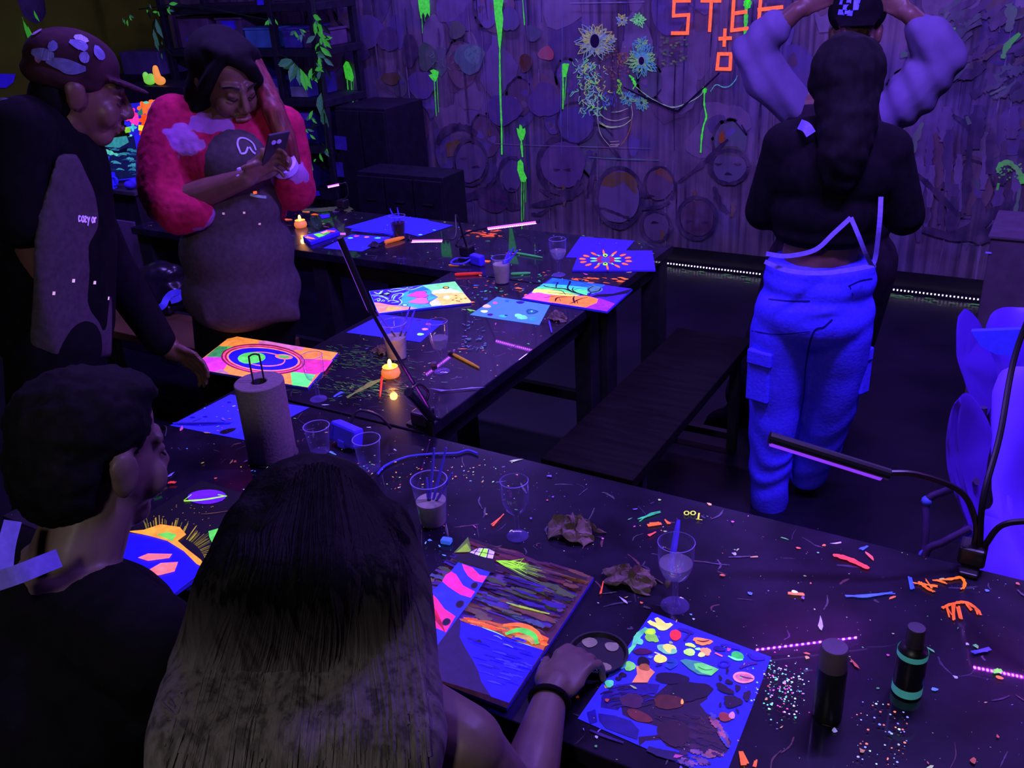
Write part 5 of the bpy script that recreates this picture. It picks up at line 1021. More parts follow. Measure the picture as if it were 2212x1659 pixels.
B.build('body', 'skin_light', t, .0055, 3)
def strands(c): return .003*noise.noise(V((c.x*38, c.y*38, c.z*3)))
B = Body(); B.ell(hc+R @ V((0, -.022, .03)), (.108, .114, .108), R)
COLS = ((560, 520, 470, 425, -.10), (630, 600, 570, 540, -.14), (700, 690, 680, 670, -.16), (770, 780, 790, 800, -.14), (815, 845, 870, 895, -.09), (590, 555, 505, 470, -.04), (790, 815, 850, 880, -.03))
def col_path(x0, x1, x2, x3, o_): return [W(x0, 1150, o_*.45), W(x1, 1260, o_), onz(x2-10, 1420, 1.055+o_*.05), onz(x3-20, 1600, 1.02), onz(x3-35, 1760, .93)]
for c_ in COLS: B.chain(list(zip(col_path(*c_), (.054, .058, .056, .056, .045))))
hair_o = B.build('hair', 'hair_blonde', t, .008, 6, strands)
mb = MB(); r_ = random.Random(77); bpy.context.view_layer.update(); off_ = t.location
for i_ in range(420):          # separate locks lying on the hair, crown to tips
    f0 = r_.uniform(-1, 1); xa_ = 692+f0*168; xb_ = 690+f0*185; xc_ = 675+f0*225; xd_ = 655+f0*265; xe_ = 640+f0*290; y0_ = 1000+abs(f0)**2.2*110+r_.uniform(0, 60); ye_ = r_.uniform(1500, 1740); wv = r_.uniform(-14, 14); path = []
    for x, y in catmull([V((692+f0*110, y0_, 0)), V((xa_, 1150, 0)), V((xb_+wv, 1230, 0)), V((xc_-wv, 1380, 0)), V((xd_+wv*.6, 1540, 0)), V((xe_, ye_, 0))], 5) and [(q.x, q.y) for q in catmull([V((692+f0*110, y0_, 0)), V((xa_, 1150, 0)), V((xb_+wv, 1230, 0)), V((xc_-wv, 1380, 0)), V((xd_+wv*.6, 1540, 0)), V((xe_, ye_, 0))], 5)]:
        ok, loc, nn, _ = hair_o.ray_cast(CAM-off_, ray(x, y).normalized())
        if ok: path.append(loc+off_+nn*.001)
    if len(path) > 6:
        n_ = len(path); w0 = r_.uniform(.003, .0075); mb.tube(path, [w0*(.35+.65*math.sin(pi*min(.92, max(.05, k/(n_-1)))))for k in range(n_)], 5)
mb.build('hair_locks', 'hair_blonde', hair_o, True)
B = Body(); B.chain([(nk-Z*.16, .13), (hip+Z*.2, .14), (hip, .155)]); B.build('dark_top', 'black_cloth', t, .010, 5)
for sx in (-.09, .09): B = Body(); B.chain([(hip+V((sx, 0, 0)), .10), (hip+V((sx, .38, -.09)), .075), (hip+V((sx, .40, -.54)), .06)]); B.build('trouser_leg', 'black_cloth', t, .012, 4); shoe('shoe', hip+V((sx, .40, 0)), (0, 1), t)
ax_ = (wR-eR).normalized(); q_ = wR-ax_*.012; mb = MB(); u_ = ax_.orthogonal().normalized(); v_ = ax_.cross(u_)
mb.tube([q_+(u_*math.cos(a)+v_*math.sin(a))*.031 for a in [2*pi*k/24 for k in range(25)]], .0058, 8, False).build('hair_tie', 'black_cloth', t, True)
# dish under the hand
p = onz(1292, 1418, TZ+.001); td = thing('paint_dish', 'small black dish with cream paint under the reaching hand', 'dish', p); p = V((p.x, p.y, TZ+.001))
MB().lathe([(0, 0), (.05, 0), (.055, .008), (.055, .012), (.051, .012), (.047, .004), (0, .004)], 32, p).build('dish', 'black_plastic', td, True)
P = Paint((0, 0, TZ+.0062), (1, 0, 0), (0, 1, 0)); P.blob(p.x-.028, p.y+.022, .015, .013, (120, 110, 100), .25, metric=True); P.blob(p.x+.014, p.y+.030, .013, .012, (125, 115, 105), .25, metric=True); P.blob(p.x+.02, p.y-.026, .018, .012, (120, 110, 95), .25, metric=True); P.build_each('cream_paint', td)

# ---- standing person in pale cargo trousers, seen from behind
W = VP(-.64, 2.97); F5 = V((-.15, 1, 0)).normalized()
t = thing('person', 'person with long black hair and glowing blue cargo trousers seen from behind', 'person', (-.66, 2.97, 0), 'people')
hc = W(1828, 182, .03); R = frame(F5); B = Body(); head_prims(B, hc, R, 1.0)
B.chain([(hc-Z*.08, .055), (W(1815, 290, .02), .06)]); sL, sR = W(1700, 315, .02), W(1915, 325, .02); B.chain([(sL, .06), (W(1808, 300, .02), .08), (sR, .06)]); B.chain([(W(1802, 350, .02), .125), (W(1785, 470, .02), .115), (W(1772, 545, .02), .12), (W(1760, 640, .02), .13)])
e1, e2 = W(1652, 455, .06), W(1952, 465, .06); w1, w2 = W(1690, 400, .28), W(1925, 410, .28); B.chain([(sL, .055), (e1, .045), (w1, .03)]); B.chain([(sR, .055), (e2, .045), (w2, .03)]); hand_prims(B, w1, F5+Z*.4, W.r, Z, (.4,)*4); hand_prims(B, w2, F5+Z*.4, -W.r, Z, (.4,)*4)
for a_ in ([(1700, 690, 0), (1678, 870, 0), (1662, 1090, 0)], [(1812, 690, .02), (1790, 870, .06), (1742, 1040, .14)]): B.chain([(W(*a_[0]), .085), (W(*a_[1]), .06), (W(*a_[2]), .04)])
B.build('body', 'skin_dark', t, .007, 3)
B = Body(); B.ell(hc+Z*.025, (.112, .128, .125), R); B.chain([(hc-F5*.03, .095), (W(1830, 260, -.05), .088), (W(1822, 330, -.10), .075), (W(1815, 385, -.11), .05)]); B.build('hair', 'hair_black', t, .009, 5, lambda c: .008*noise.noise(c*26))
B = Body(); B.chain([(sL, .078), (W(1808, 310, .02), .10), (sR, .078)]); B.ell(W(1803, 370, .02), (.195, .135, .15), frame(W.n)); B.ell(W(1787, 455, .02), (.172, .145, .12), frame(W.n)); B.ell(W(1780, 498, .02), (.162, .14, .055), frame(W.n)); B.chain([(sL, .075), (e1, .066), (w1, .05)]); B.chain([(sR, .075), (e2, .066), (w2, .05)]); B.build('crop_top', 'black_cloth', t, .010, 5)
B = Body(); B.ell(W(1769, 602, .02), (.182, .158, .10), frame(W.n)); B.ell(W(1771, 572, .02), (.176, .152, .045), frame(W.n)); B.ell(W(1757, 670, .01), (.196, .165, .14), frame(W.n))
B.chain([(W(1697, 710, 0), .118), (W(1688, 765, 0), .110), (W(1677, 865, 0), .094), (W(1667, 960, 0), .081), (W(1662, 1045, 0), .072), (W(1662, 1100, 0), .062)])
B.chain([(W(1808, 710, .01), .118), (W(1805, 765, .02), .108), (W(1794, 865, .05), .093), (W(1770, 955, .09), .082), (W(1745, 1025, .13), .066)])
def folds(c):
    low = max(0, min(1, (.55-c.z)/.4)); return .004*noise.noise(c*10)+low*.003*math.sin(c.z*55+6*noise.noise(c*6))
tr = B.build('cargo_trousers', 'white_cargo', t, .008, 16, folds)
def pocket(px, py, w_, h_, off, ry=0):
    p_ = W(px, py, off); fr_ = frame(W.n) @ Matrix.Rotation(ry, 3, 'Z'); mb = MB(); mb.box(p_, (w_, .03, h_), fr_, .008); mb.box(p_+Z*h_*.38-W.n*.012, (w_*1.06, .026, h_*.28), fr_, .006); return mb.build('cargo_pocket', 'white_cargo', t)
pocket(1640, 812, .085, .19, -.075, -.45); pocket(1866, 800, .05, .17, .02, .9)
p_ = W(1790, 690, 0); bpy.context.view_layer.update()
for pts_, w_ in (([(1660, 646), (1705, 650), (1750, 650)], .004), ([(1832, 618), (1860, 606), (1884, 602)], .004), ([(1835, 618), (1842, 638)], .004), ([(1798, 690), (1780, 706), (1757, 718), (1740, 790), (1735, 860), (1716, 950)], .006), ([(1640, 855), (1660, 860)], .004), ([(1625, 715), (1680, 722), (1750, 716)], .003)): decal('seam', pts_, tr, t, c=(14, 8, 120), g=0, w=w_, lift=.0015)
ribbon('apron_tie', [W(1655, 548, -.17), W(1700, 553, -.19), W(1760, 540, -.19), W(1800, 505, -.17), W(1838, 470, -.15)], .014, 'apron_strap', t); ribbon('apron_tie', [W(1838, 470, -.15), W(1855, 510, -.17), W(1870, 548, -.16), W(1884, 575, -.12)], .013, 'apron_strap', t)
ribbon('apron_tie', [W(1652, 565, -.13), W(1700, 584, -.19), W(1770, 590, -.205), W(1840, 582, -.19), W(1892, 572, -.11)], .014, 'apron_strap', t); ribbon('apron_tie', [W(1903, 425, -.09), W(1900, 480, -.13), W(1892, 550, -.12), W(1886, 572, -.12)], .014, 'apron_strap', t); ribbon('shoulder_strap', [W(1727, 268, -.04), W(1742, 275, -.075), W(1752, 290, -.085)], .03, 'apron_strap', t)
shoe('shoe', W(1655, 1120, .0), F5, t); shoe('shoe', W(1738, 1062, .15), F5, t)

# ---- person behind, arms raised to the cap
W = VP(-.84, 3.66); F6 = -W.n
t = thing('person', 'person in a black cap and pale sleeves with both arms raised, partly hidden', 'person', (-.9, 3.66, 0), 'people')
hc = W(1848, 70, .0); R = frame(F6); B = Body(); T6 = head_prims(B, hc, R, 1.06)
B.chain([(hc-Z*.08, .058), (W(1822, 205, .0), .065)]); sL, sR = W(1730, 235, .02), W(1905, 245, .02); B.chain([(sL, .06), (W(1820, 230, .02), .085), (sR, .06)]); B.chain([(W(1815, 300, .02), .14), (W(1800, 460, .02), .13), (W(1785, 560, .02), .15)])
e1, e2 = W(1618, 118, -.02), W(2058, 128, -.02); w1, w2 = W(1722, 22, -.06), W(1965, 30, -.06); B.chain([(sL, .055), (e1, .05), (w1, .032)]); B.chain([(sR, .055), (e2, .05), (w2, .032)])
hand_prims(B, w1, (W(1790, -10, -.05)-w1), W.n+W.r*.3, Z, (.35,)*4, 1.0); hand_prims(B, w2, (W(1905, -5, -.05)-w2), W.n-W.r*.3, Z, (.35,)*4, 1.0)
for x, x2 in ((1740, 1600), (1850, 1790)): B.chain([(W(x, 580, .02), .09), (W((x+x2)/2, 730, .02), .06), (W(x2, 870, .0), .042)])
B.build('body', 'skin_dark', t, .007, 3); face_bits(T6, R, 1.06, t)
B = Body(); B.ell(hc+R @ V((0, -.01, .07)), (.102, .115, .085), R); B.hull([hc+R @ V(p_) for p_ in ((-.08, .07, .06), (.08, .07, .06), (-.06, .15, .04), (.06, .15, .04), (-.08, .07, .05), (.08, .07, .05), (-.06, .15, .03), (.06, .15, .03))]); B.ell(hc+R @ V((0, -.06, -.03)), (.09, .06, .09), R); cp = B.build('black_cap', 'black_cloth', t, .008, 4)
B = Body(); B.chain([(W(1722, 238, .03), .075), (W(1660, 170, .0), .088), (W(1628, 112, -.02), .080), (W(1660, 68, -.04), .066), (W(1692, 48, -.05), .048)])
B.chain([(W(1912, 255, .03), .075), (W(1975, 195, .0), .095), (W(2035, 130, -.02), .085), (W(2008, 85, -.04), .076), (W(1982, 58, -.05), .05)])
B.build('blouse_sleeves', 'white_sleeve', t, .010, 6, lambda c: .010*noise.noise(c*9)+.005*math.sin(c.x*70+c.z*40))
B = Body(); B.chain([(W(1735, 250, .03), .085), (W(1820, 250, .03), .11), (W(1900, 255, .03), .085)]); B.ell(W(1812, 340, .02), (.22, .18, .2), frame(W.n)); B.ell(W(1818, 262, .02), (.16, .14, .07), frame(W.n)); B.ell(W(1795, 470, .03), (.24, .17, .16), frame(W.n)); B.chain([(W(1740, 570, .03), .16), (W(1690, 700, .03), .13), (W(1610, 850, .02), .09)]); B.chain([(W(1850, 570, .03), .16), (W(1830, 720, .03), .12), (W(1790, 850, .03), .09)]); B.build('dark_dress', 'dark_cloth', t, .012, 6)
shoe('shoe', W(1598, 880, -.02), F6-W.r*.8, t); shoe('shoe', W(1790, 885, .0), F6, t)
bpy.context.view_layer.update()
for pts_ in ([(1815, 6), (1858, 4)], [(1822, 16), (1855, 16)], [(1812, 26), (1842, 29)], [(1835, 0), (1830, 30)], [(1850, 0), (1848, 22)]): decal('cap_patch', pts_, cp, t, c=(70, 60, 255), g=.7, w=.017)

# ------------------------------------------------------------------ the mural on the back wall
WALL = lambda dz=2.5e-5: Paint((0, YW, 0), (1, 0, 0), (0, 0, 1), dz)
rnd = random.Random(21)
M_ = WALL()
XA, XB = -5.0, 2.6
def wx(): return rnd.uniform(XA, XB)
pal = [(108, 92, 130), (92, 78, 124), (118, 100, 122), (78, 66, 104), (98, 88, 140), (120, 108, 130), (84, 72, 126), (108, 84, 92), (90, 98, 102), (88, 66, 84)]
for i in range(190):            # soft brushed patches
    x, z = wx(), rnd.uniform(.45, 2.4); s = rnd.uniform(.05, .16); M_.blob(x, z, s*rnd.uniform(.6, 1.1), s*rnd.uniform(.8, 1.6), rnd.choice(pal), 0, metric=True, n=14, jit=.25)
for i in range(60):             # faded balloon heads
    x, z = wx(), rnd.uniform(.55, 2.2); s = rnd.uniform(.06, .14); c = rnd.choice(pal); M_.blob(x, z, s, s*1.25, c, 0, metric=True, n=22, jit=.05)
    for k in range(4): a = rnd.uniform(0, 6); M_.blob(x+math.cos(a)*s*.45, z+math.sin(a)*s*.6, s*.3, s*.22, rnd.choice(pal), 0, rot=rnd.random()*3, metric=True, n=10, jit=.3)
    if i % 2: M_.stroke([(x+s*1.05*math.cos(a), z+s*1.3*math.sin(a)) for a in [rnd.uniform(0, 1)+k*.28 for k in range(rnd.randint(8, 20))]], .018, (34, 28, 50), 0, metric=True, jit=.3)
for i in range(260):            # vertical runs and drips of thin paint
    x, z1 = wx(), rnd.uniform(.3, 2.3); L_ = rnd.uniform(.1, .6); M_.stroke([(x, z1), (x+rnd.uniform(-.004, .004), max(.13, z1-L_*.5)), (x+rnd.uniform(-.006, .006), max(.125, z1-L_))], rnd.uniform(.004, .016), rnd.choice([(30, 24, 46), (112, 98, 128), (52, 44, 96), (100, 92, 110), (24, 18, 40), (120, 110, 140)]), 0, metric=True, jit=.3)
M_.m = (960, 240, 3.3515)
for x, y, rx, ry, c in ((1270, 620, 150, 190, (104, 92, 122)), (870, 380, 160, 170, (92, 70, 112)), (200, 370, 110, 140, (84, 72, 106)), (1840, 770, 120, 130, (74, 50, 62)), (1540, 830, 90, 100, (90, 78, 100)), (1565, 530, 95, 110, (96, 76, 96)), (2070, 400, 120, 110, (88, 84, 106)), (960, 90, 130, 130, (84, 74, 128)), (500, 480, 70, 100, (90, 76, 112)), (370, 640, 110, 90, (64, 30, 70))): M_.pblob(x, y, rx, ry, c, 0, jit=.06, n=24)
OC = (105, 82, 18)
for pts_ in ([(1120, 530), (1130, 470), (1230, 435), (1330, 440), (1410, 490), (1400, 600), (1370, 580), (1310, 510), (1230, 550)], [(20, 230), (100, 205), (140, 225), (90, 320), (30, 330)]): M_.poly(pts_, OC, .02)
M_.poly([(1520, 440), (1580, 400), (1650, 450), (1665, 520), (1600, 480)], (125, 72, 14), .03); M_.poly([(1950, 300), (1990, 250), (2120, 250), (2190, 300), (2180, 330), (2000, 310)], (70, 76, 52), .0)
for a in ([(870, 530), (880, 600), (875, 680)], [(2090, 660), (2100, 700), (2085, 760)], [(1820, 570), (1815, 650)], [(1590, 860), (1580, 930)], [(2020, 140), (2015, 190), (2015, 240)], [(330, 130), (340, 180)]): M_.stroke(a, .030, OC if a[0][0] != 2020 else (150, 80, 15), .02, jit=.3)
DKB = (38, 30, 56)
for x, y, rx, ry, w_, a0, a1 in ((200, 370, 120, 165, .022, 0, 6.3), (1275, 620, 168, 215, .030, 0, 6.3), (870, 390, 180, 200, .040, 1.0, 4.6), (1540, 830, 108, 112, .020, 0, 6.3), (1835, 770, 138, 150, .022, 0, 6.3), (500, 480, 100, 150, .025, 2.2, 7), (2070, 400, 140, 120, .022, 0, 6.3), (960, 80, 140, 150, .010, 0, 6.3), (1565, 540, 110, 140, .016, 2.5, 7), (120, 260, 160, 150, .05, 3.3, 5.6)): M_.ring(x, y, rx, ry, w_, DKB, 0, a0=a0, a1=a1, jit=.35)
for a, w_ in (([(20, 610), (150, 625), (300, 570), (380, 480)], .05), ([(640, 680), (760, 660), (900, 620), (1010, 560)], .05), ([(700, 560), (800, 620), (860, 640)], .03), ([(1700, 510), (1850, 400), (1960, 300), (2060, 200)], .03), ([(880, 560), (920, 600), (990, 500)], .05), ([(1110, 140), (1200, 240), (1290, 350)], .03), ([(1440, 700), (1560, 690), (1640, 650)], .03), ([(1150, 700), (1240, 730), (1360, 780)], .02), ([(330, 620), (480, 680), (560, 690)], .05), ([(640, 740), (700, 740), (780, 690)], .025), ([(1960, 540), (2000, 660), (2060, 730)], .04), ([(1040, 620), (1060, 560), (1110, 300)], .03)): M_.stroke(a, w_, DKB, 0, jit=.4)
for x, y in ((1150, 700), (1320, 760), (1500, 610), (150, 340), (240, 400), (820, 420), (900, 420), (1990, 380), (2130, 380), (2060, 450), (1780, 790), (1890, 800), (1530, 800), (500, 560)): M_.pblob(x, y, 26, 9, (40, 18, 46), 0, jit=.4)
M_.m = (700, 0, 2.962)
for x, y, rx, ry, c, g_ in ((940, 370, 95, 95, (70, 104, 110), .05), (965, 350, 55, 60, (84, 130, 122), .06), (670, 360, 60, 90, (52, 84, 66), .04), (290, 200, 95, 110, (92, 78, 134), 0), (1430, 340, 50, 45, (150, 66, 80), .12), (860, 190, 50, 60, (84, 92, 84), .02), (420, 250, 70, 80, (74, 58, 100), 0), (1200, 120, 60, 80, (88, 84, 116), 0), (1350, 210, 50, 50, (72, 84, 92), 0), (1420, 640, 105, 110, (84, 68, 118), 0), (640, 540, 90, 90, (86, 70, 124), 0), (220, 330, 80, 70, (60, 48, 90), 0), (440, 500, 60, 40, (88, 68, 24), .02), (560, 320, 50, 110, (38, 28, 60), 0), (1300, 400, 40, 60, (80, 48, 20), .02), (1160, 700, 110, 100, (80, 64, 118), 0)): M_.pblob(x, y, rx, ry, c, g_, jit=.15, n=20)
for k in range(40): x, y = rnd.uniform(700, 1000), rnd.uniform(300, 430); M_.stroke([(x, y), (x+rnd.uniform(-30, 30), y+rnd.uniform(5, 30))], .008, rnd.choice([(84, 130, 122), (60, 100, 100), (70, 110, 80)]), .05, jit=.4)
for a, c in (([(1530, 30), (1535, 300), (1525, 600), (1530, 980)], (90, 110, 170)), ([(1570, 560), (1570, 880)], (120, 130, 160)), ([(1580, 18), (1800, 15), (2060, 10)], (140, 135, 170)), ([(1100, 915), (1500, 930), (2100, 945)], (120, 110, 140)), ([(1700, 1000), (1850, 1010), (2150, 1020)], (80, 140, 140))): M_.stroke(a, .006, c, .06, jit=.6)
M_.m = (1880, 0, 2.964)
for i in range(46):            # green-grey leaf sweeps on the right
    x, y = rnd.uniform(380, 980), rnd.uniform(40, 640); M_.stroke([(x, y), (x+50, y-26), (x+rnd.uniform(90, 220), y-rnd.uniform(40, 120))], rnd.uniform(.02, .06), rnd.choice([(78, 90, 92), (70, 70, 84), (84, 72, 98), (84, 104, 98), (58, 50, 70), (88, 78, 70)]), 0, jit=.5)
for i in range(40): x, y = rnd.uniform(300, 980), rnd.uniform(640, 1300); M_.stroke([(x, y), (x-8, y+120), (x-20, y+rnd.uniform(180, 320))], rnd.uniform(.02, .07), rnd.choice([(92, 78, 118), (74, 62, 96), (108, 94, 128), (58, 48, 74)]), 0, jit=.3)
for a, w_ in (([(270, 1080), (400, 1200), (560, 1360), (600, 1370)], .03), ([(600, 1360), (620, 1150), (650, 830)], .04), ([(530, 730), (620, 790), (640, 850)], .03), ([(340, 1460), (560, 1500), (760, 1380), (900, 1300)], .07), ([(560, 1500), (800, 1490), (980, 1400)], .1)): M_.stroke(a, w_, (40, 32, 58), 0, jit=.3)
G2 = (70, 190, 60)
for a, w_, g_ in (([(500, 180), (550, 180)], .016, .2), ([(850, 370), (880, 290), (960, 210)], .03, .16), ([(890, 20), (905, 100), (885, 200)], .05, .05), ([(250, 1050), (290, 900), (340, 780)], .035, .06), ([(820, 1100), (830, 1055), (890, 1035), (960, 1090)], .026, .3), ([(940, 1080), (970, 1120), (975, 1170)], .03, .3), ([(815, 1210), (825, 1165)], .018, .2), ([(960, 1200), (930, 1350), (880, 1520)], .02, .06), ([(620, 740), (640, 790)], .03, .07), ([(770, 600), (870, 550)], .03, .06), ([(480, 90), (500, 100)], .05, .04), ([(200, 345), (245, 345)], .05, .06)): M_.stroke(a, w_, G2 if g_ > .1 else (86, 120, 96), g_, jit=.4)
for i in range(30): x, y = 820+rnd.random()*160, 1040+rnd.random()*110; M_.stroke([(x, y), (x+rnd.uniform(-25, 25), y+rnd.uniform(-15, 15))], .012, G2, .22, jit=.4)
stuff(M_.build('mural_paint', wb, 'mural_brushed'))

# bright green drips, each its own run of paint
GD = (70, 225, 60)
def drip(parts, g=.5):
    P = WALL(); P.m = (700, 0, 2.962)
    for kind, a, w_ in parts:
        if kind == 'b': P.poly(a, GD, g)
        else: P.stroke(a, w_, GD, g*(.9 if w_ > .008 else .6), taper=.25, jit=.3)
    P.z += .0225; P.P = [(q, c, g_, z_+.022) for q, c, g_, z_ in P.P]; return P.build('paint_drip', wb, 'wall_paint')
drip([('b', [(612, -20), (685, -20), (690, 60), (688, 105), (672, 80), (660, 110), (645, 75), (632, 120), (620, 60)], 0), ('s', [(636, 90), (640, 150), (641, 210)], .006), ('s', [(655, 90), (658, 135)], .004)])
drip([('b', [(1093, -20), (1162, -20), (1150, 60), (1158, 120), (1146, 250), (1138, 330), (1128, 290), (1118, 200), (1105, 120), (1100, 60)], 0), ('s', [(1135, 310), (1136, 450), (1140, 640), (1146, 800), (1148, 985)], .013)])
drip([('b', [(135, 420), (152, 388), (170, 395), (190, 440), (203, 490), (195, 520), (150, 500)], 0), ('s', [(158, 490), (165, 560), (170, 650)], .010), ('s', [(185, 500), (190, 580), (202, 685)], .009), ('s', [(200, 500), (198, 590)], .004)])
drip([('b', [(680, 478), (705, 470), (690, 450), (712, 440), (745, 455), (740, 490), (725, 520), (705, 510)], 0), ('s', [(716, 505), (722, 600), (730, 740)], .008), ('s', [(735, 500), (738, 600), (745, 715)], .005)])
drip([('b', [(1530, 410), (1545, 402), (1578, 405), (1568, 450), (1560, 490), (1535, 490)], 0), ('s', [(1538, 470), (1540, 560), (1538, 695)], .011), ('s', [(1560, 470), (1555, 560), (1548, 640)], .006)])
drip([('b', [(1242, 815), (1258, 822), (1262, 792), (1275, 800), (1282, 822), (1296, 815), (1300, 845), (1285, 890), (1265, 895), (1250, 860)], 0), ('s', [(1272, 880), (1275, 940), (1280, 1000)], .015)])
drip([('b', [(1250, 1030), (1268, 1015), (1285, 1040), (1288, 1090), (1308, 1135), (1295, 1160), (1270, 1158), (1258, 1120), (1246, 1080)], 0), ('s', [(1275, 1150), (1274, 1300), (1276, 1490)], .008), ('s', [(1290, 1150), (1288, 1280), (1287, 1400)], .006), ('s', [(1302, 1150), (1300, 1290)], .004)])
drip([('s', [(1282, -10), (1288, 80), (1294, 160)], .008)], .5)
drip([('s', [(2010, -10), (1985, 30)], .05), ('s', [(1990, 20), (1975, 120), (1968, 240)], .010)], .45) if False else None
P = WALL(); P.m = (1220, 0, 5.026)
for a, w_, g_ in (([(2000, -10), (1985, 60), (1980, 200), (1970, 390)], .022, .4), ([(1975, -5), (2000, 25), (2030, 0)], .05, .5)): P.stroke(a, w_, GD, g_, taper=.4, jit=.3)
P.P = [(q, c, g_, z_+.022) for q, c, g_, z_ in P.P]; P.build('paint_drip', wb, 'wall_paint')
P = WALL(); P.m = (1220, 0, 5.026)
P.stroke([(1510, 960), (1530, 970), (1545, 950)], .03, GD, .4, jit=.4); P.stroke([(1530, 980), (1528, 1130), (1550, 1260), (1520, 1360), (1500, 1480), (1488, 1650)], .012, GD, .5, taper=.3, jit=.4); P.P = [(q, c, g_, z_+.022) for q, c, g_, z_ in P.P]; P.build('paint_drip', wb, 'wall_paint')

# orange tape-like lettering: S T E F + and an open square
OT = (255, 105, 55)
def letter(segs, m_=(1220, 0, 5.026)):
    P = WALL(); P.m = m_
    for a, b_ in segs: P.stroke([a, b_], .0195, OT, .82, taper=0, jit=.04, smooth=False)
    P.P = [(q, c, g_, z_+.024) for q, c, g_, z_ in P.P]; return P.build('painted_letter', wb, 'wall_paint')
letter([((1385, 2), (1185, 6)), ((1205, -6), (1195, 180)), ((1180, 168), (1378, 156)), ((1362, 150), (1345, 368)), ((1170, 356), (1365, 354))])
letter([((1490, 4), (1715, 4)), ((1608, 0), (1586, 342))]); letter([((1835, -40), (2005, -45)), ((1852, -40), (1828, 340)), ((1845, 142), (1995, 122)), ((1812, 328), (2010, 302))])
letter([((660, -25), (800, -30)), ((660, -30), (645, 148)), ((640, 55), (788, 38))], (1400, 0, 2.676)); letter([((1755, 305), (1744, 502)), ((1684, 416), (1828, 408))]); letter([((1670, 580), (1832, 580)), ((1818, 570), (1808, 755)), ((1650, 742), (1822, 744)), ((1686, 575), (1668, 750))])

# line-drawn flowers in a glass vase
P = WALL(1.2e-5); P.m = (1220, 0, 5.026); r3 = random.Random(5)
def petals(cx, cy, r0, r1, n, cols, g, sq=1.2):
    for k in range(n):
        a = 2*pi*k/n+r3.uniform(-.1, .1); l = r1*r3.uniform(.7, 1.15); x0, y0 = cx+r0*math.cos(a), cy+r0*sq*math.sin(a); x1, y1 = cx+l*math.cos(a), cy+l*math.sin(a); nx, ny = -math.sin(a)*l*.12, math.cos(a)*l*.12
        c = r3.choice(cols); P.stroke([(x0, y0), ((x0+x1)/2+nx, (y0+y1)/2+ny), (x1, y1)], .0062, c, g*1.5); P.stroke([(x0, y0), ((x0+x1)/2-nx, (y0+y1)/2-ny), (x1, y1)], .0062, c, g*1.5)
YG = [(150, 165, 110), (120, 150, 140), (165, 175, 90), (110, 140, 160)]; TG = [(90, 160, 130), (70, 140, 150), (120, 190, 100), (80, 150, 160)]
petals(345, 440, 52, 215, 34, YG, .2); petals(345, 450, 60, 140, 26, YG, .2); petals(850, 650, 36, 180, 30, TG, .2); petals(850, 660, 40, 100, 16, TG, .22); petals(520, 420, 10, 60, 12, YG, .2); petals(640, 215, 10, 75, 12, YG, .18); petals(820, 210, 8, 90, 12, [(90, 200, 90), (120, 220, 110)], .25); petals(850, 1110, 15, 90, 14, TG, .15); petals(700, 1060, 15, 90, 14, TG, .15); petals(850, 470, 10, 90, 12, TG, .18); petals(650, 620, 22, 70, 12, [(120, 80, 60), (130, 100, 90)], .12)
for x, y, r_ in ((345, 440, 1), (850, 655, .62)): P.pblob(x, y, 52*r_, 78*r_, (30, 18, 50), 0, jit=.05); P.ring(x, y, 54*r_, 80*r_, .005, (140, 150, 150), .2)
for k in range(150):
    y = r3.uniform(620, 1230); x = r3.gauss(285, 85)+(y-900)*.12; c = r3.choice([(100, 190, 130), (120, 220, 90), (130, 170, 170), (170, 190, 90), (90, 170, 150)]); P.stroke([(x, y), (x+r3.uniform(-30, 30), y+r3.uniform(5, 30)), (x+r3.uniform(-50, 50), y+r3.uniform(20, 70))], .0055, c, .34)
for k in range(90): x, y = r3.gauss(560, 85), r3.gauss(720, 140); c = r3.choice([(120, 75, 62), (140, 95, 70), (100, 60, 80), (150, 120, 90)]); P.stroke([(x, y), (x+r3.uniform(-16, 16), y+r3.uniform(-22, 22)), (x+r3.uniform(-22, 22), y+r3.uniform(-8, 30))], .005, c, .13)
for k in range(40): x, y = r3.uniform(430, 580), r3.uniform(980, 1130); P.stroke([(x, y), (x+r3.uniform(-12, 12), y+30)], .004, (70, 90, 190), .2)
for k in range(22): x, y = r3.uniform(590, 640), r3.uniform(850, 1000); P.stroke([(x, y), (x+r3.uniform(-12, 12), y+25)], .010, (110, 220, 50), .3)
P.stroke([(720, 810), (760, 850), (790, 930)], .018, GD, .5, jit=.4); P.stroke([(760, 960), (800, 900)], .01, GD, .5)
VC = (150, 155, 130)
for a, c in (([(385, 1010), (376, 1200), (392, 1380), (430, 1480), (510, 1575)], VC), ([(740, 1130), (757, 1220), (745, 1290)], VC), ([(750, 1290), (725, 1400), (680, 1500), (630, 1565)], (150, 90, 30)), ([(400, 1220), (470, 1280), (580, 1300), (720, 1260)], VC), ([(395, 1310), (480, 1360), (560, 1370), (660, 1350), (740, 1290)], (160, 190, 120)), ([(400, 1330), (500, 1375), (620, 1365)], (160, 190, 120)), ([(530, 1210), (620, 1200), (710, 1165)], VC), ([(510, 1530), (610, 1522)], (190, 160, 150)), ([(512, 1562), (615, 1556)], (190, 160, 150)), ([(508, 1582), (600, 1574)], (190, 160, 150))): P.stroke(a, .0055, c, .3, jit=.4)
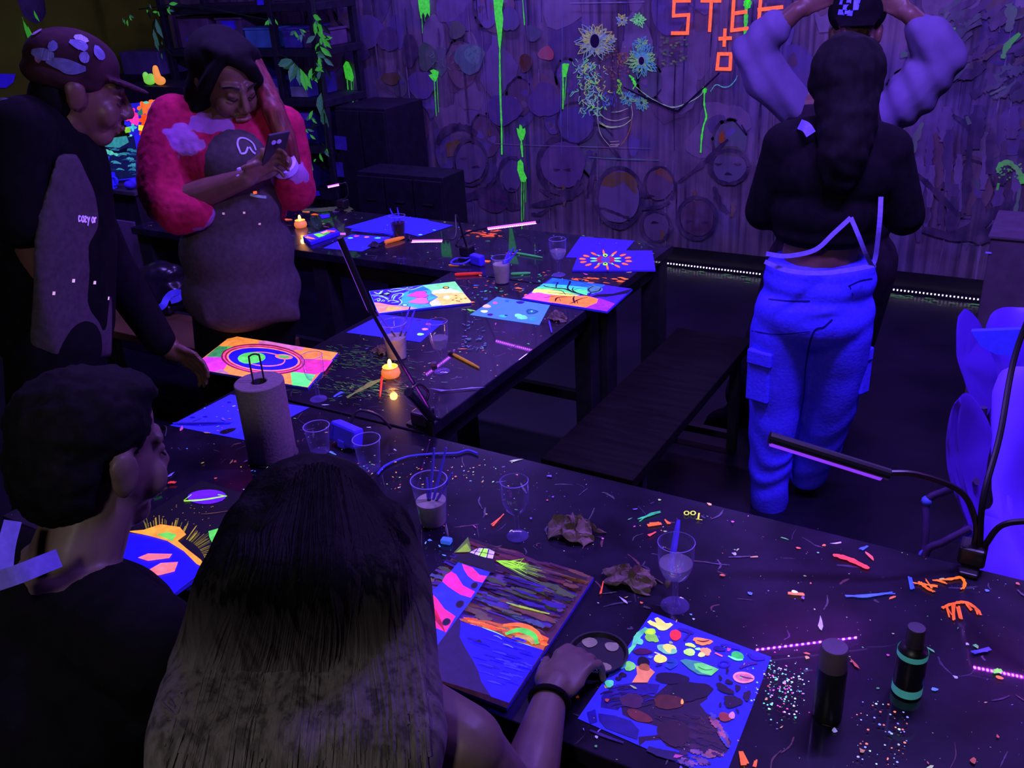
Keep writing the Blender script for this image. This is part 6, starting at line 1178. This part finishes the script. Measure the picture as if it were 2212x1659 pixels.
P.stroke([(790, 930), (860, 990), (960, 1060), (1060, 1115), (1180, 1155), (1290, 1135), (1400, 1085), (1480, 1035), (1530, 980)], .0065, (140, 180, 130), .3, jit=.4); P.stroke([(1600, 985), (1660, 912), (1740, 938), (1810, 925), (1870, 860), (1890, 810)], .006, (90, 180, 150), .3, jit=.4); P.stroke([(660, 940), (820, 1020), (1000, 1100), (1220, 1195), (1300, 1150), (1480, 990), (1700, 780)], .014, (22, 16, 36), 0, jit=.3)
for k in range(46): x = r3.choice([r3.uniform(1065, 1145), r3.uniform(1160, 1240), r3.uniform(1250, 1345)]); y = r3.uniform(400, 700); P.stroke([(x-14, y), (x+14, y+r3.uniform(-8, 8))], .016, r3.choice([(110, 130, 70), (90, 110, 80), (84, 100, 90)]), .10, jit=.4)
P.P = [(q, c, g_, z_+.021) for q, c, g_, z_ in P.P]; P.build('painted_flower_vase', wb, 'wall_paint')

# ------------------------------------------------------------------ dark cabinets by the wall
def face_box(name, label, cat, x0, x1, ytop, ybot, Y, depth, m='box_dark', floor=False, group=None):
    a, b_ = ony((x0+x1)/2, ytop, Y), ony((x0+x1)/2, ybot, Y); xa, xb = ony(x0, (ytop+ybot)/2, Y).x, ony(x1, (ytop+ybot)/2, Y).x; z0 = 0 if floor else b_.z; z1 = a.z
    c = V(((xa+xb)/2, Y+depth/2, z0)); t = thing(name, label, cat, c, group); MB().box((c.x, c.y, (z0+z1)/2), (xb-xa, depth, z1-z0), bevel=.006).build('body', m, t); return t, xa, xb, z0, z1
mat('cab_dark', (.008, .006, .016), .6, .3, var=.3)
t, xa, xb, z0, z1 = face_box('cabinet', 'tall dark cabinet against the wall left of the green drips', 'cabinet', 736, 842, 233, 420, 4.88, .42, 'cab_dark', True)
for s in (0, 1):
    w_ = (xb-xa)/2; d_ = MB().box((xa+w_*(s+.5), 4.87, (z1+.06)/2), (w_-.01, .018, z1-.1), bevel=.003).build('door', 'cab_dark', t); MB().box((xa+w_+(.03 if s else -.03), 4.852, z1*.55), (.012, .014, .1), bevel=.003).build('handle', 'black_metal', d_)
t, xa, xb, z0, z1 = face_box('cabinet', 'low dark cabinet in front of the mural behind the far table', 'cabinet', 778, 960, 377, 480, 4.6, .24, 'cab_dark', True)
for s in range(3): w_ = (xb-xa)/3; d_ = MB().box((xa+w_*(s+.5), 4.59, z1/2), (w_-.01, .018, z1-.05), bevel=.003).build('drawer', 'cab_dark', t); MB().box((xa+w_*(s+.5), 4.575, z1*.75), (.08, .014, .012), bevel=.003).build('handle', 'black_metal', d_)
def note(label, px, py, w_, h_, Y, rz=0, m='paper_dim', g_=None):
    p_ = ony(px, py, Y); o = MB().box(p_, (w_, .004, h_), Matrix.Rotation(rz, 3, 'Y')).build('note', m, None, False, p_); return tag(o, label, 'note', g_)
mat('note_dim', (.05, .035, .30), .8, .1, var=.2)
note('dim blue note stuck on the tall dark cabinet', 736, 309, .10, .09, 4.855, .05, 'note_dim'); note('darker note low on the tall dark cabinet', 733, 366, .07, .10, 4.855, 0, 'note_dim')
# grey block at the right
t, xa, xb, z0, z1 = face_box('storage_box', 'big plain grey-violet box standing behind the chairs at right', 'box', 2122, 2330, 522, 720, 4.1, .4, mat('grey_board', (.075, .05, .085), .8, .15, var=.12), True)
MB().box(((xa+xb)/2, 4.3, z1+.006), (xb-xa+.02, .42, .012), bevel=.003).build('lid', 'grey_board', t); MB().box((ony(2135, 547, 4.09).x, 4.096, ony(2135, 547, 4.09).z), (.022, .004, .006)).build('label', 'print_white', t)

# ------------------------------------------------------------------ storage rack, boxes and vines at the back left
RY = 4.85; t = thing('storage_rack', 'dark open metal rack full of boxes behind the red sweater', 'shelf', (ony(530, 200, RY).x, RY+.2, 0))
xs = [ony(366, 100, RY).x, ony(597, 100, RY).x, ony(684, 100, RY).x]
for x in xs:
    for y in (RY, RY+.4): MB().box((x, y, 1.05), (.045, .045, 2.1), bevel=.004).build('post', 'rack_metal', t)
bz = [ony(600, y_, RY).z for y_ in (8, 106, 212, 310, 405)]
for z in bz: MB().box(((xs[0]+xs[2])/2, RY+.2, z-.025), (xs[2]-xs[0]+.05, .44, .05), bevel=.004).build('shelf_board', 'rack_metal', t)
xs2 = ony(690, 100, RY).x
for nm, c_, g_ in (('box_blue', (.05, .03, .75), 0), ('box_teal', (.05, .16, .36), 0), ('box_violet', (.13, .05, .42), 0), ('box_grey', (.20, .22, .30), 0), ('box_dimblue', (.05, .045, .26), 0), ('box_mauve', (.09, .05, .12), 0), ('box_navy', (.02, .012, .12), 0)): mat(nm, c_, .7, .2, var=.2, scale=12)
def rbox(label, x0, x1, y0, shelf, m_, lid=True, front=None):
    z0 = bz[shelf]+.001; z1 = ony((x0+x1)/2, y0, RY+.02).z; xa, xb = ony(x0, y0, RY+.02).x, ony(x1, y0, RY+.02).x
    z1 = max(z1, z0+.05); z1 = min(z1, bz[shelf-1]-.08); o = thing('storage_bin', label, 'box', ((xa+xb)/2, RY+.2, z0), 'boxes on the rack'); MB().box(((xa+xb)/2, RY+.2, (z0+z1)/2), (xb-xa, .3, z1-z0), bevel=.006).build('bin', m_, o)
    if lid: MB().box(((xa+xb)/2, RY+.2, z1+.008), (xb-xa+.012, .312, .014), bevel=.003).build('lid', m_, o)
    if front: MB().box(((xa+xb)/2, RY+.047, z0+(z1-z0)*front[1]), ((xb-xa)*front[0], .004, (z1-z0)*front[2])).build('label_card', front[3], o)
rbox('mauve bin with a bright violet card, top left of the rack', 374, 440, 40, 1, 'box_mauve', front=(.6, .2, .28, 'box_blue'))
rbox('bin with a glowing blue front above the dark hair', 458, 512, 44, 1, 'box_mauve', front=(.55, .82, .3, 'box_blue'))
rbox('teal-blue bin with a green corner right of the dark hair', 520, 585, 66, 1, 'box_teal'); rbox('narrow dim blue bin next to the rack post', 602, 640, 66, 1, 'box_dimblue'); rbox('brownish bin at the rack right end', 646, 678, 72, 1, 'box_mauve')
rbox('dark navy bin on the third shelf', 500, 555, 135, 2, 'box_navy', front=(.8, .8, .25, 'box_dimblue')); rbox('bin with a pale grey label left of the post', 562, 600, 172, 2, 'box_dimblue', False, (.9, .28, .5, 'box_grey')); rbox('bin with a pale grey label right of the post', 616, 655, 168, 2, 'box_dimblue', False, (.9, .28, .5, 'box_grey'))
rbox('violet bin on the fourth shelf beside the red hair', 576, 610, 222, 3, 'box_violet'); rbox('navy bin with a violet strip on the fourth shelf', 620, 668, 222, 3, 'box_navy', True, (.85, .8, .2, 'box_violet')); rbox('dark bin low on the rack', 600, 660, 340, 4, 'box_navy')
note('tilted glowing blue card on the rack among leaves', 654, 294, .12, .055, RY-.03, -.18, 'box_blue'); note('small blue card low on the rack behind the sleeve', 683, 418, .06, .035, RY-.03, -.15, 'paper_dim')
note('bright blue card on the top shelf of the rack', 562, 2, .055, .05, RY-.03, 0, 'box_blue')

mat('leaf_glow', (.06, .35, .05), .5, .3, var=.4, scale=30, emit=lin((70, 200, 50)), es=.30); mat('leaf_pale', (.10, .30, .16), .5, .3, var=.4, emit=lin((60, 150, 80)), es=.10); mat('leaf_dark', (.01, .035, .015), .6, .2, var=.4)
mb = MB(); vv = [mb.bm.verts.new(p_) for p_ in ((0, 0, 0), (.28, .3, .05), (.34, .6, .04), (0, 1, -.05), (-.34, .6, .04), (-.28, .3, .05), (0, .5, -.04))]
for a in ((0, 1, 6), (1, 2, 6), (2, 3, 6), (3, 4, 6), (4, 5, 6), (5, 0, 6)): mb.bm.faces.new([vv[i] for i in a])
leaf_me = {}
for k_ in ('leaf_glow', 'leaf_pale', 'leaf_dark'):
    me = bpy.data.meshes.new('leaf'); mb.bm.to_mesh(me); me.materials.append(MATS[k_]); leaf_me[k_] = me
def vine(label, path, Y, leaves, seed, stem='leaf_dark', nm='hanging_vine'):
    r_ = random.Random(seed); pts_ = [ony(x, y, Y) for x, y in path]; t = thing(nm, label, 'plant', pts_[0], 'vines on the rack')
    MB().tube(catmull(pts_, 6), .004, 6).build('stem', stem, t, True)
    for x, y, s, ang, k_ in leaves:
        p_ = ony(x, y, Y-r_.uniform(.01, .06)); o = bpy.data.objects.new('leaf', leaf_me[k_]); COL.objects.link(o); o.parent = t; o.location = p_-t.location
        o.rotation_euler = (pi/2+r_.uniform(-.4, .4), r_.uniform(-.4, .4) + 0, 0); o.rotation_euler.rotate(Matrix.Rotation(-ang, 3, 'Y')); o.scale = (s*.55, s, s)
    return t
rv = random.Random(31)
def scatter(pts_, n, s, kinds): return [(x+rv.gauss(0, sx), y+rv.gauss(0, sy), s*rv.uniform(.6, 1.3), rv.uniform(1.8, 4.4), rv.choice(kinds)) for x, y, sx, sy in pts_ for _ in range(n)]
gg = ['leaf_glow', 'leaf_glow', 'leaf_pale', 'leaf_dark']
vine('bright green vine hanging down the right rack post', [(676, -10), (684, 60), (696, 150), (700, 240), (706, 330)], RY-.06, scatter([(682, 45, 5, 8), (690, 75, 7, 10), (684, 150, 9, 8), (693, 108, 5, 10)], 12, .075, gg)+scatter([(700, 325, 8, 10), (672, 250, 6, 10)], 6, .06, gg)+[(694, 200, .16, pi, 'leaf_pale'), (700, 235, .2, pi*.98, 'leaf_pale')], 3)
vine('feathery green sprig spraying over the rack shelves', [(600, 118), (625, 128), (650, 155)], RY-.05, [(630+i*2.2, 128+i*2.4, .12, 2.1+.12*i, 'leaf_pale' if i < 8 else 'leaf_glow') for i in range(14)], 5)
vine('low green vine trailing across the lower rack', [(690, 270), (660, 280), (630, 290), (640, 340), (670, 350)], RY-.06, scatter([(660, 285, 8, 5), (632, 270, 6, 3), (675, 345, 8, 8), (652, 342, 5, 10)], 6, .055, gg), 7)
vine('sparse vine over the top of the rack', [(300, 20), (340, 15), (400, 10), (590, 45)], RY-.08, scatter([(335, 22, 12, 6), (276, 33, 5, 6), (363, 13, 3, 3), (585, 45, 6, 4), (645, 70, 4, 6)], 6, .055, gg), 9)
vine('pale curved stem of a plant left of the dark hair', [(338, 36), (330, 55), (334, 80), (346, 98)], RY-.1, scatter([(350, 100, 6, 6)], 6, .05, ['leaf_pale', 'leaf_dark'])+[(336, 40, .14, pi*1.02, 'leaf_pale'), (331, 62, .12, pi*.95, 'leaf_pale'), (336, 82, .1, pi*.8, 'leaf_pale')], 11)

# hanging pot at the far upper left
p = ony(50, 22, 4.3); t = thing('hanging_pot', 'dark hanging plant pot at the upper left corner', 'plant pot', p-Z*.14)
MB().lathe([(0, -.14), (.10, -.13), (.15, -.03), (.16, .08), (.145, .08), (.13, -.02), (0, -.1)], 28, p).build('pot', mat('pot_dark', (.05, .035, .08), .7, var=.2), t, True)
for a in range(3): q = V((math.cos(a*2.1)*.15, math.sin(a*2.1)*.15, .08)); MB().tube([p+q, V((p.x, p.y, 2.99))], .003, 6).build('cord', 'black_plastic', t, True)
for x, y, s in ((55, 68, .16), (50, 60, .14), (60, 72, .12), (73, 38, .08), (48, 52, .1)): o = bpy.data.objects.new('leaf', leaf_me['leaf_glow']); COL.objects.link(o); o.parent = t; o.location = ony(x, y-16, 4.2)-t.location; o.rotation_euler = (pi/2, 0, 0); o.rotation_euler.rotate(Matrix.Rotation(pi+rv.uniform(-.4, .4), 3, 'Y')); o.scale = (s*.5, s, s)
def onx(px, py, X): r = ray(px, py); return CAM+r*(X/r.x)
q = [onx(x, y, XL+.01) for x, y in ((-60, 158), (33, 160), (28, 178), (12, 190), (-60, 190))]
tag(MB().prism(q, (1, 0, 0), .004).build('poster', 'paper_dim', None, False, q[0]), 'glowing blue paper on the olive wall at the left edge', 'poster')

# ------------------------------------------------------------------ sideboard with two pictures behind the table
SY = 3.0; t, xa, xb, z0, z1 = face_box('sideboard', 'dark sideboard carrying two bright pictures behind the far table', 'sideboard', 120, 303, 413, 520, SY, .95, 'cab_dark', True)
MB().box(((xa+xb)/2, SY-.006, z1*.62), (xb-xa-.1, .012, z1*.45), bevel=.003).build('panel', mat('panel_violet', (.09, .05, .14), .7, var=.1), t); MB().box(((xa+xb)/2, SY+.47, z1+.012), (xb-xa+.04, .98, .024), bevel=.004).build('top', 'box_dark', t); zt = z1+.025
def leaning(label, px4, Y, lean, paint):
    """upright picture: corners on a plane leaning back by 'lean'"""
    n_ = V((0, -math.cos(lean), math.sin(lean))).normalized(); o_ = onz((px4[2][0]+px4[3][0])/2, max(px4[2][1], px4[3][1]), zt+.004); q = [onplane(x, y, o_, n_) for x, y in px4]; c = sum(q, V())/4; c.z = min(p_.z for p_ in q)
    t = thing('painting', label, 'painting', c); MB().prism([p_-n_*.02 for p_ in q], n_, .02).build('canvas', 'canvas_edge', t); u = V((1, 0, 0)); P = Paint(o_, u, n_.cross(u), 3e-5); P.m = (170, 190, 5.028); paint(P, q); P.build('picture', t)
def seascape(P, q):
    P.poly([(0, 640), (600, 520), (690, 960), (180, 1030), (30, 820)], (14, 22, 60), .6); P.poly([(140, 575), (520, 520), (545, 590), (440, 650), (300, 640)], (50, 150, 120), .7); P.poly([(60, 760), (140, 670), (240, 650), (340, 720), (330, 800), (150, 830)], (40, 60, 190), .6)
    r_ = random.Random(2)
    for k in range(60): x, y = r_.uniform(120, 640), r_.uniform(670, 960); P.stroke([(x-40, y), (x, y-8), (x+50, y+6)], r_.uniform(.004, .014), r_.choice([(30, 80, 110), (40, 130, 120), (18, 40, 80), (60, 160, 140), (14, 26, 50)]), .55, jit=.5)
    P.poly([(200, 610), (300, 650), (420, 690), (540, 640), (520, 700), (380, 700), (260, 660)], (8, 14, 30), .2); P.stroke([(250, 690), (330, 700), (430, 730)], .02, (90, 220, 150), .6, jit=.5)
leaning('dark seascape canvas with teal hills and water on the sideboard', [(176, 322), (300, 291), (338, 382), (196, 396)], SY+.10, .5, seascape)
def flowers(P, q):
    P.poly([(430, 180), (980, 130), (1020, 740), (640, 760)], (40, 35, 190), .6); r_ = random.Random(8)
    def fl(x, y, s, c, n=6):
        for k in range(n): a = 2*pi*k/n; P.pblob(x+s*.6*math.cos(a), y+s*.6*math.sin(a), s*.45, s*.38, c, .85, rot=a, jit=.15)
        P.pblob(x, y, s*.4, s*.4, c, .9, jit=.1)
    P.poly([(435, 185), (520, 230), (505, 265), (455, 255)], (80, 225, 170), .8); fl(560, 290, 75, (255, 50, 120)); fl(610, 350, 60, (255, 60, 160)); fl(720, 220, 80, (255, 110, 40)); fl(810, 190, 70, (255, 125, 45)); fl(730, 350, 70, (255, 80, 20)); P.poly([(640, 270), (690, 215), (700, 290), (650, 300)], (50, 130, 90), .7); P.poly([(650, 400), (720, 410), (710, 470), (650, 460)], (250, 235, 40), .9); P.poly([(660, 465), (705, 475), (690, 540), (660, 530)], (235, 70, 30), .9); P.poly([(490, 430), (560, 420), (570, 480), (510, 490)], (140, 225, 50), .8); fl(590, 430, 40, (70, 200, 180), 4); fl(570, 540, 34, (110, 230, 170), 4); P.poly([(570, 590), (690, 575), (670, 760), (630, 745)], (70, 200, 175), .8); P.poly([(500, 370), (560, 380), (550, 410), (500, 400)], (40, 40, 255), .8); P.poly([(860, 150), (980, 130), (930, 200), (860, 190)], (45, 50, 255), .8); P.pblob(735, 158, 30, 14, (90, 220, 160), .8)
leaning('bright neon flower canvas leaning behind the red sleeve', [(256, 226), (366, 215), (380, 338), (301, 344)], SY+.26, .25, flowers)
mat('figure_green', (.2, .6, .1), .5, emit=lin((130, 235, 60)), es=.6); mat('figure_orange', (.7, .3, .05), .5, emit=lin((255, 160, 60)), es=.7)
t, xa, xb, z0, z1 = face_box('side_cabinet', 'dark cabinet with two small glowing figures on top', 'cabinet', 262, 400, 187, 240, 4.3, .3, 'cab_dark', True)
MB().box(((xa+xb)/2, 4.29, z1*.5), (xb-xa-.06, .015, z1*.8), bevel=.003).build('door', 'box_dark', t); B = Body(); p = ony(326, 186, 4.35); p.z = z1+.002; B.ell(p+Z*.03, (.05, .03, .03)); B.ell(p+V((-.03, 0, .055)), (.022, .02, .03)); B.ell(p+V((.02, 0, .05)), (.03, .02, .025)); o = B.build('figurine', 'figure_green', None, .006, 2); tag(o, 'small green glowing animal figure on the dark cabinet', 'figurine')
B = Body(); p = ony(346, 186, 4.35); p.z = z1+.002; B.ell(p+V((.01, 0, .03)), (.045, .03, .03)); B.chain([(p+V((-.005, 0, .04)), .024), (p+V((-.012, 0, .09)), .022), (p+V((-.01, 0, .11)), .018)]); o = B.build('figurine', 'figure_orange', None, .006, 2); tag(o, 'small orange glowing figure on the dark cabinet', 'figurine')
t, xa, xb, z0, z1b = face_box('glass_case', 'dim violet clear case behind the camouflage cap', 'box', 262, 344, 112, 162, 4.78, .25, mat('case_violet', (.07, .05, .16), .3, .5, var=.3, scale=6)); 
for c_ in t.children: c_.data.transform(Matrix.Translation((0, 0, 0)))
ZC = z0
t2, a_, b2, c2, d2 = face_box('cabinet', 'dark shelf unit carrying the violet clear case', 'cabinet', 256, 346, 162, 240, 4.76, .3, 'cab_dark', True)
MB().box(((a_+b2)/2, 4.75, d2*.5), (b2-a_-.08, .015, d2*.7), bevel=.003).build('door', 'cab_dark', t2)
# small things on the sideboard top
for px, py, m_, lb, kd in ((206, 404, 'figure_green', 'green glowing lump on the sideboard beside the apron', 'lump'), (282, 408, 'paper_dim', 'small pale scrap on the sideboard', 'scrap')):
    p = onz(px, py, zt+.002); B = Body(); B.ell(p+Z*.02, (.035, .025, .022)); B.ell(p+V((.02, .01, .03)), (.02, .02, .025)); o = B.build(kd, m_, None, .006, 2); tag(o, lb, kd)
p = onz(240, 407, zt+.001); t = thing('mug', 'small blue-white mug on the sideboard', 'mug', p); MB().lathe([(0, 0), (.03, 0), (.036, .075), (.033, .075), (.028, .006), (0, .006)], 24, p).build('cup', 'paper', t, True); MB().tube(catmull([p+V((.033, 0, .06)), p+V((.06, 0, .055)), p+V((.058, 0, .025)), p+V((.031, 0, .018))], 5), .005, 8).build('handle', 'paper', t, True)
# bag with a blue strap on the brown bench
p = V(onz(352, 655, .47)); p.z = .453; t = thing('bag', 'dark shiny bag with a blue strap on the brown bench', 'bag', p); B = Body(); B.ell(p+V((0, .0, .10)), (.17, .11, .11)); B.ell(p+V((.05, .0, .17)), (.10, .08, .06)); B.hull([p+V((a, b_, c_)) for a in (-.14, .14) for b_ in (-.09, .09) for c_ in (.004, .05)]); B.build('pouch', mat('bag_black', (.012, .010, .016), .25, .5, var=.4), t, .010, 5, lambda c: .012*noise.noise(c*14))
W = VP(p.x, p.y); ribbon('strap', [W(318, 666, -.18), W(335, 668, -.19), W(352, 660, -.19), W(360, 645, -.17), W(372, 634, -.16), W(388, 632, -.15), W(386, 644, -.16), W(368, 650, -.17)], .03, 'cable_blue', t)

# ------------------------------------------------------------------ pale plastic chairs at the right
def leaf_chair(label, W, back, seat, legs, th=.03):
    """moulded chair: back shell, seat shell and bent tube legs with blue feet"""
    q = [W(x, y, o_) for x, y, o_ in back]; c = sum(q, V())/len(q); t = thing('plastic_chair', label, 'chair', V((c.x, c.y, 0)), 'pale plastic chairs')
    def shell(nm, pts_, bulge):
        ring = catmull([W(x, y, o_) for x, y, o_ in pts_+pts_[:3]], 6)[6:-6]; ctr = sum(ring, V())/len(ring); mb = MB(); n_ = -W.n*.8-W.r*.6; n_.normalize()
        fr_, bk = [], []
        for f in (1, .92, .75, .5, .2):
            h = bulge*(1-f*f); fr_.append([mb.bm.verts.new(ctr+(p_-ctr)*f+n_*(h+(th*.5 if f < 1 else 0))) for p_ in ring]); bk.append([mb.bm.verts.new(ctr+(p_-ctr)*f+n_*(h-(th*.5 if f < 1 else 0))) for p_ in ring]) if f < 1 else bk.append(fr_[0])
        k = len(ring)
        for L_ in (fr_, bk):
            for a, b_ in zip(L_, L_[1:]):
                for i in range(k): mb.bm.faces.new((a[i], a[(i+1) % k], b_[(i+1) % k], b_[i]))
            mb.bm.faces.new(L_[-1])
        return mb.build(nm, 'chair_plastic', t, True)
    shell('backrest', back, .05); shell('seat', seat, .02)
    for l in legs:
        pts_ = [W(*p_) for p_ in l]; MB().tube(catmull(pts_, 6), .011, 10).build('leg', mat('chair_tube', (.05, .025, .10), .4, .4) if 'chair_tube' not in MATS else 'chair_tube', t, True)
    return t
W = VP(.06, 2.45)
t = leaf_chair('pale plastic chair nearest the table with a bright curved back', W, [(2072, 860, 0), (2058, 910, 0), (2056, 970, 0), (2066, 1040, .0), (2095, 1120, .02), (2125, 1182, .03), (2122, 1120, .06), (2130, 1010, .1), (2142, 935, .14), (2118, 880, .1), (2092, 850, .04)], [(2082, 1140, .05), (2078, 1190, .04), (2082, 1240, .0), (2150, 1262, -.05), (2280, 1290, -.05), (2300, 1100, .2), (2260, 830, .3), (2165, 800, .3), (2150, 900, .25), (2165, 1050, .2), (2130, 1120, .12)], [[(2110, 1040, .05), (2040, 1062, .1), (2003, 1082, .1), (2000, 1140, .08), (1996, 1198, .06)], [(2098, 1140, .0), (2040, 1170, .0), (1998, 1200, .0), (1990, 1330, -.02)], [(2190, 1130, .2), (2180, 1300, .2), (2170, 1400, .18)], [(2260, 1100, .1), (2262, 1300, .1), (2265, 1460, .1)]])
for x, y, o_ in ((2002, 1082, .1), (1996, 1199, .03)): MB().ell(W(x, y, o_), (.016,)*3, sub=2).build('foot_cap', mat('foot_blue', (.08, .12, .6), .6) if 'foot_blue' not in MATS else 'foot_blue', t, True)
W = VP(.08, 2.95)
leaf_chair('pale plastic chair standing behind the nearest one', W, [(2082, 668, 0), (2076, 720, 0), (2082, 770, 0), (2105, 840, .02), (2128, 900, .04), (2150, 850, .08), (2152, 800, .08), (2125, 730, .06), (2112, 690, .04)], [(2140, 680, .1), (2132, 760, .1), (2138, 860, .1), (2165, 960, .1), (2300, 980, .1), (2310, 700, .15), (2200, 664, .15)], [[(2110, 860, .1), (2100, 980, .1), (2095, 1120, .1)], [(2160, 930, .1), (2150, 1050, .1), (2145, 1150, .1)], [(2290, 950, .1), (2290, 1060, .1), (2290, 1160, .1)], [(2125, 880, -.1), (2110, 1040, -.1), (2105, 1180, -.1)]])
q = [W(x, y, -.12+o_) for x, y, o_ in ((2098, 716, 0), (2206, 712, .0), (2203, 760, 0), (2190, 775, 0), (2175, 768, 0), (2150, 765, 0), (2118, 748, 0))]
tag(MB().prism(q, W.n*.5+Z*.5, .012).build('folded_cloth', 'paper', None, False, q[0]), 'bright blue folded cloth hanging over the pale chair', 'cloth')
